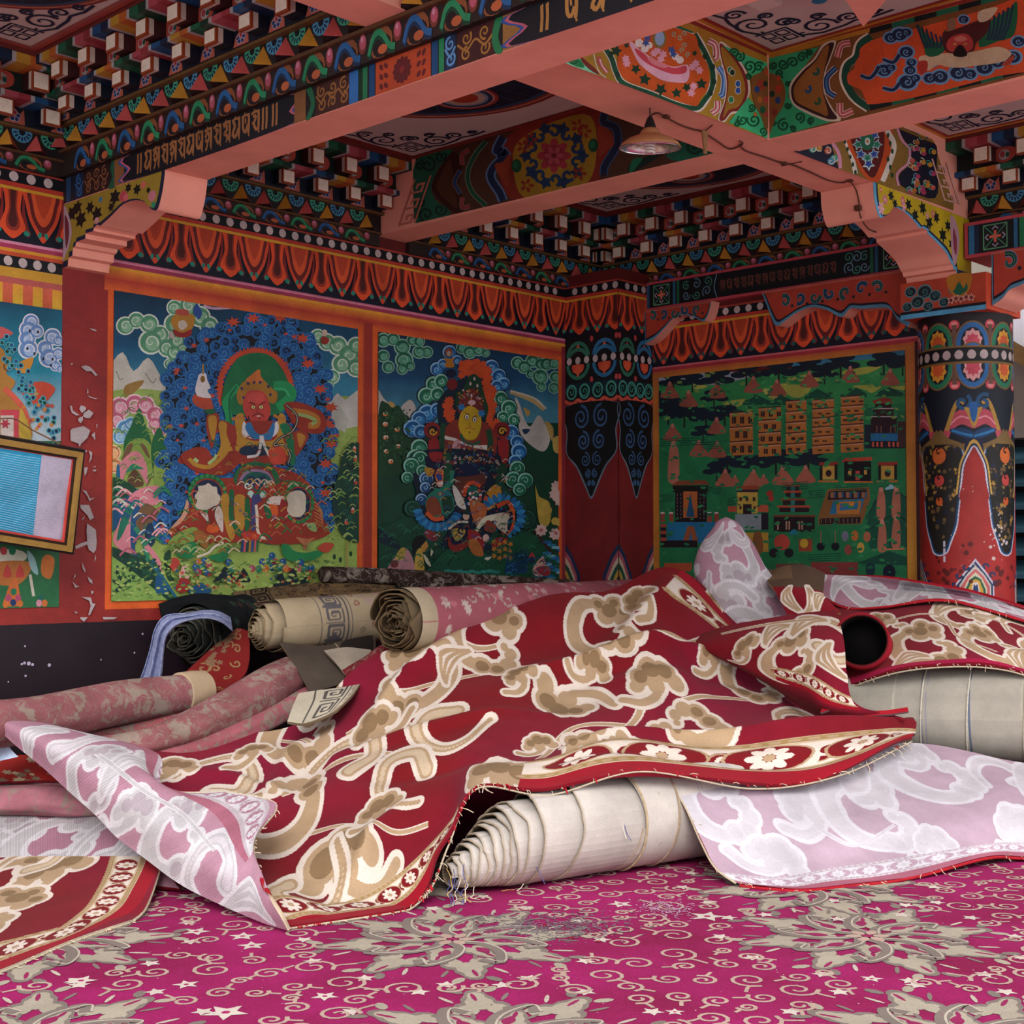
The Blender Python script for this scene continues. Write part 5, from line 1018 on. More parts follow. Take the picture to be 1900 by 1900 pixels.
A.s('c0b0a8', 540, 520, 580, 600, 580, 780, 530, 700, 500, 600); A.s('c0b0a8', 360, 580, 430, 600, 440, 680, 400, 640); A.s('c2511f', 420, 740, 480, 680, 540, 740, 520, 780, 440, 780); A.s('7a2018', 440, 560, 500, 560, 490, 680, 450, 700)
A.s('7a9040', 60, 860, 140, 790, 280, 730, 340, 760, 300, 860, 180, 900, 60, 900); A.s('8a5a24', 280, 790, 360, 760, 440, 840, 420, 940, 360, 900); A.s('b88a70', 70, 740, 180, 610, 230, 460, 250, 560, 170, 690)
for k in range(7): A.l('a86a44', 12, 1300 + k * 12, 830 + k * 12, 1400, 850 + k * 16, 1480 - k * 20, 840 + k * 14); A.l('a86a44', 11, 1480, 480 + k * 34, 1520 + k * 6, 520 + k * 34, 1560, 600 + k * 22)
A.s('8aa060', 1400, 700, 1480, 690, 1500, 770, 1440, 760)
for x0, x1, y in ((120, 320, 950), (440, 640, 980)): A.s('1a6a3c', x0, y + 40, (x0 + x1) / 2, y - 60 + (x0 == 440) * 60, x1, y - 70, x1 - 20, y + 60, (x0 + x1) / 2, y + 90)
A.s('1f7a44', 1160, 900, 1220, 900, 1280, 960, 1400, 980, 1500, 960, 1560, 990, 1440, 1060, 1250, 1060, 1170, 1000)
for k, c in enumerate(('1a3a6a', 'b84a5a', '1a3a3a', 'a8743a', '2a4a8a', 'b84a5a', '1a5a3a')): A.p(c, 770 + k * 24, 850, 790 + k * 24, 850, 780 + k * 24, 970, 755 + k * 26, 970)
A.s('b03424', 770, 780, 940, 800, 930, 850, 790, 850); A.s('a8402c', 1510, 940, 1580, 880, 1670, 900, 1600, 980)
for x, y, c in ((405, 1060, '1a4a7a'), (440, 1090, 'a04050'), (340, 1075, 'b85a2a'), (315, 1120, '1a4a7a'), (375, 1125, '1f6a54'), (340, 1170, 'a04050'), (425, 1170, '1a4a7a'), (640, 1075, '1a4a7a'), (670, 1135, '1f6a54'), (1080, 1010, '1a4a7a'), (985, 1070, '1a4a7a'), (1050, 1065, '1f6a54'), (1110, 1070, 'a04050'), (1170, 1070, '1a4a7a'), (885, 1135, 'a04050'), (950, 1140, '1f6a54'), (1015, 1135, 'b8642a'), (1085, 1125, '1a4a7a'), (1140, 1130, '1f6a54'), (1200, 1135, 'b8642a'), (1345, 1075, '1a4a7a'), (1325, 1130, 'b05060'), (1385, 1135, '1f6a54'), (1445, 1125, '1a4a7a')): A.e(c, x, y, 34, 36, 12); A.e('7a90a8', x - 8, y - 10, 9, 9, 6)
for x, y, w_, h_ in ((600, 1170, 120, 100), (800, 1180, 80, 90), (1140, 1200, 70, 110), (1260, 1180, 80, 130), (1380, 1230, 60, 70)): A.p('0e1e24', x - w_, y + h_, x - w_ * .4, y, x, y - h_ * .6, x + w_ * .5, y, x + w_, y + h_)
A.s('163a26', 20, 1000, 80, 960, 80, 1180, 120, 1240, 60, 1250, 20, 1120); A.e('a83a30', 105, 1085, 55, 60, 12); A.s('c89a90', 190, 1100, 230, 1090, 240, 1140, 250, 1220, 200, 1240, 150, 1220, 170, 1150); A.s('8a2420', 160, 1230, 240, 1240, 280, 1300, 200, 1372, 120, 1340); A.s('184a70', 250, 1372, 300, 1300, 420, 1300, 460, 1372); A.s('184a70', -60, 1200, 20, 1250, 60, 1372, -60, 1372)
A.s('123a2c', 1700, 240, 1730, 150, 1740, 60, 1800, -60, 1900, -100, 1960, 40, 1960, 800, 1820, 860, 1720, 760, 1720, 640, 1660, 480, 1660, 380)
for x, y in ((1880, 60), (1880, 290), (1855, 570), (1790, 680), (1870, -30)): A.e('c8b0a0', x, y - 10, 16, 26, 8); A.e('b84a34', x, y + 8, 20, 20, 8)
A.s('12302c', 1660, 460, 1700, 440, 1720, 600, 1690, 700, 1650, 500); A.l('a87a50', 10, 1800, 860, 1795, 1000, 1800, 1120)
for x, y in ((1690, 1020), (1750, 1050), (1850, 990)): A.e('143a24', x, y, 16, 28, 8)
A.tf = (0, 500, .33684)   # cloud riders
A.s('a87428', 940, 300, 960, 250, 1060, 250, 1060, 320, 1000, 360); A.s('c0b0a0', 980, 290, 1010, 280, 1030, 310, 1000, 335, 980, 320); A.s('a84a3c', 965, 245, 975, 220, 1030, 225, 1030, 255); A.s('8a2420', 950, 330, 1000, 350, 1050, 330, 1040, 370, 970, 370); A.s('b8a8a0', 940, 340, 960, 380, 930, 375); A.s('2a4a8a', 1060, 230, 1080, 190, 1110, 240, 1090, 275); A.l('c0a0b0', 14, 1120, 200, 1180, 215, 1280, 210)
A.e('c0a898', 1785, 350, 16, 20, 8); A.s('8a2c20', 1765, 380, 1785, 370, 1810, 385, 1800, 410, 1770, 410)
A.tf = (0, 500, .33684)
dabs(A, 420, 610, 1600, 1860, 1830, ('5f7d38', '93a85a', '4a6a34', 'a0a860'), 13, 1)
dabs(A, 90, 600, 680, 930, 1180, ('6a8a3c', '9aa860', '4f7a40'), 11, 2, 1); dabs(A, 60, 1780, 900, 1960, 1500, ('6a8a3c', '9aa860'), 12, 3, 1)
dabs(A, 46, 620, 1200, 900, 1560, ('d89aa0', '1a4a74', '2a7a5c', 'a85a68', 'c8c0b0'), 24, 4, 1); dabs(A, 40, 640, 1560, 880, 1700, ('0e2e24', '1a4a34'), 14, 5, 3)
lo = [(930, 1450), (1000, 1250), (1080, 1130), (1250, 1040), (1650, 1080), (1750, 1250), (1800, 1420), (1400, 1500), (1100, 1500)]
dabs(A, 150, 930, 1050, 1800, 1500, ('a87a28', '1d6a3c', '6a1c14', 'b0503a', '8a6a2c', 'c8a890'), 15, 6, 1, lo); dabs(A, 120, 930, 1050, 1800, 1500, ('a87a28', '1d6a3c', '5a1812', 'c06a34', '2a4a7a'), 10, 7, 2, lo)
up = [(1120, 900), (1250, 980), (1320, 880), (1500, 880), (1600, 900), (1640, 1000), (1560, 1100), (1200, 1100)]
dabs(A, 60, 1000, 880, 1700, 1100, ('8a5a20', 'c08a30', '6a1c14', '2a6a48'), 11, 8, 1, up)
dabs(A, 34, 920, 1470, 1300, 1560, ('8aa060', '5a7a3a', 'c0a890', '8a5a24'), 16, 9, 1); dabs(A, 20, 1880, 1050, 1950, 1420, ('1c5040', '0c241e'), 18, 10, 2)
dabs(A, 60, 900, 1650, 1850, 1760, ('b04a34', '1a4a7a', '8a2c20', 'c89a60'), 10, 14, 3)
A.tf = (300, 840, .18947)
A.s('bfb2a0', 440, 300, 480, 330, 520, 340, 530, 400, 555, 430, 540, 500, 480, 530, 420, 560, 340, 550, 310, 520, 330, 470, 305, 430, 340, 370, 340, 330, 400, 320)
A.s('bfb2a0', 1320, 370, 1370, 390, 1395, 440, 1390, 520, 1385, 580, 1330, 630, 1260, 620, 1210, 570, 1220, 500, 1205, 440, 1240, 390)
MU1 = mural('wall_mural', 'large mural of a red-faced seated guardian in a blue curling aureole holding a white stupa', A, mM, nA, Q(-.005, .915, 1.508, 2.393))
# ---------- second mural: yellow-faced guardian
A = PA(1.0, 0, 0, 1)
A.r('07182c', 690, 600, 1060, 700, c2='0f456a', bands=5); A.r('0f456a', 690, 700, 1060, 790, c2='4a8a9c', bands=4); A.r('123c2a', 690, 785, 1060, 1120)
A.tf = (700, 620, .18421)
A.s('b4aca4', 0, 560, 60, 640, 110, 700, 90, 760, 0, 800); A.s('b4aca4', 230, 760, 330, 660, 390, 760, 330, 840); A.s('a8884a', 110, 680, 170, 700, 190, 780, 130, 760)
A.s('b4aca4', 1390, 640, 1440, 720, 1480, 850, 1540, 930, 1620, 820, 1680, 880, 1740, 1050, 1680, 1180, 1560, 1130, 1440, 1000, 1420, 860); A.l('a89060', 40, 1340, 580, 1450, 620, 1580, 680, 1680, 760); A.l('b8b0a0', 18, 1340, 570, 1450, 600, 1590, 650, 1700, 750); A.s('a8884a', 1470, 740, 1540, 780, 1510, 830); A.s('a8884a', 1690, 880, 1770, 940, 1760, 1080); A.s('b89a50', 1770, 1050, 1850, 1040, 1850, 1190, 1780, 1180); A.s('14304a', 1460, 960, 1540, 960, 1490, 1010)
A.s('183c22', 20, 740, 90, 690, 150, 740, 210, 715, 270, 800, 330, 880, 330, 1320, 0, 1400)
clouds(A, [(60, 60, 75), (160, 50, 70), (250, 130, 85), (350, 60, 60), (420, 70, 60), (500, 180, 62), (420, 180, 70), (60, 220, 65), (110, 330, 65), (270, 260, 95), (250, 350, 60), (330, 320, 50)], GRC2)
clouds(A, [(850, 140, 60), (930, 180, 70), (1020, 160, 62), (1090, 190, 44)], GRC2); clouds(A, [(1410, 290, 66), (1480, 330, 70), (1560, 270, 70), (1640, 300, 60), (1700, 300, 70), (1780, 290, 66), (1640, 430, 85), (1540, 400, 46), (1790, 430, 60), (1780, 540, 60), (1650, 530, 50)], GRC2)
L = [(725, 180, 70, 1), (800, 260, 50, 1), (600, 350, 70, 1), (660, 300, 55, 1), (560, 500, 75, 0), (640, 470, 70, 0), (490, 620, 85, 0), (600, 600, 70, 0), (500, 800, 95, 1), (420, 850, 80, 1), (600, 760, 70, 1), (350, 950, 90, 1), (430, 980, 70, 1), (420, 1140, 85, 0), (380, 1250, 90, 0), (350, 1330, 80, 0), (1150, 330, 75, 1), (1220, 420, 75, 1), (1270, 500, 66, 1), (1200, 520, 60, 1), (1240, 640, 70, 0), (1320, 740, 80, 0), (1260, 830, 60, 0), (1370, 860, 60, 0), (1340, 990, 80, 1), (1400, 1080, 66, 1), (1420, 1180, 80, 1), (1380, 1280, 66, 1)]
for x, y, q, k in L: A.e('07101e', x, y, q * 1.15, q * 1.15, 16)
for i, (x, y, q, k) in enumerate(L): A.e(('8fc0ac', '7fb0d4')[k], x, y, q, q, 16); A.e(('1a6048', '154f86')[k], x + 6, y + 8, q * .88, q * .88, 16); A.e(('3a8468', '2c74ac')[k], x + 10, y + 16, q * .6, q * .55, 12); A.spiral(('9fccb8', '8ab8d8')[k], 10, x, y + 10, q * .45, i, 1.1, 1, 5)
A.s('0e2030', 600, 700, 760, 500, 900, 430, 1050, 430, 1150, 600, 1200, 900, 1250, 1303, 560, 1303, 620, 1000)
rr = random.Random(2)
for k in range(110):
    t = rr.random(); 
    if t < .35: x, y = rr.uniform(820, 1080), rr.uniform(270, 420) + abs(rr.gauss(0, 10))
    elif t < .8: u = rr.random(); x, y = 1060 + 130 * u + rr.gauss(0, 22), 330 + 620 * u
    else: u = rr.random(); x, y = 720 + rr.gauss(0, 22), 650 + 210 * u
    A.star('c24a22', x, y, rr.uniform(34, 52), 6, .6, k)
A.e('8a4020', 718, 185, 38, 44, 14); A.e('a89a8a', 718, 195, 22, 26, 10); A.s('b0701f', 660, 240, 720, 250, 780, 235, 760, 270, 770, 330, 680, 330, 690, 270); A.e('0e1430', 740, 395, 50, 45, 12); A.e('6a1a1c', 748, 505, 54, 60, 12)
A.s('6a2424', 800, 700, 850, 580, 940, 540, 1020, 590, 1060, 720, 1040, 800, 830, 800); A.s('163a26', 780, 600, 850, 560, 920, 420, 1010, 430, 1080, 640, 1110, 760, 1080, 860, 1060, 700, 1000, 560, 900, 560, 840, 620, 790, 760); A.e('c8a0a0', 945, 690, 40, 26, 10)
for x, y in ((930, 500), (1000, 520), (970, 450), (900, 600), (1000, 640), (940, 620)): A.e('c0a8a8', x, y, 12, 20, 7)
A.s('7a2c24', 640, 1000, 720, 900, 800, 860, 1050, 880, 1160, 980, 1200, 1100, 1100, 1303, 700, 1303, 620, 1150)
A.s('b8961f', 810, 900, 830, 800, 880, 740, 940, 725, 1010, 770, 1040, 860, 1030, 960, 980, 1050, 900, 1070, 840, 1020, 815, 950); A.l('7a5a1a', 6, 830, 980, 870, 1050, 950, 1070, 1010, 1030, 1040, 920)
for x, y in ((895, 835), (972, 862)): A.e('4a2c14', x, y, 26, 30, 10); A.e('d0c8b8', x, y, 20, 24, 10); A.e('141018', x, y + 2, 8, 11, 8)
A.l('7a4a1a', 9, 870, 790, 900, 800, 915, 815); A.l('7a4a1a', 9, 1000, 830, 980, 825, 950, 838); A.l('8a5a1c', 7, 925, 880, 915, 920, 940, 925); A.l('a0542c', 9, 880, 950, 930, 945, 980, 960); A.e('4a1a14', 920, 990, 8, 12, 6)
for x, y in ((840, 735), (1040, 800)): A.star('2a70a8', x, y, 44, 6, .6, x)
A.s('c8c0b8', 640, 1010, 700, 1030, 780, 1050, 860, 1090, 1000, 1120, 1100, 1120, 1160, 1170, 1050, 1160, 900, 1130, 780, 1080, 680, 1060); A.l('14503c', 26, 830, 1010, 870, 1080, 960, 1110, 1030, 1080)
for x, s in ((545, 1), (1245, -1)):
    A.e('7a1f22', x, 970, 85, 85, 16); A.e('120c18', x + 5, 975, 50, 50, 14); A.spiral('c08a24', 18, x + 4, 980, 40, 0, 1.2, s); A.s('8a2024', x - 40, 1100, x - 20, 1060, x + 60, 1060, x + 70, 1200, x + 40, 1303, x - 20, 1260)
A.l('17402a', 56, 660, 900, 640, 1050, 660, 1303); A.l('17402a', 56, 1110, 960, 1130, 1100, 1100, 1303)
A.s('b88a8c', 750, 1100, 820, 1070, 830, 1200, 820, 1303, 760, 1250); A.s('a8742c', 800, 1200, 860, 1180, 850, 1303, 780, 1303); A.s('7a2c20', 860, 1140, 940, 1150, 920, 1303, 860, 1303); A.s('2a4a8a', 940, 1160, 1000, 1170, 980, 1260, 940, 1240); A.s('c8c0b8', 950, 1200, 980, 1210, 965, 1250)
for x, y in ((80, 800), (80, 905), (200, 955), (85, 1040), (210, 1130), (90, 1180), (135, 1280)): A.e('c86a2c', x, y + 8, 26, 20, 8); A.e('d8c0a8', x, y - 4, 26, 18, 8); A.e('b84428', x + 4, y + 2, 12, 10, 6)
A.tf = (700, 840, .18421)
A.s('0a1a2c', 380, 0, 1180, 0, 1180, 300, 1100, 900, 500, 900, 380, 400)
A.p('123f2e', 0, 780, 250, 650, 330, 700, 700, 800, 560, 960, 0, 1400); A.p('0a2230', 0, 760, 180, 880, 260, 1000, 0, 900)
A.s('124a34', 600, 1060, 760, 940, 900, 860, 1300, 850, 1500, 800, 1800, 1010, 1840, 1300, 560, 1300); A.l('0a2a20', 16, 540, 1000, 640, 880, 760, 850); A.l('0a2a20', 16, 700, 1130, 820, 960, 900, 940); A.l('3a1a1c', 26, 1560, 780, 1700, 950, 1840, 1130)
for x, y, q, k in ((420, 60, 80, 0), (330, 130, 80, 0), (290, 250, 60, 0), (440, 180, 60, 0), (480, 260, 70, 1), (470, 350, 54, 1), (430, 470, 60, 1), (1400, 160, 80, 0), (1360, 270, 84, 0), (1480, 280, 80, 0), (1420, 370, 66, 0), (340, 560, 80, 2), (1490, 670, 96, 2), (1440, 560, 60, 2)): A.e('07101e', x, y, q * 1.12, q * 1.12, 16); A.e(('7fb8a4', '8aaed0', '1f5a48')[k], x, y, q, q, 16); A.e(('1a6048', '154070', '10382c')[k], x + 6, y + 8, q * .86, q * .86, 14); A.spiral(('7fbca4', '8ab0d0', '2a6a58')[k], 10, x, y, q * .5, x, 1.1, 1, 5)
A.s('0e1030', 480, 30, 560, 100, 640, 90, 640, 160, 560, 180, 480, 120); A.s('8a2024', 510, 0, 640, 0, 620, 90, 540, 80); A.s('a8802c', 465, 150, 560, 170, 530, 240, 480, 220); A.s('b8602c', 570, 240, 600, 160, 660, 180, 650, 300, 600, 310); A.s('2a3a7a', 580, 220, 630, 220, 640, 270, 600, 280); A.s('c8b0b0', 590, 310, 650, 290, 640, 340, 610, 345)
A.l('14402a', 80, 690, 0, 700, 160, 690, 300, 700, 380); A.l('1d7058', 50, 740, 180, 740, 280, 640, 380, 560, 380); A.s('0e1838', 820, 130, 880, 60, 1000, 110, 1090, 140, 1080, 220, 960, 240, 860, 240, 760, 260, 770, 190); A.s('5a2a22', 770, 260, 900, 240, 1080, 220, 1060, 330, 1000, 300, 900, 320, 860, 440, 800, 420); A.l('b8431f', 40, 860, 440, 880, 350, 940, 300, 1030, 340); A.s('c8c0b8', 745, 330, 790, 360, 870, 500, 860, 490, 880, 570, 800, 540, 760, 440)
A.e('14504a', 950, 390, 60, 60, 12)
for k in range(18): A.e(('c8b8b8', '1a5a44', 'a83a44')[k % 3], 890 + rr.uniform(0, 160), 370 + rr.uniform(0, 170), 16, 16, 8)
A.s('a8741f', 1090, 400, 1180, 320, 1240, 400, 1180, 520, 1100, 580, 1120, 460); A.s('a84a34', 1060, 450, 1110, 460, 1090, 600, 1060, 640)
for cx, cy, r0, a0, a1 in ((600, 560, 210, .35, 3.0), (1240, 640, 200, -2.4, 1.2)):
    for k in range(16):
        a = a0 + (a1 - a0) * k / 15; A.e(('1c5c92', '2a78ac')[k % 2], cx + r0 * math.cos(a), cy + r0 * .92 * math.sin(a), 50, 24, 9, a)
A.s('1d6a5a', 470, 480, 560, 380, 700, 380, 760, 480, 740, 600, 620, 650, 500, 620); A.s('7a3a24', 480, 500, 540, 440, 600, 480, 630, 620, 500, 620); A.l('c24a24', 42, 480, 600, 560, 670, 660, 650); A.s('123a28', 640, 460, 720, 440, 750, 560, 660, 600); A.l('b8431f', 44, 1190, 540, 1300, 500, 1350, 600, 1340, 740, 1280, 820)
A.s('a85a34', 920, 480, 1060, 520, 1080, 620, 1000, 740, 940, 640); A.s('0c1230', 1100, 610, 1200, 560, 1330, 580, 1350, 680, 1300, 810, 1240, 820); A.s('b4a894', 1110, 650, 1200, 610, 1310, 610, 1300, 700, 1280, 810, 1200, 760, 1150, 680); A.s('c8bfa8', 950, 870, 990, 740, 1060, 650, 1180, 620, 1130, 700, 1040, 740, 960, 850)
A.s('7a3424', 1060, 740, 1100, 680, 1180, 730, 1160, 800, 1080, 790); A.e('c8a098', 1080, 860, 34, 40, 10); A.s('8a1f24', 900, 780, 1000, 800, 1100, 950, 1180, 860, 1300, 860, 1200, 960, 1050, 980, 920, 900)
A.s('7a2420', 700, 880, 760, 820, 880, 830, 900, 940, 780, 1000, 710, 960); A.s('0e1230', 700, 780, 770, 740, 880, 770, 870, 880, 760, 930, 710, 860); A.s('a8802c', 740, 780, 800, 760, 870, 780, 850, 840, 790, 890, 750, 850); A.spiral('0e1230', 20, 830, 780, 40, 1, 1, 1)
A.s('a8602c', 910, 880, 980, 870, 1040, 960, 1050, 1040, 960, 1030, 910, 960); A.e('0e2430', 1100, 970, 48, 60, 12); A.s('c8c0b0', 1070, 1060, 1140, 1050, 1100, 1085)
for k in range(12): A.star('b0742c', 1160 + (k % 4) * 55, 900 + (k // 4) * 70 + (k % 2) * 20, 34, 5, .45, k)
A.s('7a2a30', 460, 800, 520, 780, 600, 860, 560, 890, 500, 870); A.e('c8a08c', 880, 640, 34, 40, 10); A.s('142c24', 840, 590, 900, 570, 930, 620, 860, 620); A.l('c0b8a8', 22, 700, 770, 800, 700, 900, 700)
A.s('a8903c', 1580, 340, 1620, 440, 1720, 500, 1740, 640, 1700, 740, 1620, 700); [A.e('b89a44', x, y, 40, 40, 10) for x, y in ((1680, 520), (1710, 580), (1650, 600), (1780, 690), (1820, 700))]; [A.star('c8a8a0', x, y, 66, 8, .75, x) for x, y in ((1640, 780), (1780, 820), (1810, 340), (1780, 420), (1830, 480))]; [A.star('b05a60', x, y, 24, 6, .6, x) for x, y in ((1640, 780), (1790, 810))]
for k in range(14): A.e(('1c5a90', '2a80a8', '7ab0c0')[k % 3], 1700 + (k % 4) * 45, 900 + k * 28, 48, 16, 10)
for k in range(14): A.l('1a4070', 12, 1270 + k * 16, 1210, 1290 + k * 16, 1100, 1330 + k * 12, 960 + (k % 3) * 30, w1=3)
for x in range(700, 1220, 60): A.e('2f8a80', x, 1190 + (x % 7) * 3, 40, 18, 9)
A.s('b07a80', 110, 1180, 130, 1100, 180, 1040, 240, 960, 300, 980, 350, 1080, 350, 1200); A.s('a89040', 170, 1060, 230, 960, 280, 980, 240, 1080); A.e('6a2a2c', 160, 1120, 44, 40, 10); A.s('b8943c', 370, 1180, 380, 1010, 430, 960, 450, 1040, 460, 1200); A.s('b8843c', 430, 920, 480, 890, 500, 960, 450, 1000); A.s('0a0c10', 340, 900, 410, 830, 480, 870, 440, 930, 380, 980, 350, 1060); A.s('c0b8a0', 450, 1020, 500, 1070, 530, 1150, 480, 1110); A.s('c0b8a0', 530, 960, 550, 1000, 525, 1040)
A.s('c89a8a', 1560, 1160, 1640, 1050, 1670, 1060, 1700, 1180, 1640, 1250, 1560, 1220); A.s('9a2a24', 1590, 1160, 1680, 1140, 1740, 1180, 1700, 1240, 1620, 1220); A.s('a83430', 1515, 1060, 1545, 1000, 1575, 1060); A.e('1a2a4a', 1545, 1080, 30, 36, 10)
A.tf = (700, 620, .18421)
dabs(A, 90, 20, 760, 330, 1300, ('24502c', '0e2a18', '2f5a34'), 18, 21, 3)
fig = [(600, 1303), (640, 1000), (760, 820), (820, 560), (1040, 560), (1100, 860), (1200, 1000), (1240, 1303)]
A2_ = [(660, 1020), (800, 1080), (1000, 1120), (1180, 1150), (1200, 1303), (640, 1303)]
dabs(A, 150, 600, 1080, 1240, 1303, ('a8742c', '2a4a8a', '8a2a30', 'c0b0a8', '1a5a48', '5a1a1c'), 17, 22, 2, A2_); dabs(A, 60, 800, 540, 1060, 720, ('c8a0a0', '8a3a34', '1a3a2a', 'a8742c'), 13, 23, 3, fig)
A.tf = (700, 840, .18421)
dabs(A, 150, 470, 60, 1350, 880, ('a8742c', '2a4a8a', '8a2a30', 'c0b0a8', '1a6a58', '0e1830'), 16, 24, 1); dabs(A, 90, 560, 60, 1320, 980, ('a8742c', '1a6a58', '8a2a30', 'c8b8a8', '2c74ac'), 14, 25, 2)
dabs(A, 160, 0, 700, 1800, 1260, ('1d5a3c', '0c2c22', '20684a'), 20, 26, 1); dabs(A, 50, 1270, 1000, 1800, 1250, ('1c4a80', '2a80a8', '0e2a44'), 16, 27, 1)
MU2 = mural('wall_mural', 'mural of a yellow-faced guardian among green and blue clouds, second panel from the left', A, mM, nA, Q(1.659, .915, 3.186, 2.396))
# ---------- left edge mural
A = PA(1.15, 0, 0, 1); A.r('0a3c56', -60, 550, 120, 690, c2='1a7a90', bands=5); A.r('1a7a90', -60, 690, 120, 820, c2='a8b0b8', bands=5); A.r('24603a', -60, 818, 120, 1150)
A.tf = (0, 500, .1737)
clouds(A, [(330, 560, 90), (300, 640, 100), (390, 660, 80), (290, 740, 95), (300, 850, 110), (560, 720, 95), (620, 760, 60), (480, 840, 90), (520, 940, 110), (620, 900, 70), (590, 1030, 60), (640, 1060, 40)], ('c4c4cc', '5a7aa8', '8aa0c0'))
for x, y in ((315, 655), (405, 668), (290, 845), (365, 900), (460, 955), (560, 960), (540, 1025)): A.e('141822', x, y, 12, 18, 8)
A.s('a84a48', -40, 620, 40, 620, 140, 680, 60, 720, -40, 740); A.s('9a6a2c', -60, 900, 60, 880, 120, 960, 60, 1100, 160, 1200, 100, 1350, 250, 1500, 330, 1800, -60, 1800); A.s('b0782c', 160, 1020, 350, 940, 300, 1090, 200, 1100); A.spiral('6a4020', 20, 80, 1030, 60, 0, 1.3)
A.s('b0402c', 240, 1250, 330, 1210, 460, 1200, 560, 1240, 580, 1300, 480, 1420, 380, 1480, 330, 1400, 240, 1340); A.flower('9a8a58', 340, 1330, 70, 7); A.l('b8503c', 60, 40, 1270, 160, 1380, 250, 1500, 300, 1650)
for k in range(64):
    u = rr.random(); x, y = 30 + u * 560 + rr.gauss(0, 50), 780 + u * 1000 + rr.gauss(0, 60)
    A.e('3f90a0', x, y, 32, 32, 8); A.e(('101c3a', '123a2c', '1c4a70')[k % 3], x, y, 20, 22, 7)
for k in range(16): A.star(('b0702c', 'a8402c')[k % 2], 350 + rr.uniform(-150, 220), 1480 + rr.uniform(-60, 300), 30, 6, .5, k)
A.p('b03a44', 0, 1500, 210, 1500, 210, 1800, 0, 1800); A.p('b8a8a0', 0, 1560, 140, 1560, 140, 1800, 0, 1800); A.star('a03040', 50, 1650, 60, 6, .5); A.s('a88a30', 205, 1500, 260, 1560, 330, 1820, 205, 1820)
A.tf = (0, 500, .33684)
A.e('b8b8a4', 60, 1580, 90, 40, 16); A.e('a03a3c', 20, 1550, 20, 24, 9); A.e('1a6a48', 68, 1550, 20, 24, 9); A.s('a8642c', -60, 1620, 160, 1610, 150, 1690, 80, 1740, -60, 1720); [A.s('b03a34', x - 24, 1690, x, 1625, x + 24, 1690) for x in (40, 110)]; A.s('8ab0b0', 150, 1550, 190, 1590, 210, 1680, 170, 1650); A.l('b8b0a0', 16, 165, 1680, 185, 1800); A.s('b8682c', 230, 1680, 230, 1600, 260, 1570, 300, 1600, 280, 1700)
A.s('b8602c', 30, 1800, 60, 1720, 90, 1700, 110, 1800, 110, 1850, 20, 1850)
for x, y, c in ((75, 1775, '1a6a48'), (45, 1810, 'a04060'), (100, 1810, 'a04060'), (72, 1835, '14305a'), (30, 1845, 'b8642a'), (110, 1840, 'b8642a'), (225, 1810, '1a5a50'), (215, 1838, 'c08090'), (245, 1838, 'b8642a')): A.e(c, x, y, 17, 20, 9)
MU0 = mural('wall_mural', 'narrow mural at the left edge behind the tilted picture, white clouds over flowers', A, mM, nA, Q(-1.5, .895, -.272, 2.262))
# ---------- green mural with many small buildings on the back wall
A = PA(1.2, 0, 0, 1); mM3 = lambda u, v: onx(u, v, 3.602)
A.r('0a2c44', 1210, 630, 1720, 680, c2='3a7a98', bands=4); A.r('8a90a0', 1210, 690, 1720, 720); A.r('1d6a40', 1210, 715, 1720, 1140)
def bud(x, y, s=1.0, c='8a4a3c'): A.s(c, x - 20 * s, y + 18 * s, x - 8 * s, y - 4 * s, x, y - 16 * s, x + 8 * s, y - 4 * s, x + 20 * s, y + 18 * s); A.e('a8685c', x, y - 12 * s, 4 * s, 5 * s, 7)
def stand(x, y, s=1.0): A.s('a0604c', x - 9 * s, y + 34 * s, x - 8 * s, y - 10 * s, x - 3 * s, y - 30 * s, x + 4 * s, y - 28 * s, x + 9 * s, y - 8 * s, x + 8 * s, y + 34 * s); A.e('b87a6a', x, y - 28 * s, 5 * s, 6 * s, 7)
def tree(x, y, s): [A.e('0a1a28', x + dx * s, y + dy * s, 15 * s, 6 * s, 9) for dx, dy in ((0, 0), (-15, 6), (16, 5), (-6, -7), (8, -8))]; A.l('1a1418', 3 * s, x, y, x, y + 26 * s)
A.tf = (1215, 650, .12895)
A.s('2a7a44', 60, 500, 400, 420, 800, 500, 1200, 430, 1700, 300, 2400, 200, 3200, 120, 3900, 100, 3900, 700, 60, 1000)
for L in ([540, 500, 660, 440, 760, 520, 600, 560], [960, 760, 1300, 700, 1200, 810], [1560, 560, 1900, 480, 1900, 640, 1720, 720], [1900, 420, 2300, 330, 2400, 440]): A.s('9a9a4a', *L)
A.tf = (1450, 650, .13158)
for L in ([0, 500, 400, 500, 330, 640, 150, 660], [1000, 500, 1400, 500, 1280, 600, 1180, 560], [900, 280, 1400, 220, 1200, 330, 900, 350], [1500, 520, 1750, 500, 1750, 560, 1560, 540]): A.s('8f9440', *L)
for x, y, w_ in ((510, 550, 180), (1060, 530, 140), (1520, 520, 200), (0, 640, 200), (-340, 640, 200), (-800, 780, 300)): A.p('0c4434', x - w_, y + 100, x, y, x + w_, y + 90, x + w_, y + 130, x - w_, y + 130); A.l('082a26', 8, x - w_, y + 100, x, y, x + w_, y + 90, smooth=False)
A.tf = (0, 0, 1)
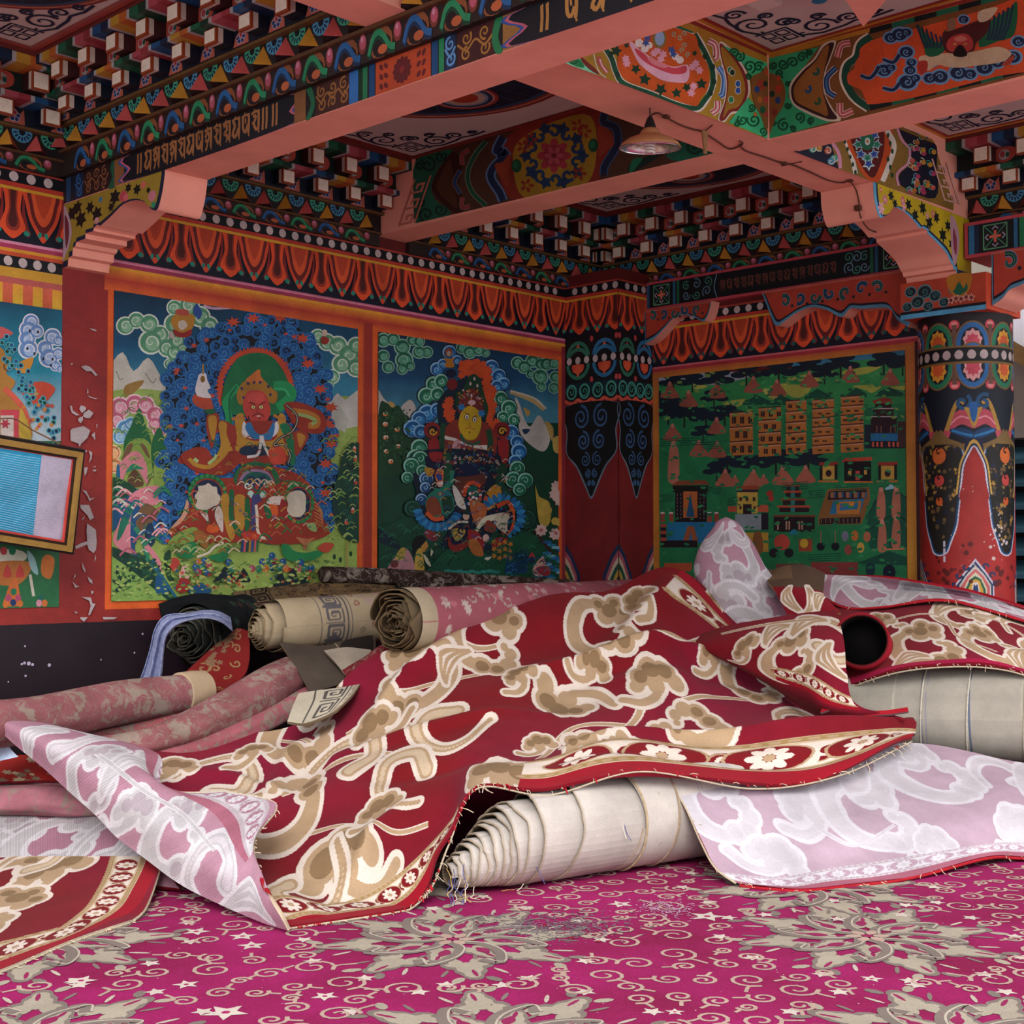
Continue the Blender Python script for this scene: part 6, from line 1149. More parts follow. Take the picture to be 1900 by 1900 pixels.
for x, y, s in ((1250, 705, 1), (1285, 705, .9), (1330, 700, 1.1), (1325, 735, .9), (1385, 690, 1), (1445, 685, 1.2), (1500, 678, 1.1), (1530, 690, .9), (1560, 672, 1.2), (1640, 668, 1.1), (1675, 672, 1), (1240, 760, 1.1), (1270, 765, 1.1), (1310, 770, 1.1), (1345, 765, 1), (1350, 855, 1.2), (1330, 870, .9), (1400, 858, 1), (1440, 850, 1.2), (1500, 850, 1.3), (1235, 738, 1), (1305, 800, .8)): tree(x, y, s)
for x, y in ((1243, 722), (1278, 738), (1330, 722), (1398, 712), (1442, 718), (1502, 702), (1578, 693), (1652, 698), (1248, 800), (1330, 788), (1297, 830), (1331, 832)): bud(x, y, .85)
for x, y, s in ((1346, 885, .9), (1364, 888, .4), (1398, 885, .9), (1417, 888, .5), (1453, 880, 1), (1495, 878, .9)): bud(x, y, s, '9a5644')
stand(1250, 855, 1.1)
def blk(x0, y0, x1, rows, hh):
    for k in range(rows):
        y = y0 + k * hh; A.p('a0622c', x0, y + 3, x1, y, x1 + 1, y + hh - 2, x0 + 1, y + hh + 1); A.l('3a1a1c', 2, x0, y + 2, x1, y - 1, smooth=False); A.l('b08878', 1.2, x0, y + 5, x1, y + 2, smooth=False)
        for j in range(3):
            x = x0 + 8 + j * 15 + (k % 2) * 6
            if x < x1 - 3: A.r('2c1212', x - 3.5, y + 9, x + 4, y + hh - 5); A.r('6a4a3a', x - .5, y + 9, x + .5, y + hh - 5)
blk(1354, 764, 1397, 3, 27); blk(1407, 755, 1449, 4, 23); blk(1458, 742, 1496, 5, 20); blk(1507, 740, 1547, 6, 17); blk(1560, 734, 1602, 6, 17.5)
# shrine at upper right
A.p('7a2c22', 1618, 744, 1640, 737, 1660, 741, 1656, 748, 1624, 750); A.r('201014', 1624, 749, 1654, 757); A.r('9a8a8a', 1618, 757, 1658, 759); A.r('2a1216', 1620, 759, 1658, 772); A.r('9a9090', 1616, 772, 1664, 774.5); A.r('24101a', 1616, 774, 1664, 806); A.r('1c5c88', 1614, 804, 1668, 818); A.r('14202c', 1604, 788, 1616, 832); A.r('14141c', 1616, 818, 1680, 832); A.r('3a2024', 1666, 782, 1680, 830)
for x in (1626, 1634, 1652, 1660): A.r('6a4a3a', x, 790, x + 2, 803)
for x in (1618, 1626, 1634, 1648, 1656, 1664): A.r('a84a3a', x, 820, x + 4, 829)
A.tf = (1450, 850, .13158)
for x0, x1 in ((540, 790), (1365, 1630)): A.p('8a2c24', x0 - 10, 100, x0, 60, x1 + 10, 50, x1, 110); A.r('120c10', x0, 100, x0 + 40, 320); A.r('120c10', x1 - 40, 90, x1, 300); A.r('b08a3c', x0 + 40, 110, x1 - 40, 300); A.e('2a1418', (x0 + x1) / 2, 215, 44, 50, 10); A.r('a8642c', x0 - 20, 315, x1 + 10, 340)
A.p('b03c2a', 850, 50, 900, 0, 1270, -15, 1285, 30, 860, 60); A.r('0c0a10', 885, 45, 1265, 325); A.r('b88a3c', 940, 180, 985, 250); A.r('b88a3c', 1165, 170, 1205, 230); A.r('a83a34', 1045, 180, 1105, 310); A.r('b0602c', 880, 325, 1290, 348)
for k, (x0, x1, y) in enumerate(((40, 270, 370), (30, 290, 460), (-10, 350, 570), (-60, 410, 670), (-110, 480, 800))): A.r(('7a3a24', 'a83c2a', '7a3a24', 'a83c2a', '6a3a24')[k], x0, y, x1, y + 28); A.r('201418', x0 + 30, y + 28, x1 - 20, y + 92); A.r('2a6a68', 130, y + 28, 190, y + 90)
A.r('1c0e14', -110, 830, 470, 1040); [A.r('a87a68', x, 890, x + 22, 1010) for x in (-60, 60, 100, 240, 280)]; A.s('1a7088', 110, 1070, 180, 1000, 250, 1070)
A.p('7a5028', 650, 440, 1240, 410, 1250, 590, 1130, 930, 520, 940, 520, 820); A.p('24141c', 670, 470, 1200, 440, 1190, 570, 650, 590); A.p('1c648c', 730, 600, 1170, 570, 1110, 770, 680, 790); A.p('a8682c', 770, 620, 1130, 600, 1100, 790, 780, 790); A.p('1c648c', 830, 640, 1090, 630, 1070, 720, 820, 740); A.e('b8702c', 990, 650, 40, 34, 10); A.e('6a4a7a', 860, 680, 34, 24, 8); A.p('241218', 540, 850, 1120, 830, 1110, 920, 540, 935)
for k in range(5): A.r('8a5a44', 690 + k * 110, 480, 740 + k * 110, 560); A.r('24507a', 745 + k * 110, 480, 765 + k * 110, 560)
for k in range(9): A.r('7a5a4c', 560 + k * 62, 850, 570 + k * 62, 915)
A.p('0d4836', 1180, 1000, 1300, 600, 1440, 500, 1540, 420, 1800, 560, 1800, 1300, 1250, 1280); A.l('082e26', 16, 1190, 860, 1320, 640, 1540, 420, 1800, 600); A.l('082e26', 20, 1260, 1000, 1560, 810, 1800, 900); A.s('8ab0c0', 1460, 440, 1540, 370, 1600, 420, 1540, 440)
A.tf = (0, 0, 1)
for x, y in ((1635, 932), (1663, 930), (1637, 992), (1663, 985)): stand(x, y, .85)
A.l('b06a4a', 3, 1620, 1020, 1682, 1018, smooth=False)
A.e('a83c30', 1451, 1006, 15, 15, 12); A.e('1a141c', 1436, 1026, 9, 9, 8); A.e('14141c', 1464, 1026, 9, 9, 8); A.r('8a3a24', 1482, 1000, 1507, 1023); A.e('b8902c', 1492, 1008, 8, 9, 9)
for x in (1523, 1550): A.e('0c0e18', x, 1014, 8, 8, 9); A.l('8a5a44', 1.5, x, 985, x, 1008, smooth=False)
for x, y, c in ((1568, 995, '6a6a7a'), (1586, 994, 'a8602c'), (1609, 996, '9a5a3c'), (1574, 1020, '8a4038'), (1597, 1016, 'b08a3c')): A.e(c, x, y, 7, 10, 9)
A.r('7a3230', 1505, 1043, 1592, 1100); A.r('6a3a30', 1440, 1046, 1492, 1100); A.e('0c1428', 1650, 1062, 12, 15, 12); A.e('14303a', 1615, 1055, 9, 18, 10); A.p('0c4032', 1590, 1045, 1650, 1022, 1700, 1040, 1700, 1050)
# buildings lower left
A.tf = (1210, 850, .13158)
A.p('7a3c24', 270, 385, 370, 320, 740, 310, 820, 370); A.r('10100f', 290, 385, 790, 480); A.r('160a12', 325, 470, 770, 940); A.r('a85a2c', 440, 470, 640, 840); A.p('1f4a70', 480, 830, 540, 490, 600, 830)
for k in range(7): [A.r('6a5a5c', x, 500 + k * 55, x + 12, 530 + k * 55) for x in (350, 400, 670, 725)]
A.r('1c648c', 215, 900, 960, 1200); A.p('8a4a2c', 500, 960, 590, 960, 650, 1180, 570, 1180, 545, 1040, 510, 1190, 430, 1190); A.r('1a1018', 120, 1160, 640, 1260)
for x in (120, 240, 780, 880): A.r('8a3a30', x, 760, x + 60, 900); A.r('b8b0a8', x, 760, x + 55, 785)
for k in range(5): A.r(('a03a34', '1a1020')[k % 2], 120, 930 + k * 48, 200, 975 + k * 48)
A.p('8a3a24', 1180, 450, 1200, 395, 1500, 385, 1510, 440); A.r('24142c', 1195, 445, 1495, 490); A.r('b0903c', 1200, 480, 1490, 780); A.r('24101c', 1285, 650, 1405, 790); [A.r('3a2420', x, 550, x + 40, 605) for x in (1230, 1320, 1420)]; [A.r('3a2420', x, 680, x + 35, 720) for x in (1230, 1430)]; A.r('7a8088', 1170, 790, 1540, 1010); A.r('1a1220', 1540, 770, 1640, 1010); A.r('a84a34', 1490, 660, 1640, 760); A.r('a84a34', 1070, 680, 1190, 760); A.e('9a2c24', 1660, 500, 50, 46, 10); A.e('9a2c24', 1680, 570, 40, 40, 10); A.r('a8802c', 1280, 1050, 1640, 1320); A.s('7a4a28', 1440, 1060, 1540, 1060, 1560, 1320, 1420, 1320); A.r('a84a2c', 170, 1480, 560, 1600)
A.tf = (0, 0, 1)
for x0, x1, y in ((1225, 1320, 815), (1300, 1340, 822), (1330, 1360, 1110), (1450, 1500, 897), (1500, 1530, 912), (1550, 1610, 901), (1605, 1625, 760), (1665, 1690, 765), (1500, 1560, 1030), (1222, 1250, 920), (1310, 1340, 905), (1350, 1370, 925)):
    for k in range(4): A.l('0c3a2c', 1.3, x0, y + k * 4, x1, y + k * 4 - 3, smooth=False)
def Q3(y0, z0, y1, z1):
    out = []
    for y, z in ((y0, z0), (y1, z0), (y1, z1), (y0, z1)):
        v = np.array([3.602, y, z]) - CAM; w_ = v @ FW; out.append((950 + FPX * (v @ RT) / w_, 950 - FPX * (v @ UP) / w_))
    return out
dabs(A, 420, 1225, 700, 1690, 1100, ('247244', '195a3c', '2c7a48', '1a6040'), 5, 31, 0); dabs(A, 120, 1225, 690, 1690, 780, ('3a8a4c', '6a8440', '184a30'), 5, 32, 0)
MU3 = mural('wall_mural', 'green mural crowded with small buildings and seated monks on the back wall', A, mM3, nB, Q3(-.497, .82, -2.205, 2.278))
# ---- tilted framed notice hanging at the left
def fr(px, py, y): return ony(px, py, y)
FT = thing('picture_frame', 'tilted gold and black framed notice with blue print at the left edge', 'picture', tuple(ony(20, 1020, -.22)))
c = [fr(-190, 775, -.30), fr(156, 834, -.26), fr(134, 1028, -.16), fr(-210, 975, -.18)]
cc = sum(c) / 4; n_ = np.cross(c[1] - c[0], c[3] - c[0]); n_ /= np.linalg.norm(n_)
if n_ @ (CAM - cc) < 0: n_ = -n_
ex = (c[1] - c[0]) / np.linalg.norm(c[1] - c[0]); ey = (c[0] - c[3]) / np.linalg.norm(c[0] - c[3])
def rim(mb, d0, d1, h0, h1, col):
    def cor(d): return [c[0] + ex * d - ey * d, c[1] - ex * d - ey * d, c[2] - ex * d + ey * d, c[3] + ex * d + ey * d]
    O, I_ = cor(d0), cor(d1)
    for i in range(4):
        j = (i + 1) % 4; V = [O[i] + n_ * h0, O[j] + n_ * h0, I_[j] + n_ * h0, I_[i] + n_ * h0, O[i] + n_ * h1, O[j] + n_ * h1, I_[j] + n_ * h1, I_[i] + n_ * h1]; mb.add(V, BOXF, col)
mb = MB(); rim(mb, 0, .012, -.02, .012, H('14100e')); rim(mb, .012, .038, -.02, .02, H('8a6a34', 1.3)); rim(mb, .038, .05, -.02, .010, H('2a1c14')); o_ = mb.make('frame', paint_mat('gilt_wood', .4, .2, 20), FT)
mb = MB(); rim(mb, .050, .058, -.005, .006, H('b03c34', 1.3)); mb.make('red_liner', M_ORN, FT)
A = PA(1.35, 0, 0, 1); A.p('a49cae', -230, 760, 170, 820, 150, 1040, -230, 1000); A.p('2486ac', -230, 780, 78, 838, 60, 1005, -230, 955)
for k in range(34):
    t = k / 34; A.l('8ab8cc', 1.0, -150, 815 + t * 140, -60 + 0, 828 + t * 145, 40, 846 + t * 150, 74 - t * 14, 851 + t * 151, smooth=False)
def mF(u, v): d = ray(u, v); k = ((cc - CAM) @ n_) / (d @ n_); return CAM + k * d
cl = []
for p in ([c[0] + ex * .055 - ey * .055, c[1] - ex * .055 - ey * .055, c[2] - ex * .055 + ey * .055, c[3] + ex * .055 + ey * .055]):
    v = p - CAM; w_ = v @ FW; cl.append((950 + FPX * (v @ RT) / w_, 950 - FPX * (v @ UP) / w_))
A.mesh('print', mF, n_, parent=FT, clip=cl)
V, F = tube([ony(-20, 778, -.03), ony(20, 776, -.05), ony(32, 779, -.05), ony(60, 798, -.08), ony(112, 824, -.2)], .0035, 6)
mesh_obj('hanging_wire', V, F, plain_mat('dull_wire', H('6a4a34'), .6, .1, 5), FT)
# ================================================================== FLOOR CARPET
rng = random.Random(21)
A = Art(1.0)
X0, X1, Y0, Y1 = -3.4, 3.3, -5.2, -1.2
FD = math.atan2(FW[1], FW[0])      # the woven rows run across the view direction
cF, sF = math.cos(FD - math.pi / 2), math.sin(FD - math.pi / 2)
FO = onz(950, 1780, 0)[:2]
def fm(u, v): return np.array([FO[0] + u * cF - v * sF, FO[1] + u * sF + v * cF, .007])
MAG, CRM, TAU, SAND = 'a31b5e', 'b89a8c', '7e7068', 'a89c8a'
placed = []
def med(x, y, s):
    placed.append((x, y, .34 * s)); R0 = lambda r, a: (x + r * s * math.cos(a), y + r * s * math.sin(a))
    for ring_, n, rr, q in ((0, 8, .27, 1.0), (1, 8, .15, .72)):
        for k in range(n):
            a = (k + ring_ * .5) * 2 * math.pi / n + .2
            for cc, g in ((TAU, 1.0), (SAND, .8)):
                o = .012 * (g < 1)
                for dr, da, w1, w2 in ((0, 0, .062, .042), (-.045, .16, .045, .032), (-.045, -.16, .045, .032), (.05, 0, .036, .026)):
                    X_, Y_ = R0(rr + dr * q - o, a + da); A.e(cc, X_, Y_, w1 * q * s * g, w2 * q * s * g, 10, a)
            for da in (-.22, .02, .24):
                X_, Y_ = R0(rr + .03 * q, a + da); A.e(('8e1a50', TAU, 'bcae9e')[int(abs(da) * 9) % 3], X_, Y_, .03 * q * s, .006 * s, 7, a + da * 2)
            X_, Y_ = R0(rr + .085 * q, a + .12); A.e(TAU, X_, Y_, .026 * q * s, .014 * s, 8, a + .6); X_, Y_ = R0(rr + .085 * q, a - .12); A.e(SAND, X_, Y_, .026 * q * s, .014 * s, 8, a - .6)
    for k in range(8):
        a = k * math.pi / 4 + .2 + math.pi / 8; P = [R0(.03, a), R0(.09, a + .45), R0(.17, a + .22), R0(.24, a - .05), R0(.20, a - .2)]
        A.l(TAU, .03 * s, *[v for p in P for v in p]); A.l('bcae9e', .006, *[v for p in P for v in (p[0] + .012, p[1] + .008)])
        P = [R0(.10, a + .1), R0(.13, a + .2), R0(.16, a + .05), R0(.13, a - .04)]; A.s('8e1a50', *[v for p in P for v in p])
    A.flower(CRM, x, y, .06 * s, 6, '8e1a50')
    for k in range(12): X_, Y_ = R0(.385, k * math.pi / 6); A.star('cfc0b4', X_, Y_, .03, 5, .5, k)
def fuv(px, py): p = onz(px, py, 0)[:2] - FO; return p[0] * cF + p[1] * sF, -p[0] * sF + p[1] * cF
for px, py, s in ((1610, 1742, 1.12), (840, 1748, 1.12), (75, 1752, 1.12), (930, 1938, 1.1), (1800, 1938, 1.1), (40, 1938, 1.1), (700, 1640, 1.1), (1500, 1650, 1.1), (-150, 1650, 1.1)): med(*fuv(px, py), s)
def scroll(x, y, r, a, d):
    A.spiral(CRM, .0115, x, y, r, a, 1.45, d, .009, r1=.18)
    q = (x + r * math.cos(a), y + r * math.sin(a)); A.l(CRM, .0105, *q, q[0] + r * .6 * math.cos(a + d * 1.9), q[1] + r * .6 * math.sin(a + d * 1.9) , q[0] + r * 1.3 * math.cos(a + d * 1.2), q[1] + r * 1.3 * math.sin(a + d * 1.2), n=3)
for k in range(22000):
    x, y = rng.uniform(-2.3, 2.6), rng.uniform(-1.0, 1.3); r = rng.choice((.074, .065, .055, .047) if k < 14000 else (.033, .04))
    if all((x - a) ** 2 + (y - b) ** 2 > (c + r * .9) ** 2 for a, b, c in placed):
        placed.append((x, y, r))
        if rng.random() < .06: A.star('cfc0b4', x, y, r * .8, 5, .45, rng.uniform(0, 6)); A.e(MAG, x, y, r * .16, r * .16, 6)
        else: scroll(x, y, r * .86, rng.uniform(0, 6.28), rng.choice((-1, 1)))
for k in range(420): A.e(rng.choice(('d8c8c4', '7a1840', 'b83a70')), rng.uniform(-2.2, 2.4), rng.uniform(-1, .8), rng.uniform(.001, .0028), n=5)
m, nt, b = mat_new('magenta_carpet_pile')
n1 = noise_node(nt, 2.2, 4); r1 = ramp(nt, n1.outputs[0], [(.35, H('801c44', 1.0)), (.65, H('9c2260', 1.0))])
n2 = noise_node(nt, 260, 2); r2 = ramp(nt, n2.outputs[0], [(.3, (.75,) * 3), (.7, (1.2,) * 3)])
nt.links.new(mixn(nt, r1.outputs[0], r2.outputs[0], 1, 'MULTIPLY'), b.inputs['Base Color']); b.inputs['Roughness'].default_value = .95; b.inputs['Specular IOR Level'].default_value = .1
bump(nt, b, n2.outputs[0], .5, .004)
FC = setp(box('floor_carpet', (-4.2, 5.0, -6.4, -.01, .001, .006), m), 'wide magenta carpet on the floor with cream scrolls and taupe leaf medallions', 'carpet')
A.mesh('woven_pattern', fm, (0, 0, 1), M_PILE, FC, eps=.00006)
q = onz(1010, 1720, 0); st = Art(1.0)
rr = random.Random(8)
stain = []
# ================================================================== LOOSE RUGS
PALF = dict(bg='701219', bg2='80163a', wh='cfc0b4', be='a68a6c', ta='80664a', ed='8c1020', cr='bca68c', gd='94784e')
PALB = dict(bg='986c7c', bg2='a27c8a', wh='bcb6ba', be='a8a2a4', ta='988c92', ed='945868', cr='b8aeb4', gd='a49098')
def cs_motif(K, P, x, y, s, a, kind=0, mir=1):
    """cloud scroll: lobed head, sweeping tail, lower lobed foot"""
    ca, sa = math.cos(a), math.sin(a)
    if K.jac: K.J = (np.array([x, y]), K.jac(x, y)); rest = True
    def T(L): return [(x + s * (p * mir * ca - q * sa), y + s * (p * mir * sa + q * ca), r * s) for p, q, r in L]
    if kind == 0:
        head = [(.05, .13, .055), (.0, .16, .04), (.08, .17, .04), (.12, .12, .042), (.10, .07, .036), (.03, .10, .045)]
        foot = [(-.02, -.12, .05), (.05, -.13, .048), (.10, -.09, .042), (.11, -.03, .03), (.08, .0, .018)]
        path = crom(np.array([(-.02, .16), (-.10, .13), (-.15, .04), (-.14, -.05), (-.08, -.11), (-.02, -.12)]), 6)
        tail = [(p, q, .022 + .014 * math.sin(i / len(path) * math.pi)) for i, (p, q) in enumerate(path)]; L = head + foot + tail; core = head[:4] + foot[:2]
    elif kind == 1:
        L = [(0, .03, .06), (-.06, .0, .05), (.06, .02, .055), (.1, -.03, .04), (-.09, -.04, .035), (.0, -.05, .04)]; core = L[:3]
        path = crom(np.array([(.02, -.04), (-.02, -.1), (-.1, -.13), (-.18, -.10)]), 6); L = L + [(p, q, .02) for p, q in path]
    elif kind == 2:
        path = crom(np.array([(-.16, .0), (-.10, .1), (.02, .13), (.12, .06), (.10, -.05), (.0, -.07)]), 7); L = [(p, q, .012 + .022 * i / len(path)) for i, (p, q) in enumerate(path)]; core = []
    else:
        L = []; core = []
        for o in (-.01, .035, .08): L += [(p, q + o * (1 - abs(p) * 4.6), .003 + .010 * (1 - (p / .19) ** 2)) for p, q in crom(np.array([(-.18, -.07), (-.06, .0), (.06, .02), (.17, -.03)]), 16)]
    L = T(L); core = T(core)
    K.blob(L, P['wh'], .019 * s); K.blob(L, P['be'], 0)
    if kind < 2: K.blob(core, P['ta'], -.018 * s)
    else: K.blob(L, P['cr'], -.012 * s)
    K.J = None
def stem(K, P, *xy, w=.022):
    Q = crom(np.array(xy, float).reshape(-1, 2), 8); K.ln(P['wh'], w, Q); K.ln(P['be'], w * .62, Q)
def band(K, P, pts, w, flip=1):
    """border: red outer edge, then cream strip with beads and daisies; pts runs along the rug's edge"""
    Q = crom(np.array(pts, float).reshape(-1, 2), 12); T = np.gradient(Q, axis=0); T /= np.linalg.norm(T, axis=1)[:, None]; N = np.stack([-T[:, 1], T[:, 0]], 1) * flip
    O = lambda f: Q + N * w * f
    d = np.r_[0, np.cumsum(np.linalg.norm(np.diff(Q, axis=0), axis=1))]
    K.ln(P['ed'], w * .34, O(.16)); K.ln(P['cr'], w * .72, O(.66)); K.ln(P['gd'], w * .09, O(.36)); K.ln(P['gd'], w * .09, O(.97))
    K.ln(P['wh'], w * .44, O(.66))
    at_ = lambda t, f: (np.interp(t, d, O(f)[:, 0]), np.interp(t, d, O(f)[:, 1])); dirn = lambda t: math.atan2(np.interp(t, d, T[:, 1]), np.interp(t, d, T[:, 0]))
    t = 0
    while t < d[-1]:
        for f in (.36, .97): K.e(P['be'], *at_(t, f), w * .06, w * .03, 8, dirn(t))
        t += w * .16
    t = w * .6; k = 0
    while t < d[-1] - w * .4:
        x, y = at_(t, .66); K.e(P['be'], x, y, w * .40, w * .25, 20, dirn(t)); K.e(P['bg'], x, y, w * .37, w * .22, 20, dirn(t)); K.flower(P['wh'], x, y, w * .22, 8, P['be'], rot=dirn(t))
        x, y = at_(t + w * .52, .66); K.spiral(P['bg'], w * .07, x, y, w * .14, dirn(t) + 2, 1.1, 1 if k % 2 else -1); K.spiral(P['be'], w * .025, x, y, w * .18, dirn(t) + 2, .8, 1 if k % 2 else -1); t += w * .88; k += 1
def base_var(K, P, seed=0, f=2.2, amt=1.0):
    r = np.random.RandomState(seed); X, Y = np.meshgrid(K.X, K.Y); d = 0
    for k in range(6): a = r.uniform(0, 6.28); q = r.uniform(.6, 1.4) * f; d = d + np.sin(q * (X * math.cos(a) + Y * math.sin(a)) * 2 + r.uniform(0, 6))
    t = np.clip(d / 5 + .35, 0, 1)[..., None] * amt; K.A[:] = np.array(K.col(P['bg'])) * (1 - t) + np.array(K.col(P['bg2'])) * t
def stripes(K, P, rect=None, amp=.10, step=.006):
    X, Y = np.meshgrid(K.X, K.Y); s = (np.sin(X / step * math.pi) > 0)[..., None]; K.A *= np.where(s, 1 - amp, 1 + amp)
def nearest(Pp, px, py):
    v = Pp - CAM; w_ = v @ FW; d = (950 + FPX * (v @ RT) / w_ - px) ** 2 + (950 - FPX * (v @ UP) / w_ - py) ** 2
    j, i = np.unravel_index(np.argmin(d), d.shape); return i, j
def rug(name, label, rows, nu, nv, P, deco, g=1.0, bot='a68a96', wav=.008, seed=0, thick=.011, cat='rug', parent=None, edge='7a1422', stripe=False, var=1.0, mat=None, ridges=None):
    Pp = sheet_pts(rows, nu, nv); W_, Hh = extent(Pp); K = Canvas(W_, Hh, nu, nv, P['bg'], g); base_var(K, P, seed, amt=var * .6)
    loc = lambda px, py: (lambda ij: (ij[0] / (nu - 1) * W_, ij[1] / (nv - 1) * Hh))(nearest(Pp, px, py))
    Gu, Gv = np.gradient(Pp, W_ / (nu - 1), axis=1), np.gradient(Pp, Hh / (nv - 1), axis=0)
    def jac(x, y):
        i, j = int(np.clip(x / W_ * (nu - 1), 2, nu - 3)), int(np.clip(y / Hh * (nv - 1), 2, nv - 3)); pu, pv = Gu[j, i], Gv[j, i]; n = np.cross(pu, pv); n /= np.linalg.norm(n) + 1e-9
        e1 = RT - n * (RT @ n); e1 /= np.linalg.norm(e1); e2 = np.cross(n, e1); e2 = e2 if e2 @ UP > 0 else -e2; st = min(1.9, max(1.0, .75 / (abs(e2 @ UP) + .05)))
        M = np.stack([pu, pv], 1); return np.linalg.pinv(M) @ np.stack([e1, e2 * st], 1)
    K.jac = jac
    if deco: deco(K, loc, W_, Hh)
    if stripe: stripes(K, P)
    o = sheet_mesh(name, Pp, K.A, H(bot, g), mat or M_PILE, thick, parent, wav, seed, H(edge, g), [(loc(*a), loc(*b), h, w_) for a, b, h, w_ in ridges] if ridges else None)
    if label: setp(o, label, cat)
    return o, Pp, W_, Hh
GR = 1.1
# ---- the big red rug thrown over everything
rowsM = [
 [(270,1400,5.60),(430,1375,5.9),(560,1335,6.0),(690,1232,6.2),(840,1165,6.3),(985,1118,6.6),(1110,1098,6.8),(1245,1052,7.0),(1395,1155,7.0),(1500,1200,6.9),(1560,1250,6.9)],
 [(285,1445,5.3),(440,1420,5.6),(565,1388,5.7),(680,1318,5.85),(812,1255,5.95),(955,1212,6.15),(1090,1190,6.35),(1240,1160,6.55),(1400,1215,6.6),(1530,1258,6.6),(1600,1290,6.7)],
 [(310,1515,5.0),(450,1478,5.25),(575,1448,5.3),(685,1395,5.45),(800,1345,5.55),(925,1300,5.75),(1072,1275,5.95),(1232,1250,6.15),(1400,1285,6.2),(1560,1298,6.3),(1640,1318,6.4)],
 [(360,1590,4.75),(480,1555,4.88),(605,1525,4.95),(705,1478,5.0),(808,1418,5.12),(905,1368,5.33),(1050,1340,5.55),(1212,1322,5.75),(1400,1335,5.82),(1590,1328,6.0),(1680,1334,6.1)],
 [(430,1660,4.45),(545,1640,4.5),(665,1605,4.58),(745,1558,4.66),(822,1485,4.78),(892,1418,4.92),(1040,1400,5.08),(1198,1368,5.32),(1400,1388,5.4),(1600,1356,5.65),(1700,1350,5.9)],
 [(540,1725,4.15),(650,1712,4.25),(745,1688,4.35),(800,1640,4.45),(833,1560,4.56),(886,1456,4.66),(1020,1468,4.75),(1190,1425,4.85),(1400,1457,5.05),(1560,1432,5.3),(1692,1370,5.75)]]
def decoM(K, loc, W, Hh):
    rr = random.Random(9)
    for L in (([720, 1300, 830, 1260, 900, 1240, 1000, 1235]), ([960, 1180, 880, 1195, 800, 1175]), ([1330, 1180, 1250, 1200, 1180, 1180, 1130, 1130]), ([1110, 1380, 1180, 1330, 1200, 1280, 1250, 1260]), ([520, 1480, 600, 1420, 700, 1400, 760, 1410]), ([560, 1550, 640, 1540, 720, 1550, 790, 1520]), ([1000, 1400, 1060, 1350, 1160, 1340]), ([640, 1360, 700, 1330, 760, 1345]), ([1270, 1300, 1330, 1290, 1400, 1300]), ([440, 1400, 520, 1370, 600, 1385])):
        stem(K, PALF, *[q for i in range(0, len(L), 2) for q in loc(L[i], L[i + 1])], w=.04)
    for px, py, s, a, k, m in ((905,1185,.95,0,0,1),(1120,1172,.95,.1,0,1),(770,1262,.95,-.2,0,-1),(1045,1300,.95,2.6,1,1),(838,1350,.95,3.0,2,1),(560,1365,.9,.2,0,1),(1400,1262,.8,-.6,0,1),(1210,1262,.9,.2,1,1),(640,1415,.95,.5,2,1),(405,1450,.95,0,2,1),(640,1595,1.05,.3,1,-1),(925,1432,1.05,.2,1,-1),(1130,1395,.85,1.2,0,1),(520,1500,.9,2.2,0,1),(1285,1345,.85,2.4,0,1),(960,1255,0.58,.6,1,1),(1100,1240,0.58,-.4,1,1),(690,1345,.75,.7,1,-1),(760,1440,.85,1.9,2,1),(1320,1215,0.58,.3,1,1),(840,1230,.6,1.,3,1),(700,1500,0.61,.4,1,1),(560,1650,.8,-2.0,2,1),(470,1400,0.58,.4,1,1),(1500,1340,.8,.2,2,1),(1000,1370,0.5,.2,1,1),(320,1420,.7,.2,1,1),(1180,1110,.75,1.0,1,1),(380,1500,.8,.5,3,1),(1330,1110,.6,.4,1,1)):
        x, y = loc(px, py); cs_motif(K, PALF, x, y, s * 1.05, a, k, m)
    band(K, PALF, [0, Hh, W * .2, Hh, W * .43, Hh], .22, -1); band(K, PALF, [W * .56, Hh, W * .7, Hh, W * .85, Hh, W, Hh], .36, -1)
    x, y = loc(1240, 1060); band(K, PALF, [W * .715, -.01, W * .80, .12, W * .86, .30], .20, 1)
BIG = empty('rug', tuple(at(900, 1500, 4.9))); setp(BIG, 'large red rug with cream cloud scrolls sprawled over the whole pile, frayed front edge', 'rug')
o, PM, WM, HM = rug('pile_face', None, rowsM, 1000, 760, PALF, decoM, GR, 'a07a80', .022, 3, .013, parent=BIG, ridges=[((1060,1385),(1690,1348),0.060,.045),((1030,1420),(1600,1395),-.03,.05),((980,1245),(1420,1245),0.053,.05),((1000,1280),(1440,1275),-.02,.05),((850,1180),(690,1330),0.045,.06),((560,1375),(500,1480),0.045,.06),((620,1400),(1010,1330),0.038,.05),((660,1450),(930,1400),-.02,.05),((740,1500),(640,1640),0.038,.06),((350,1430),(520,1470),.02,.04),((1240,1080),(1150,1180),0.045,.05),((1240,1150),(1330,1290),-.025,.06)])
rowsF = [
 [(6,1362,5.28),(80,1425,5.08),(165,1502,4.83),(225,1560,4.68),(310,1625,4.48),(420,1684,4.30),(538,1728,4.10)],
 [(12,1340,5.28),(110,1392,5.0),(212,1468,4.73),(292,1530,4.55),(372,1590,4.38),(455,1640,4.25),(522,1700,4.09)],
 [(60,1338,5.4),(185,1380,5.05),(272,1438,4.80),(352,1498,4.6),(425,1552,4.45),(472,1600,4.30),(502,1670,4.13)],
 [(125,1350,5.5),(287,1396,5.15),(302,1462,4.88),(430,1470,4.76),(512,1492,4.68),(470,1560,4.46),(488,1640,4.21)]]
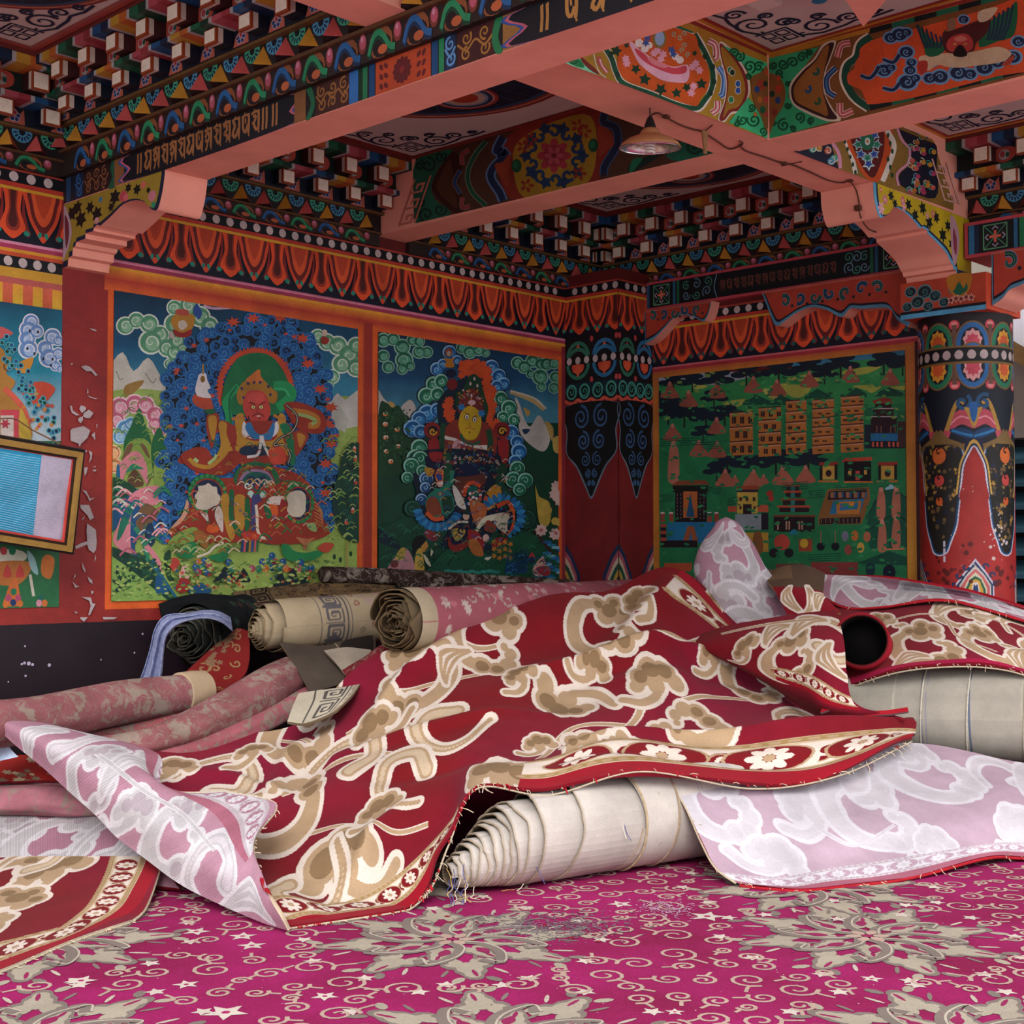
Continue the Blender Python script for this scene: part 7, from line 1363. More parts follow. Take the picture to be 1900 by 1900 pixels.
def decoF(K, loc, W, Hh):
    for px, py, s, a, k in ((110,1370,.8,0,2),(170,1450,.8,.5,0),(250,1500,.8,-.4,1),(330,1560,.8,.2,0),(400,1620,.8,1,2),(460,1680,.7,0,3),(60,1380,.7,1,3),(300,1420,.7,0,1),(240,1420,.6,.6,3)): x, y = loc(px, py); cs_motif(K, PALB, x, y, s, a, k)
    stem(K, PALB, *loc(180, 1400), *loc(260, 1460), *loc(340, 1510), *loc(400, 1580))
    a, b, c, d = loc(215, 1372), loc(300, 1450), loc(400, 1510), loc(455, 1600); band(K, PALB, [*a, *b, *c, *d], .12, 1)
rug('folded_back_end', None, rowsF, 460, 240, PALB, decoF, 1.2, '8c1420', .006, 5, .012, parent=BIG, edge='b8a48c', stripe=True)['label' if 0 else 0]
rowsT = [
 [(1284,1182,6.62),(1350,1163,6.5),(1430,1146,6.42),(1500,1137,6.38),(1552,1133,6.35)],
 [(1290,1196,6.48),(1362,1195,6.3),(1442,1190,6.15),(1512,1188,6.05),(1566,1188,6.02)],
 [(1302,1206,6.42),(1384,1226,6.2),(1462,1240,5.98),(1522,1246,5.86),(1572,1250,5.84)],
 [(1322,1216,6.4),(1404,1256,6.15),(1482,1290,5.9),(1530,1306,5.76),(1590,1306,5.78)],
 [(1345,1224,6.45),(1432,1276,6.25),(1500,1320,6.0),(1562,1336,5.84),(1682,1338,5.8)]]
def decoT(K, loc, W, Hh):
    for px, py, s, a, k in ((1470,1225,.72,.3,0),(1540,1190,.8,-1.2,2),(1380,1205,.55,.3,1),(1440,1175,.5,.3,3),(1500,1160,.6,.2,3),(1545,1225,.6,1.6,3)): x, y = loc(px, py); cs_motif(K, PALF, x, y, s, a, k)
    stem(K, PALF, *loc(1340, 1180), *loc(1420, 1160), *loc(1510, 1150)); band(K, PALF, [*loc(1600, 1318), *loc(1545, 1310), *loc(1500, 1285), *loc(1440, 1262)], .11, 1)
rug('twisted_corner', None, rowsT, 330, 260, PALF, decoT, GR, '9a8088', .006, 8, .012, parent=BIG)
rowsL = [[(1525,1314,5.78),(1556,1303,5.78),(1590,1318,5.8),(1640,1318,5.8),(1684,1312,5.8)], [(1522,1322,5.76),(1552,1316,5.76),(1590,1328,5.78),(1640,1326,5.78),(1686,1320,5.78)]]
sheet_mesh('curled_lip', sheet_pts(rowsL, 90, 12), H('8c1420', 1.4), H('7a5a60'), M_PILE, .01, BIG)
# ---- pale backed peak standing behind
def loft(name, rings, n, cfun, mat, label=None, cat=None, parent=None, wob=0, seed=0, flat=.6, capcol=None, nr=None):
    """rings of (px,py,d,rpx[,rz px]) swept; rings are horizontal-ish ellipses facing the viewer"""
    R = resamp(np.array(rings, float), nr or 8 * len(rings), 0); r = np.random.RandomState(seed); ph = r.uniform(0, 6, 4)
    V = np.zeros((len(R), n, 3))
    for i, (px, py, d, rp) in enumerate(R):
        c = CAM + ray(px, py) * d; rad = rp / FPX * d
        for k in range(n):
            a = 2 * math.pi * k / (n - 1); w_ = 1 + wob * (math.sin(3 * a + ph[0] + i * .1) + .6 * math.sin(7 * a + ph[1] + i * .17))
            V[i, k] = c + RT * math.cos(a) * rad * w_ - f0 * math.sin(a) * rad * flat * w_
    cols = cfun(V) if callable(cfun) else np.broadcast_to(np.array(cfun), V.shape)
    I = np.arange(V.shape[0] * n).reshape(-1, n); F = np.stack([I[:-1, :-1], I[:-1, 1:], I[1:, 1:], I[1:, :-1]], -1).reshape(-1, 4)
    o = mesh_obj(name, V.reshape(-1, 3), F, mat, parent, cols=cols.reshape(-1, 3), smooth=True)
    if label: setp(o, label, cat)
    return o
def colPeak(V):
    K = Canvas(1.25, .75, V.shape[1], V.shape[0], PALB['bg'], 1.15); base_var(K, PALB, 3); rr = random.Random(5)
    for x, y, s, a, k in ((.16,.55,.8,.2,0),(.30,.30,.8,.4,0),(.42,.52,.75,-.4,1),(.2,.15,.7,0,2),(.48,.2,.7,.5,3),(.36,.68,.7,1.4,0),(.05,.36,.6,.6,3),(.55,.42,.6,.2,2),(.62,.65,.6,.2,1)): cs_motif(K, PALB, x, y, s, a, k)
    stripes(K, PALB, amp=.05); return K.A
setp(loft('rug_peak', [(1347,960,7.15,3),(1348,968,7.15,18),(1350,985,7.15,31),(1349,1012,7.12,50),(1352,1040,7.1,62),(1360,1070,7.1,72),(1372,1105,7.1,78),(1385,1140,7.1,80),(1396,1175,7.1,82),(1404,1240,7.1,90)], 400, colPeak, M_BACK, wob=.012, seed=3, nr=300), 'pink-backed carpet corner standing up in a tall cone behind the red rug', 'rug')
# ---- red rug and its folded-over pink back at the right
rowsR = [
 [(1500,1112,7.2),(1600,1124,7.0),(1700,1114,6.9),(1800,1122,6.8),(1900,1155,6.7),(2080,1205,6.6)],
 [(1510,1150,6.8),(1620,1158,6.6),(1720,1152,6.5),(1820,1163,6.4),(1920,1190,6.3),(2080,1228,6.2)],
 [(1530,1205,6.45),(1640,1202,6.3),(1740,1190,6.2),(1840,1198,6.1),(1940,1218,6.05),(2080,1250,6.0)],
 [(1560,1276,6.2),(1665,1243,6.02),(1772,1232,5.95),(1862,1238,5.9),(1950,1262,5.86),(2090,1292,5.85)]]
def decoR(K, loc, W, Hh):
    for px, py, s, a, k in ((1650,1165,.6,.4,0),(1720,1200,.8,.2,0),(1790,1150,.7,-.4,0),(1850,1200,.7,.5,0),(1690,1225,.5,0,3),(1610,1190,.6,.3,2),(1900,1170,.7,.3,2),(1760,1130,.6,.2,3),(1960,1220,.7,0,0),(1830,1130,.6,.2,1),(1900,1225,.6,1,3)): x, y = loc(px, py); cs_motif(K, PALF, x, y, s, a, k)
    stem(K, PALF, *loc(1640, 1150), *loc(1740, 1140), *loc(1780, 1180), *loc(1850, 1210)); stem(K, PALF, *loc(1780, 1140), *loc(1870, 1160), *loc(1940, 1200)); K.ln('960f3a', .05, np.array([(0, Hh - .02), (W, Hh - .02)]))
rug('rug', 'red cloud-scroll rug draped over the fat grey roll at the right edge', rowsR, 520, 260, PALF, decoR, GR, '9a7a80', .008, 12, .014)
rowsPR = [
 [(1425,1056,7.5),(1530,1065,7.3),(1640,1073,7.12),(1750,1090,7.0),(1850,1113,6.95),(2080,1180,6.95)],
 [(1480,1075,7.3),(1560,1085,7.2),(1650,1092,7.15),(1755,1100,7.05),(1855,1122,6.95),(2080,1190,6.85)],
 [(1522,1104,7.05),(1556,1121,6.95),(1605,1130,6.85),(1680,1119,6.8),(1745,1112,6.75),(1810,1124,6.7),(1905,1158,6.6),(2080,1208,6.55)][:6]]
rowsPR[2] = [(1522,1104,7.05),(1570,1126,6.92),(1640,1124,6.82),(1745,1112,6.75),(1840,1132,6.67),(2080,1208,6.5)]
def decoPR(K, loc, W, Hh):
    for px, py, s, a, k in ((1620,1100,.8,.3,0),(1570,1080,.6,.2,3),(1700,1090,.7,.3,1),(1790,1105,.7,0,0),(1860,1125,.6,0,2),(1940,1150,.7,0,0),(1500,1075,.5,0,2),(1740,1100,.4,0,3)): x, y = loc(px, py); cs_motif(K, PALB, x, y, s, a, k)
rug('rug', 'pink-backed rug folded over along the top of the pile in front of the round column', rowsPR, 460, 150, PALB, decoPR, 1.2, '8c1420', .004, 14, .014, edge='8c1420')
rowsD = [[(1425,1062,7.2),(1460,1050,7.15),(1495,1050,7.12),(1530,1066,7.1)], [(1425,1080,7.0),(1465,1075,6.95),(1500,1078,6.95),(1528,1090,6.95)], [(1440,1100,6.9),(1480,1100,6.85),(1510,1105,6.85),(1528,1108,6.9)], [(1460,1140,6.85),(1500,1140,6.82),(1530,1140,6.82),(1560,1140,6.82)]]
PD = dict(PALF); PD.update(bg='5a4434', bg2='3a2c24')
def decoD(K, loc, W, Hh):
    K.r('741620', 0, Hh * .52, W, Hh); [cs_motif(K, PALF, W * f, Hh * .75, .45, f * 9, 3) for f in (.2, .5, .8)]; K.r('6a5038', 0, 0, W * .4, Hh * .3)
rug('rug', 'small dirty brown folded rug end beside the pink-backed cone', rowsD, 150, 110, PD, decoD, 1.2, '6a5038', .012, 3, .014, edge='b09068')
# tube mouth of a rolled rug; hollow's shade painted near-black, dark plug disc added
def roll_tube(name, label, p0, p1, R, colr, inner, mat=M_BACK, n=48, squash=1.0, parent=None):
    V, F = tube([p0, p1], R, n, False); V2, F2 = tube([p0, p1], R * .88, n, False); m = len(V)
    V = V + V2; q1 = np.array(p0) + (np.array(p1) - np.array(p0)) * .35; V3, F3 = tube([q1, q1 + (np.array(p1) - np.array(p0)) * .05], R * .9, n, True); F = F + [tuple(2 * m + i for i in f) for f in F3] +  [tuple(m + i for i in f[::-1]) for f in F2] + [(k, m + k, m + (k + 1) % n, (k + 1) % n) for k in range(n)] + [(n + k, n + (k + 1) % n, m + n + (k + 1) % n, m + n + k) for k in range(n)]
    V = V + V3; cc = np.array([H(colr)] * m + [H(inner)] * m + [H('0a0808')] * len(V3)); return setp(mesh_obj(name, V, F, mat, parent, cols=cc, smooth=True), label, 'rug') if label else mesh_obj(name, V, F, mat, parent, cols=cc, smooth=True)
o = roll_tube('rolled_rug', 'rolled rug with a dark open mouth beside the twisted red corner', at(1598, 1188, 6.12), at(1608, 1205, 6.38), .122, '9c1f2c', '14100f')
# ---- pale pink-backed rug spread at the right front
rowsP = [
 [(1225,1436,5.02),(1400,1402,5.4),(1560,1386,5.7),(1700,1378,5.9),(1800,1392,5.85),(1900,1415,5.8),(2090,1445,5.8)],
 [(1268,1488,4.93),(1420,1470,5.12),(1570,1455,5.4),(1700,1450,5.5),(1800,1458,5.45),(1900,1468,5.4),(2090,1495,5.4)],
 [(1300,1558,4.80),(1440,1545,4.92),(1570,1530,5.0),(1700,1520,5.1),(1810,1515,5.15),(1900,1515,5.2),(2090,1532,5.2)],
 [(1328,1608,4.74),(1450,1615,4.75),(1570,1595,4.85),(1700,1575,4.95),(1820,1560,5.05),(1900,1555,5.12),(2090,1572,5.1)],
 [(1372,1640,4.69),(1480,1660,4.62),(1580,1646,4.69),(1700,1624,4.8),(1830,1590,5.0),(1900,1590,5.08),(2090,1602,5.05)]]
PALW = dict(PALB); PALW.update(bg='a68c9a', bg2='b09aa6', wh='c4bec4', be='bab2b8', ta='b4acb2')
def decoP(K, loc, W, Hh):
    for px, py, s, a, k in ((1340,1500,.8,.6,0),(1500,1490,1.0,.2,1),(1440,1590,.8,-.5,1),(1625,1520,1.0,.3,0),(1560,1430,.8,.2,2),(1740,1440,.9,.8,0),(1860,1440,.8,.5,2),(1880,1530,.8,.2,1),(1380,1430,.6,.2,2),(1970,1480,.9,.2,0),(1730,1560,.6,.2,1),(1700,1395,.6,.2,1)): x, y = loc(px, py); cs_motif(K, PALW, x, y, s, a, k)
    stem(K, PALW, *loc(1520, 1540), *loc(1590, 1570), *loc(1660, 1530)); band(K, PALW, [W * .0, Hh * 1.0, W * .3, Hh, W * .6, Hh, W, Hh], .17, -1)
rug('rug', 'pale pink-backed rug spread face down on the magenta carpet at the right front', rowsP, 620, 420, PALW, decoP, 1.12, '7a1422', .005, 17, .012, edge='860f26', mat=M_BACK)
# ---- red rug corner at lower left
rowsC = [
 [(-110,1592,5.05),(60,1589,4.95),(190,1587,4.85),(302,1588,4.75)],
 [(-110,1660,4.5),(60,1650,4.55),(180,1640,4.58),(290,1632,4.56)],
 [(-110,1740,4.05),(40,1712,4.2),(160,1690,4.30),(270,1683,4.34)],
 [(-110,1845,3.52),(10,1802,3.72),(135,1745,4.0),(245,1708,4.22)]]
def decoC(K, loc, W, Hh):
    for px, py, s, a, k in ((20,1640,1.0,.2,0),(100,1610,.9,.5,1),(-40,1700,.9,.1,0),(60,1600,.7,.3,2)): x, y = loc(px, py); cs_motif(K, PALF, x, y, s, a, k)
    band(K, PALF, [W, 0, W - .02, Hh * .4, W - .05, Hh * .72, W * .72, Hh - .03, W * .4, Hh - .01, 0, Hh], .20, 1)
rug('rug', 'red rug corner with a daisy border lying flat at the lower left', rowsC, 420, 320, PALF, decoC, GR, 'a08a80', .004, 21, .012, edge='c0ae98')
# ---- pale layers at the left under the fold
rowsU = [[(-110,1508,5.55),(60,1512,5.45),(180,1514,5.2),(285,1545,4.95)], [(-110,1560,5.2),(60,1560,5.12),(180,1570,5.0),(300,1600,4.72)], [(-110,1622,4.85),(60,1628,4.8),(200,1640,4.70),(335,1652,4.60)]]
def decoU(K, loc, W, Hh):
    for px, py, s, a, k in ((30,1545,.9,0,1),(110,1560,.9,.3,0),(190,1570,.8,0,2),(-30,1550,.8,0,0),(240,1590,.7,0,3)): x, y = loc(px, py); cs_motif(K, PALB, x, y, s, a, k)
rug('rug', 'pale striped rug back lying between the folded rug and the red corner at the left', rowsU, 330, 170, PALB, decoU, 1.15, '9a7a80', .008, 23, .012, stripe=True, mat=M_BACK)
# ---- dusty rose rugs: rolls and slumped folds (worn floral)
m, nt, b = mat_new('worn_rose_floral')
tc = nt.nodes.new('ShaderNodeTexCoord'); n0 = nt.nodes.new('ShaderNodeTexNoise'); n0.inputs['Scale'].default_value = 9; n0.inputs['Detail'].default_value = 3; nt.links.new(tc.outputs['Object'], n0.inputs['Vector'])
vm = nt.nodes.new('ShaderNodeVectorMath'); vm.operation = 'MULTIPLY_ADD'; vm.inputs[1].default_value = (.25, .25, .25); nt.links.new(n0.outputs['Color'], vm.inputs[0]); nt.links.new(tc.outputs['Object'], vm.inputs[2])
vo = nt.nodes.new('ShaderNodeTexVoronoi'); vo.inputs['Scale'].default_value = 13; vo.feature = 'DISTANCE_TO_EDGE'; nt.links.new(vm.outputs[0], vo.inputs['Vector'])
wv = nt.nodes.new('ShaderNodeTexNoise'); wv.inputs['Scale'].default_value = 10; wv.inputs['Detail'].default_value = 6; wv.inputs['Distortion'].default_value = 1.2; nt.links.new(vm.outputs[0], wv.inputs['Vector'])
ra = ramp(nt, vo.outputs['Distance'], [(.008, (.7, .7, .7)), (.03, (0, 0, 0))]); rb = ramp(nt, wv.outputs[0], [(.51, (0, 0, 0)), (.60, (.85, .85, .85))])
ac = nt.nodes.new('ShaderNodeAttribute'); ac.attribute_name = 'Col'
c1 = mixn(nt, ac.outputs['Color'], H('8a7a70', 1.0), ra.outputs[0]); c1 = mixn(nt, c1, H('94867a', 1.0), rb.outputs[0]); nd = noise_node(nt, 4, 5); rd = ramp(nt, nd.outputs[0], [(.3, (.62, .6, .58)), (.6, (1, 1, 1))])
n2 = noise_node(nt, 420, 2); r2 = ramp(nt, n2.outputs[0], [(.3, (.78,) * 3), (.7, (1.15,) * 3)]); c1 = mixn(nt, c1, rd.outputs[0], 1, 'MULTIPLY'); c1 = mixn(nt, c1, r2.outputs[0], 1, 'MULTIPLY')
nt.links.new(c1, b.inputs['Base Color']); b.inputs['Roughness'].default_value = .95; b.inputs['Specular IOR Level'].default_value = .1; bump(nt, b, n2.outputs[0], .4, .003)
M_ROSE = m
def fold(name, label, pts, radii, col='a8606a', mat=None, n=40, flat=1.0, wob=.05, seed=0, endcol=None, per=22):
    """slumped roll/fold along image points (px,py,d) with radii in px"""
    R = resamp(np.array([list(p) + [r] for p, r in zip(pts, radii)], float), per * len(pts), 0); rs = np.random.RandomState(seed); ph = rs.uniform(0, 6, 6)
    C = np.array([at(a, b_, d, .02) for a, b_, d, _ in R]); V = []; k_ = len(C)
    for i in range(k_):
        t = C[min(i + 1, k_ - 1)] - C[max(0, i - 1)]; t /= np.linalg.norm(t); s_ = np.cross(t, [0, 0, 1.]); s_ /= np.linalg.norm(s_); u_ = np.cross(s_, t); rad = R[i, 3] / FPX * R[i, 2]
        for k in range(n):
            a = 2 * math.pi * k / n; w_ = 1 + wob * (math.sin(2 * a + ph[0] + i * .05) + .7 * math.sin(5 * a + ph[1] - i * .07) + .4 * math.sin(9 * a + ph[2] + i * .11))
            p = C[i] + (s_ * math.cos(a) + u_ * math.sin(a) * flat) * rad * w_; p[2] = max(p[2], .012); V.append(p)
    F = [(i * n + k, i * n + (k + 1) % n, (i + 1) * n + (k + 1) % n, (i + 1) * n + k) for i in range(k_ - 1) for k in range(n)] + [tuple(range(n - 1, -1, -1)), tuple((k_ - 1) * n + k for k in range(n))]
    cc = np.tile(np.array(H(col)), (len(V), 1))
    if endcol: cc[-n * endcol[1]:] = H(endcol[0])
    return setp(mesh_obj(name, V, F, mat or M_ROSE, None, cols=cc, smooth=True), label, 'rug')
ROSE = '8e585c'
fold('rolled_rug', 'long dusty rose rolled rug with a beige end against the dark wall at the left', [(-90,1350,5.2),(60,1335,5.45),(220,1305,5.8),(372,1284,6.15)], [46,42,40,36], ROSE, seed=1, wob=.03)
fold('rug_end', 'beige cut end band on the long dusty rose roll', [(335,1287,6.06),(352,1285,6.10),(376,1283,6.16)], [39.5,39.5,38], 'b0987c', M_BACK, seed=1, wob=.01)
fold('folded_rug', 'rose rug slumped in a long soft fold below the dark roll', [(120,1400,5.55),(280,1378,5.7),(420,1318,6.0),(520,1262,6.3),(600,1225,6.6)], [30,38,44,40,34], ROSE, seed=4, wob=.05, flat=.8)
fold('folded_rug', 'thin faded rose fold squeezed under the long dusty rose roll', [(100,1378,5.6),(220,1360,5.8),(330,1336,6.0),(400,1305,6.2)], [12,14,14,12], 'a85a60', seed=5)
fold('folded_rug', 'rose fold lying lowest beside the edge of the big red rug, at its left', [(200,1400,5.6),(340,1396,5.75),(460,1350,6.0),(560,1298,6.3),(640,1262,6.5)], [24,26,30,26,20], 'a8606a', seed=6, flat=.8)
fold('folded_rug', 'rose folded rug stacked at the left edge above the pale striped rug back', [(-90,1490,5.55),(60,1484,5.45),(150,1490,5.3),(190,1500,5.2)], [34,36,30,16], 'b0707c', seed=7, flat=.8)
fold('folded_rug', 'flat rose fold under the paper scrap at the left edge', [(-90,1462,5.75),(40,1452,5.65),(130,1462,5.45)], [22,22,16], 'b06470', seed=9, flat=.7)
fold('folded_rug', 'dark dusty red fold in shadow in the middle of the left heap', [(440,1345,6.1),(540,1310,6.3),(620,1290,6.5)], [16,18,14], '7a2c34', seed=11, flat=.8)
rowsS = [[(-90,1392,5.85),(40,1398,5.75),(120,1412,5.6)],[(-90,1420,5.7),(40,1425,5.6),(135,1435,5.45)],[(-90,1448,5.62),(50,1448,5.52),(150,1452,5.4)]]
def decoS(K, loc, W, Hh):
    rr = random.Random(3)
    for k in range(26): K.star(rr.choice(('8a7860', '6a5a48', '9a8a6c')), rr.uniform(0, W), rr.uniform(0, Hh), rr.uniform(.015, .04), 6, .6, k)
PS = dict(PALF); PS.update(bg='7a1814', bg2='84201a')
rug('rug', 'orange-red rug with faded leaves showing under the paper scrap at the left edge', rowsS, 160, 90, PS, decoS, 1.35, '6a2420', .01, 31, .012)
rowsG = [[(428,1172,6.7),(445,1166,6.65),(462,1172,6.6)],[(385,1210,6.5),(425,1215,6.45),(462,1228,6.4)],[(345,1245,6.35),(400,1262,6.3),(445,1262,6.3)],[(318,1272,6.25),(355,1282,6.2),(385,1295,6.15)]]
def decoG(K, loc, W, Hh):
    rr = random.Random(6)
    for k in range(16): K.spiral('8a6a48', .009, rr.uniform(0, W), rr.uniform(0, Hh), rr.uniform(.02, .04), k, 1.1, rr.choice((-1, 1)))
    for k in range(22): K.star('7a5c44', rr.uniform(0, W * .4), rr.uniform(0, Hh * .5), .018, 5, .6, k)
rug('rug', 'narrow tongue of red rug hanging down from the beige roll end', rowsG, 150, 160, dict(PALF, bg='701818', bg2='7a1e1c'), decoG, 1.0, '6a2420', .006, 33, .012)
# ================================================================== ROLLED CARPETS
def gkey(K, u0, u1, v0, v1, c, n=1, lw=.16):
    """greek key units between u0..u1, repeated n times along v"""
    h = (v1 - v0) / n; w = u1 - u0
    for k in range(n):
        b = v0 + k * h; P = [(0, 0), (1, 0), (1, .85), (.15, .85), (.15, .2), (.8, .2), (.8, .62), (.38, .62), (.38, .4), (.6, .4)]
        P = [(u0 + x * w, b + y * h) for x, y in P]
        for i in range(len(P) - 1): K.ln(c, lw * min(w, h) * .8, np.array([P[i], P[i + 1]]))
def wound(name, label, A0, B0, R, turns, offs, shell, edgec, dark, canvas=None, mat=None, ecc=0., r0=.012, thk=.006, jit=.008, seed=0, squash=1., nseg=44, sides=96, back=True):
    A0, B0 = np.array(A0), np.array(B0); ax = B0 - A0; L = np.linalg.norm(ax); ax /= L
    e1 = np.cross(ax, [0, 0, 1.]); e1 /= np.linalg.norm(e1); e2 = np.cross(e1, ax)
    if e2[2] < 0: e1, e2 = -e1, -e2
    rs = np.random.RandomState(seed); N = int(turns * nseg); th = np.linspace(0, turns * 2 * math.pi, N + 1); tt = th / (2 * math.pi)
    r = r0 + (R - .003 - r0) * (tt / turns) + .25 * thk * np.sin(th * .37 + rs.uniform(0, 6)) + rs.normal(0, .0006, N + 1)
    o = np.interp(tt, np.linspace(0, turns, len(offs)), offs) + jit * np.interp(th, np.arange(0, th[-1] + 1, .5), rs.normal(0, 1, len(np.arange(0, th[-1] + 1, .5)))) * np.minimum(1, tt / 2)
    ctr = lambda rr: A0 + e2 * (rr - R) * ecc
    V = []; C = []
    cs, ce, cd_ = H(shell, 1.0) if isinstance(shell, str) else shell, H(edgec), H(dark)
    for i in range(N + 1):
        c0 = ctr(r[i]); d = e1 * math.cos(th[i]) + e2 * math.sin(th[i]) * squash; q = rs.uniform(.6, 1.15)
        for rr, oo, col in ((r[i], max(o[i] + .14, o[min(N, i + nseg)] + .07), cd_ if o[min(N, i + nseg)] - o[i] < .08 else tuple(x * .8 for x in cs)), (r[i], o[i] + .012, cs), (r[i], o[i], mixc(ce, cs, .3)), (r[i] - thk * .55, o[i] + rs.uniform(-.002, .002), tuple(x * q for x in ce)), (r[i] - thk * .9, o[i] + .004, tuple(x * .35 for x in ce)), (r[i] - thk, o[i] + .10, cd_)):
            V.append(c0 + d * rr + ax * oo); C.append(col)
    F = [(i * 6 + k, i * 6 + k + 1, (i + 1) * 6 + k + 1, (i + 1) * 6 + k) for i in range(N) for k in range(5)]
    root = empty(name, tuple(A0 + ax * L / 2 - np.array([0, 0, R]))); setp(root, label, 'rug')
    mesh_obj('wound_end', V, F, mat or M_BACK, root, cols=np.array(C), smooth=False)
    # outer body
    nx, ny = 260, sides; K = Canvas(L, 2 * math.pi * R, nx, ny, '888888'); K.A[:] = cs
    if canvas: canvas(K, L, 2 * math.pi * R)
    o1 = offs[-1] + .012; X = np.linspace(o1, L, nx); a = np.linspace(0, 2 * math.pi, ny); P = np.zeros((ny, nx, 3))
    for j in range(ny):
        d = e1 * math.cos(a[j]) + e2 * math.sin(a[j]) * squash; wv = 1 + .012 * np.sin(X * 7 + 3 * a[j] + seed)
        P[j] = A0 + d * R * wv[:, None] + ax * X[:, None]
    P[..., 2] = np.maximum(P[..., 2], .012)
    I = np.arange(nx * ny).reshape(ny, nx); F = np.stack([I[:-1, :-1], I[:-1, 1:], I[1:, 1:], I[1:, :-1]], -1).reshape(-1, 4)
    mesh_obj('body', P.reshape(-1, 3), F, mat or M_BACK, root, cols=K.A.reshape(-1, 3), smooth=True)
    return root, A0, ax, e1, e2, L
def ring_cord(root, A0, ax, e1, e2, R, x, col='9a8a70', r=.004, ecc=0, a0=0, a1=6.283, name='seam_cord', slant=.0):
    pts = [A0 + ax * (x + slant * math.sin(a)) + (e1 * math.cos(a) + e2 * math.sin(a)) * (R + r * .5) for a in np.linspace(a0, a1, 60)]
    for p in pts: p[2] = max(p[2], .012)
    V, F = tube(pts, r, 6); mesh_obj(name, V, F, plain_mat('cord_' + col, H(col, 1.2), .9, .3, 60), root)
CR_ = '8e8478'
# cream roll at the front, telescoped layers at its left end
def cvW(K, L, C):
    K.A[:] = H('c2b8b0', 1.05); 
    for x in (.62, .655): K.ln('8f87a0', .005, np.array([(x + .02 * math.sin(t), t * C / 6.28) for t in np.linspace(0, 6.28, 40)]))
    for x in (1.02, 1.05, 1.07, 1.1): K.ln('8a8298', .007, np.array([(x + .03 * math.sin(t), t * C / 6.28) for t in np.linspace(0, 6.28, 40)]))
    rr = random.Random(2); [K.e(mixc(H('c2b8b0', 1.1), H('8a7a68'), rr.uniform(.1, .35)), rr.uniform(0, L), rr.uniform(0, C), rr.uniform(.002, .02), rr.uniform(.002, .008), 8) for _ in range(160)]
wa, wb = at(828, 1610, 4.56), at(1350, 1500, 5.28); wa[2] = .175; wb[2] = .185
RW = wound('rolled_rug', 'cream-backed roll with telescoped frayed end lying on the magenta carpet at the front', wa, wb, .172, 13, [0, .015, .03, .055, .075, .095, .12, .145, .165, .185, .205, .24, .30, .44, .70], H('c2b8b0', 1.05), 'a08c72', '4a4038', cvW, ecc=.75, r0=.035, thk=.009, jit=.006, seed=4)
for x, c, s in ((.712, 'a08c70', .01), (.86, '94806a', .03)): ring_cord(RW[0], *RW[1:5], .172, x, c, .0045, slant=s)
V, F = tube([RW[1] + RW[2] * .80 + (RW[3] * math.cos(a) + RW[4] * math.sin(a)) * .178 for a in np.linspace(.2, 2.4, 20)], [.002 + .010 * math.sin(k / 19 * math.pi) for k in range(20)], 6)
# loose threads hanging from the frayed end
rr = random.Random(12); MT = {c: plain_mat('thread_' + c, H(c, 1.3), .8, .1, 9) for c in ('c8bca8', '4a4a78', 'b08a50')}
tv = {c: MB() for c in MT}
def thread(mbk, p, q, r=.0013, sag=.03, wob=.015):
    p, q = np.array(p), np.array(q); P = [p * (1 - t) + q * t + np.array([rr.gauss(0, wob * .4), rr.gauss(0, wob * .4), -sag * math.sin(t * math.pi)]) for t in np.linspace(0, 1, 6)]
    P = crom(np.array(P), 4); P[:, 2] = np.maximum(P[:, 2], .012); V, F = tube(P, r, 5); mbk.add(V, F, H('c8bca8', 1.2))
for k in range(11):
    px, py = rr.uniform(825, 880), rr.uniform(1600, 1650); c = rr.choice(('c8bca8', 'c8bca8', '4a4a78', 'b08a50')); thread(tv[c], at(px, py, 4.52), at(px + rr.uniform(-25, 25), rr.uniform(1665, 1700), 4.42), sag=rr.uniform(-.02, .03))
for x0, y0, x1, y1, c in ((966, 1548, 1010, 1640, '4a4a78'), (1005, 1552, 965, 1600, 'c8bca8'), (1150, 1500, 1170, 1560, '4a4a78'), (1148, 1500, 1164, 1556, 'c8bca8'), (930, 1672, 952, 1650, 'b08a50'), (970, 1640, 960, 1680, 'c8bca8')): thread(tv[c], at(x0, y0, 4.64 + (x0 - 960) * .0009), at(x1, y1, 4.60 + (x0 - 960) * .0009), sag=.0, wob=.006)
for c, mb in tv.items():
    if mb.V: mesh_obj('loose_threads', mb.V, mb.F, MT[c], RW[0])['kind'] = 'stuff'
# big grey-beige roll at the right
def cvG(K, L, C):
    K.A[:] = H('a39c90', 1.0)
    for x, w_, c in ((.42, .008, '6a6a80'), (.44, .004, '8a8698'), (.62, .012, '5a6478'), (.615, .004, 'b8b0a4'), (.84, .009, 'b0a894'), (.85, .004, '70684f'), (1.1, .009, '8a8070'), (.3, .008, 'b8b0a0')): K.ln(c, w_, np.array([(x, 0), (x + .015, C * .5), (x, C)]))
    rs = np.random.RandomState(3); s = 1 + .05 * np.interp(np.arange(K.ny), np.arange(0, K.ny, 3), rs.normal(0, 1, len(np.arange(0, K.ny, 3)))); K.A *= s[:, None, None]
ga, gb = at(1535, 1322, 6.35), at(2080, 1332, 5.85)
RG = wound('rolled_rug', 'fat grey-beige roll with cross seams under the red rug at the right edge', ga, gb, .205, 6, [0, .02], H('a39c90', 1.0), '7a6a58', '3a342e', cvG, seed=6, sides=120)
for x in (.44, .63, .86, 1.08): ring_cord(RG[0], *RG[1:5], .207, x, 'b0a898', .004, slant=.012)
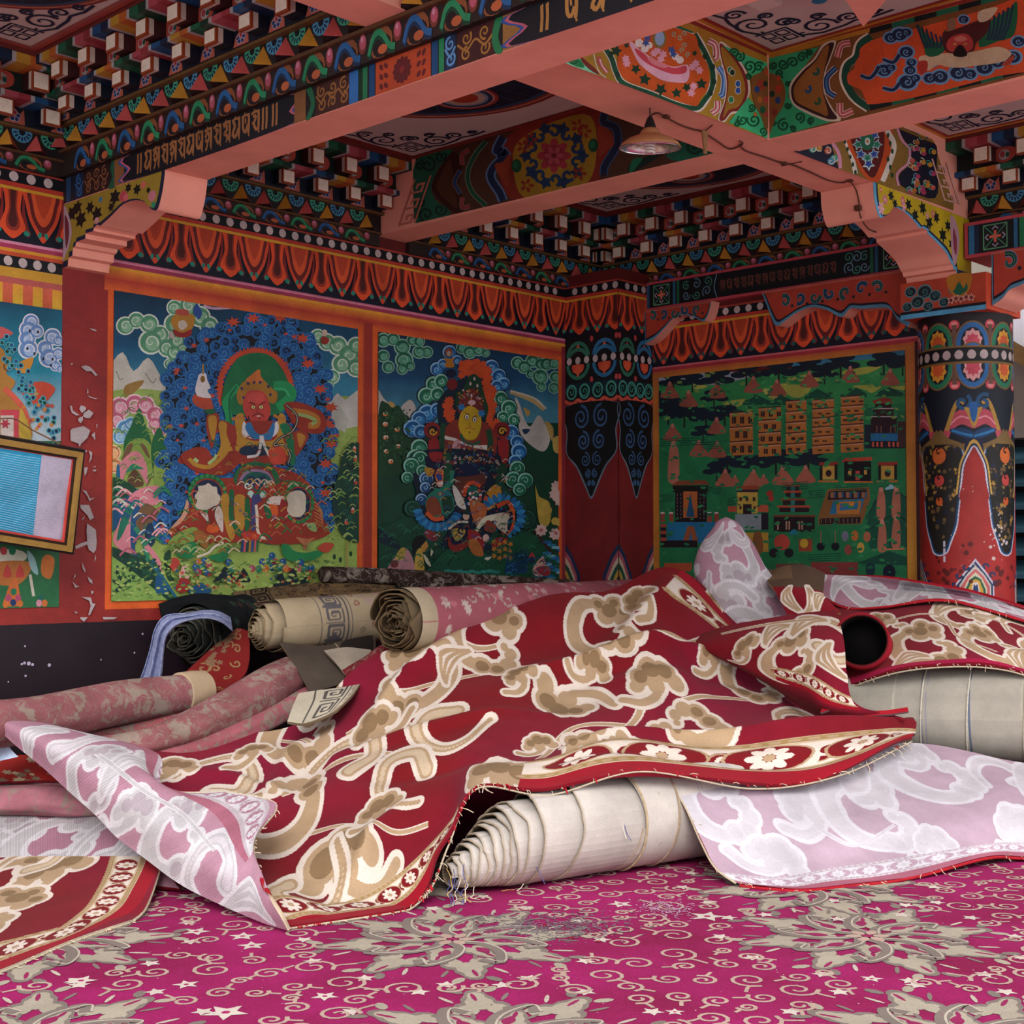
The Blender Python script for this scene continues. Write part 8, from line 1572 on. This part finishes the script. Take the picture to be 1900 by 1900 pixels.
# beige greek-key roll
def cvK(K, L, C):
    K.A[:] = H('a08c74', .95); K.r('a8967a', 0, 0, L, C)
    for x, w_ in ((.20, .007), (.36, .010), (.385, .005)): K.r('5a5458', x, 0, x + w_, C)
    gkey(K, .23, .34, 0, C, '5e585c', 9, .17)
    rq = random.Random(5)
    for k in range(90): K.spiral(rq.choice(('8a5a54', '7a6a60', 'a88078')), .008, rq.uniform(.42, L), rq.uniform(0, C), rq.uniform(.015, .035), k, 1.2)
    for k in range(40): K.flower(rq.choice(('b0948c', 'a86a68')), rq.uniform(.42, L), rq.uniform(0, C), .03, 5)
wound('rolled_rug', 'beige roll with a grey key-pattern band, its coiled end facing left', at(462, 1166, 6.50), at(905, 1128, 7.3), .125, 7, [0, .01, .02, .03, .04, .05, .12], H('a8967a', 1.1), '7a6448', '2a221c', cvK, ecc=.2, seed=8, jit=.006)
# large coil with floral rose body
def cvR(K, L, C):
    K.A[:] = H('9c5660', .95); K.r('a89880', 0, 0, .10, C); rq = random.Random(6)
    for k in range(240): K.star(rq.choice(('b0888a', 'a8968a', 'b8a8a0', 'b06a72')), rq.uniform(.11, L), rq.uniform(0, C), rq.uniform(.012, .035), 6, .5, k)
    for k in range(60): K.spiral('a89890', .008, rq.uniform(.12, L), rq.uniform(0, C), rq.uniform(.02, .05), k, .9)
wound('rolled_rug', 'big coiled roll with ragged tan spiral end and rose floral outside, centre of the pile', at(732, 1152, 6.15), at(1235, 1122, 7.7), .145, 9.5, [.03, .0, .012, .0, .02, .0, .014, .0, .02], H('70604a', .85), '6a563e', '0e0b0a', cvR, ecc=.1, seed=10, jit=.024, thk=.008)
# dark roll near the wainscot
def cvD(K, L, C):
    K.A[:] = H('1a1c1e', 1.0); rq = random.Random(7); [K.star(rq.choice(('2c3a30', '3a2c24', '14161a', '24302c')), rq.uniform(0, L), rq.uniform(0, C), .03, 6, .5, k) for k in range(80)]
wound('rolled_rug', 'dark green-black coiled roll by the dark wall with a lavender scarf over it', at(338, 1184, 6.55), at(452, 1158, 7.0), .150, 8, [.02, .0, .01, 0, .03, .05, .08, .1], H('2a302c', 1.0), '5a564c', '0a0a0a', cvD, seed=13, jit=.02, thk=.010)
fold('folded_rug', 'crumpled black rug heaped against the wall above the dark coiled roll', [(300,1142,6.75),(350,1130,6.8),(410,1128,6.85),(455,1128,6.95)], [20,24,22,18], '16171a', M_BACK, seed=14, wob=.12)
m, nt, b = mat_new('thin_lavender_cotton'); n1 = noise_node(nt, 60, 3); r1 = ramp(nt, n1.outputs[0], [(.3, H('6a7296', 1.05)), (.7, H('9298b8', 1.1))]); nt.links.new(r1.outputs[0], b.inputs['Base Color']); b.inputs['Roughness'].default_value = .9; bump(nt, b, n1.outputs[0], .5, .006)
sc_a = [(432,1172,6.5),(412,1156,6.42),(388,1148,6.36),(360,1150,6.32),(330,1160,6.3),(310,1180,6.3),(304,1210,6.32),(302,1240,6.34),(298,1268,6.36)]
sc_b = [(428,1146,6.6),(405,1134,6.55),(378,1132,6.5),(345,1138,6.42),(308,1142,6.38),(288,1165,6.36),(278,1205,6.38),(268,1240,6.4),(258,1268,6.42)]
rows = []
for t in np.linspace(0, 1, 9): rows.append([(a[0] * (1 - t) + b_[0] * t, a[1] * (1 - t) + b_[1] * t, a[2] * (1 - t) + b_[2] * t - .02 * math.sin(t * math.pi * 4)) for a, b_ in zip(sc_a, sc_b)])
o = sheet_mesh('scarf', sheet_pts(rows, 120, 50), H('8a90c0', 1.3), H('8a90c0', 1.2), m, .003, None, .002, 5); setp(o, 'lavender cotton scarf draped over the dark coiled roll', 'scarf')
# key-patterned carpets heaped along the wall
def key_deco(cols, nkey, lo, hi):
    def f(K, loc, W, Hh):
        for x in (lo - .03, hi + .02): K.r(cols[0], x, 0, x + .008, Hh)
        gkey(K, lo, hi, 0, Hh, cols[0], nkey, .17); rq = random.Random(int(W * 100))
        for k in range(int(W * 120)): K.spiral(rq.choice(cols[1:]), .008, rq.uniform(hi + .06, W), rq.uniform(0, Hh), rq.uniform(.012, .035), k, 1.2)
        for k in range(int(W * 60)): K.star(rq.choice(cols[1:]), rq.uniform(hi + .06, W), rq.uniform(0, Hh), rq.uniform(.01, .022), 5, .6, k)
    return f
PK = dict(PALF)
def prug(label, rows, nu, nv, bg, deco, g=1.1, bot='6a5a48', wav=.006, seed=0, edge=None, thick=.012): return rug('rug', label, rows, nu, nv, dict(PALF, bg=bg, bg2=bg), deco, g, bot, wav, seed, thick, edge=edge or bot, mat=M_BACK)
prug('tan rug with a dark key band lying behind the beige roll against the wall', [[(432,1096,7.1),(520,1086,7.3),(640,1080,7.5),(760,1082,7.8)],[(436,1108,6.98),(520,1100,7.15),(640,1094,7.38),(760,1096,7.68)],[(446,1122,6.85),(530,1118,7.0),(640,1112,7.25),(760,1112,7.55)],[(450,1160,6.9),(540,1160,7.05),(650,1160,7.3),(770,1150,7.6)]], 260, 110, '6e5a42', key_deco(('2a201c', '4a3428', '8a6a44', '3a2a22'), 3, .12, .26), seed=41)
fold('rolled_rug', 'dark brown patterned roll lying highest against the mural, behind the beige carpets', [(598,1066,7.4),(760,1072,7.75),(900,1080,8.05),(1062,1086,8.4)], [15,15,13,10], '3a2a26', M_ROSE, seed=42, wob=.06)
fold('rolled_rug', 'thin black-brown roll lying in front of the mural panel beside the corner pillar', [(740,1092,7.6),(880,1094,7.9),(1020,1098,8.15),(1130,1102,8.25)], [14,15,14,11], '2e2422', M_ROSE, seed=43, wob=.08)
prug('cream rug with a thin key band at the foot of the corner pillar', [[(1010,1104,8.0),(1080,1100,8.1),(1150,1096,8.15),(1215,1096,8.1)],[(1000,1116,7.8),(1080,1114,7.85),(1150,1110,7.9),(1220,1110,7.8)],[(990,1140,7.6),(1080,1140,7.65),(1150,1140,7.6),(1230,1140,7.5)]], 220, 80, 'a09684', key_deco(('5a565c', '8a6a64', '7a746c'), 3, .35, .50), seed=44)
PT_ = prug('grey-brown rug end folded down below the beige key roll', [[(520,1192,6.45),(590,1200,6.5),(650,1190,6.6),(692,1186,6.7)],[(535,1215,6.35),(600,1222,6.38),(655,1215,6.48),(694,1210,6.6)],[(552,1245,6.28),(612,1250,6.3),(660,1240,6.4),(692,1232,6.5)],[(575,1285,6.25),(625,1272,6.28),(665,1262,6.35),(690,1255,6.4)]], 130, 110, '4a4038', lambda K, loc, W, Hh: [K.ln('8a7a64', .006, np.array([(W * .5, 0), (W * .56, Hh * .5), (W * .5, Hh)])), K.s('26201e', W * .55, Hh * .05, W * .95, 0, W * .9, Hh * .6, W * .62, Hh * .9)], seed=45, wav=.012)
prug('beige flap of carpet tucked under the big coiled roll', [[(600,1204,6.4),(645,1196,6.42),(690,1200,6.45)],[(618,1222,6.32),(655,1222,6.34),(692,1228,6.38)],[(640,1250,6.28),(668,1250,6.3),(690,1254,6.33)]], 80, 60, '94887a', None, seed=46, wav=.01)
prug('pale carpet corner with a key band poking over the edge of the big red rug', [[(553,1283,6.02),(590,1278,6.0),(640,1272,6.0),(668,1268,6.02)],[(545,1305,5.88),(585,1302,5.86),(625,1297,5.86),(652,1292,5.88)],[(533,1340,5.72),(565,1342,5.70),(600,1330,5.72),(625,1318,5.76)]], 170, 110, 'a89e8c', key_deco(('4e4846', '8a7a6a'), 2, .10, .18), g=1.3, seed=47, wav=.004)
fold('folded_rug', 'dark red fold wedged between the coiled roll and the big red rug', [(640,1255,6.3),(680,1232,6.35),(720,1205,6.4),(770,1195,6.5)], [13,14,13,10], '7a2a30', seed=48)
# paper scrap
o = sheet_mesh('paper_scrap', sheet_pts([[(-40,1384,5.38),(12,1376,5.38)],[(-30,1398,5.36),(22,1392,5.36)],[(-20,1416,5.34),(34,1404,5.34)]], 20, 14), H('a8b8d0', 1.4), H('a8b8d0', 1.2), M_PAINT, .002); setp(o, 'pale blue scrap of paper tucked beside the folded rug at the left edge', 'paper')
# ================================================================== LAMP AND CABLE
q = onz(1206, 200, 2.937) + np.array([0, 0, -.165])
LT = empty('reflector_lamp', (q[0], q[1], q[2] - .03)); setp(LT, 'round metal reflector lamp with a spiral bulb hanging from the crossing beam', 'lamp')
def lathe(name, prof, mat, parent, c, n=40, tilt=None, thick=None):
    V = []; F = []
    for r, z in prof:
        for k in range(n): a = 2 * math.pi * k / n; v = Vector((r * math.cos(a), r * math.sin(a), z)); v = tilt @ v if tilt is not None else v; V.append(np.array(v) + c)
    for i in range(len(prof) - 1):
        for k in range(n): F.append((i * n + k, i * n + (k + 1) % n, (i + 1) * n + (k + 1) % n, (i + 1) * n + k))
    return mesh_obj(name, V, F, mat, parent, smooth=True)
TL = Matrix.Rotation(math.radians(6), 3, Vector(RT)).to_3x3()
m, nt, b = mat_new('polished_reflector'); b.inputs['Base Color'].default_value = (.75, .72, .72, 1); b.inputs['Metallic'].default_value = 1; b.inputs['Roughness'].default_value = .22; n1 = noise_node(nt, 30, 3); bump(nt, b, n1.outputs[0], .15, .01)
R_ = .122
lathe('shade', [(R_, 0), (R_ + .003, .003), (R_ * .93, .020), (R_ * .72, .038), (R_ * .45, .050), (.042, .056), (.038, .066), (.030, .076), (.016, .082), (.001, .083)], plain_mat('tan_enamel', H('a8764e', 1.1), .45, .15, 12), LT, q, tilt=TL)
lathe('reflector', [(R_, 0), (R_ * .92, .017), (R_ * .70, .033), (R_ * .42, .045), (.001, .050)], m, LT, q, tilt=TL)
V, F = tube([q + np.array(TL @ Vector((R_ * math.cos(a), R_ * math.sin(a), 0))) for a in np.linspace(0, 6.283, 50)], .004, 8); mesh_obj('rim', V, F, m, LT)
V, F = tube([q + np.array([.016 * math.cos(a), .016 * math.sin(a), .042 - a * .0020]) for a in np.linspace(0, 31, 120)], .0052, 8); mesh_obj('bulb', V, F, plain_mat('white_glass', H('c8c0b8', 1.2), .25, .03, 4, spec=.5), LT, smooth=True)
lathe('bulb_base', [(.001, .036), (.016, .038), (.016, .049), (.001, .050)], plain_mat('white_ceramic', H('a8a098'), .4, .05, 4), LT, q)
lathe('socket', [(.026, .078), (.022, .095), (.015, .115), (.009, .128), (.001, .129)], plain_mat('black_bakelite', H('161c20'), .4, .1, 6), LT, q)
top = onz(1205, 205, 2.934)
V, F = tube([q + np.array([0, 0, .125]), q + np.array([0, 0, .145]), np.array([q[0], q[1], 2.936])], .003, 6); mesh_obj('hanging_rod', V, F, plain_mat('dark_wire', H('2a201c'), .6, .1, 6), LT)
MW = plain_mat('brown_cable', H('5a3424', .9), .7, .2, 20)
zc = 2.9325
pts = [q + np.array([.0, .0, .125])] + [onz(x, y, zc) for x, y in ((1212, 212), (1222, 210), (1236, 218), (1262, 232), (1285, 240), (1304, 245), (1330, 262), (1352, 276), (1370, 272), (1378, 266), (1372, 262))]
pts2 = [onz(x, y, zc) for x, y in ((1372, 268), (1384, 280), (1420, 292), (1452, 303), (1470, 306), (1500, 318), (1535, 334), (1560, 339), (1577, 335))]
pts3 = [onz(1577, 335, zc)] + [onx(x, y, xx) for x, y, xx in ((1588, 352, 2.537), (1594, 378, 2.542), (1596, 400, 2.558))] + [onz(x, y, z) for x, y, z in ((1612, 425, 2.785), (1640, 434, 2.82), (1668, 441, 2.80), (1682, 446, 2.78))]
CB = MB()
for P in (pts, pts2, pts3): V, F = tube(crom(np.array(P), 5), .0038, 6); CB.add(V, F, (1, 1, 1))
P = pts2
o = CB.make('electric_cable', MW); setp(o, 'thin brown electric cable running along the beam underside from the lamp to the bracket', 'cable')
for x, y in ((1236, 216), (1455, 303), (1577, 335)):
    a_ = onz(x, y, zc); mesh_obj('cable_knot', boxv(a_[0] - .012, a_[0] + .012, a_[1] - .012, a_[1] + .012, a_[2] - .006, 2.9365), BOXF, MW, o)
a_ = onx(1592, 386, 2.55); mesh_obj('cable_clip', boxv(2.535, 2.562, a_[1] - .014, a_[1] + .014, a_[2] - .012, a_[2] + .012), BOXF, MW, o)
for (x, y), (x2, y2) in (((1305, 246), (1322, 232)), ((1450, 308), (1488, 300)), ((1448, 300), (1480, 309))):
    V, F = tube([onz(x, y, 2.931), onz(x2, y2, 2.931)], .0028, 5); mesh_obj('cable_tie', V, F, MW, o)
hb = [onz(x, y, 2.934) for x, y in ((1306, 240), (1313, 242))]; d_ = FW @ (hb[0] - CAM)
V = [at(1304, 242, d_), at(1314, 243, d_), at(1312, 285, d_), at(1308, 285, d_)]; V = [tuple(v) for v in V] + [tuple(v + np.array([.0, .008, 0])) for v in V]
setp(mesh_obj('hanging_strip', V, BOXF, plain_mat('tan_strip', H('8a6a44', 1.2), .7, .2, 20)), 'short tan strip hanging from the beam underside just right of the lamp', 'strip')
# ================================================================== FRAYED EDGES, LINT AND STAINS
rr = random.Random(77)
M_SELV = plain_mat('selvedge_cream', H('b8a890', 1.0), .95, .2, 60); M_TH = plain_mat('frayed_yarn', H('c4b49a', 1.1), .9, .2, 40); M_RT = plain_mat('red_yarn_tufts', H('96121f', 1.2), .95, .2, 40)
def edge_line(Pp, which, a=0, b=1.0, off=.010, r=.0035, name='selvedge', parent=None, mat=None):
    E_ = {'front': Pp[-1], 'back': Pp[0], 'left': Pp[:, 0], 'right': Pp[:, -1]}[which]; n = len(E_); E_ = E_[int(a * (n - 1)):int(b * (n - 1)) + 1:3].copy()
    E_[:, 2] = np.maximum(E_[:, 2] - off, .010); V, F = tube(E_, r, 5); return mesh_obj(name, V, F, mat or M_SELV, parent, smooth=True)
def fray(Pp, which, n, L, parent, mat, a=0, b=1.0, r=.0012, name='frayed_threads'):
    E_ = {'front': Pp[-1], 'back': Pp[0], 'left': Pp[:, 0], 'right': Pp[:, -1]}[which]; m = len(E_); mb = MB()
    for k in range(n):
        i = int((a + (b - a) * rr.random()) * (m - 1)); p = E_[i]; l = L * rr.uniform(.3, 1.3); d = np.array([rr.gauss(0, .5), -abs(rr.gauss(.7, .4)), rr.gauss(-.2, .5)]); d /= np.linalg.norm(d)
        P = [p + d * l * t + np.array([0, 0, -.4 * l * t * t]) + np.array([rr.gauss(0, .1 * l) * t, rr.gauss(0, .1 * l) * t, rr.gauss(0, .1 * l) * t]) for t in (0, .33, .66, 1)]
        for q in P: q[2] = max(q[2], .011)
        V, F = tube(crom(np.array(P), 3), r, 4); mb.add(V, F, (1, 1, 1))
    o = mb.make(name, mat, parent); o['kind'] = 'stuff'; return o
edge_line(PM, 'front', parent=BIG, off=.013); edge_line(PM, 'left', parent=BIG, off=.013)
fray(PM, 'front', 70, .022, BIG, M_TH); fray(PM, 'front', 60, .012, BIG, M_RT, r=.003, name='yarn_tufts'); fray(PM, 'front', 6, .045, BIG, M_TH, .42, .56, .0016)
fray(PM, 'front', 6, .055, BIG, M_TH, .90, 1.0, .0016)
for o_ in [o for o in COL.objects if o.name.startswith('rug') and o.get('label', '').startswith(('red rug corner', 'pale pink-backed', 'pink-backed rug folded', 'red cloud'))]:
    lab = o_['label']; rows_ = rowsC if lab.startswith('red rug corner') else rowsP if lab.startswith('pale') else rowsPR if lab.startswith('pink') else rowsR
    Pq = sheet_pts(rows_, 300, 60); red = lab.startswith('p')
    edge_line(Pq, 'front', parent=o_, off=.006 if red else .012, r=.006 if red else .0035, mat=M_RT if red else None)
    if not lab.startswith('red cloud'): edge_line(Pq, 'left' if red else 'right', parent=o_, off=.006, r=.0045, mat=M_RT if lab.startswith('pink') else None)
    fray(Pq, 'front', 40, .018, o_, M_TH); 
    if red: fray(Pq, 'left', 14, .03, o_, M_TH)
PF = sheet_pts(rowsF, 200, 80); fray(PF, 'front', 60, .018, BIG, M_TH, .3, 1.0, .0016); edge_line(PF, 'front', .3, 1.0, .004, .005, 'torn_edge', BIG)
# lint, tufts and a worn grey stain on the floor carpet
A = Art(1.0)
for k in range(900):
    x, y = rr.gauss(0, 1), rr.gauss(0, 1); p = onz(1030 + 75 * x, 1722 + 13 * y, 0); A.e(rr.choice(('7a6a74', '8a7c84', '6a5a66')), p[0], p[1], rr.uniform(.003, .012), rr.uniform(.001, .003), 5, rr.uniform(0, 3))
for k in range(260): p = onz(1240 + 30 * rr.gauss(0, 1), 1690 + 9 * rr.gauss(0, 1), 0); A.e('c8a0b8', p[0], p[1], rr.uniform(.003, .01), rr.uniform(.001, .003), 5, rr.uniform(0, 3))
for k in range(160): p = onz(rr.uniform(0, 1900), rr.uniform(1640, 1890), 0); A.e(rr.choice(('e0d0cc', 'e0d0cc', '6a1030')), p[0], p[1], rr.uniform(.001, .0026), n=5)
for x, y in ((830,1705),(885,1738),(1010,1722),(1060,1745),(1110,1752),(835,1716)): p = onz(x, y, 0); A.star('8c1028', p[0], p[1], .012, 7, .6, x)
A.mesh('lint_and_stains', lambda u, v: np.array([u, v, .0085]), (0, 0, 1), M_PILE, FC, eps=.00002)
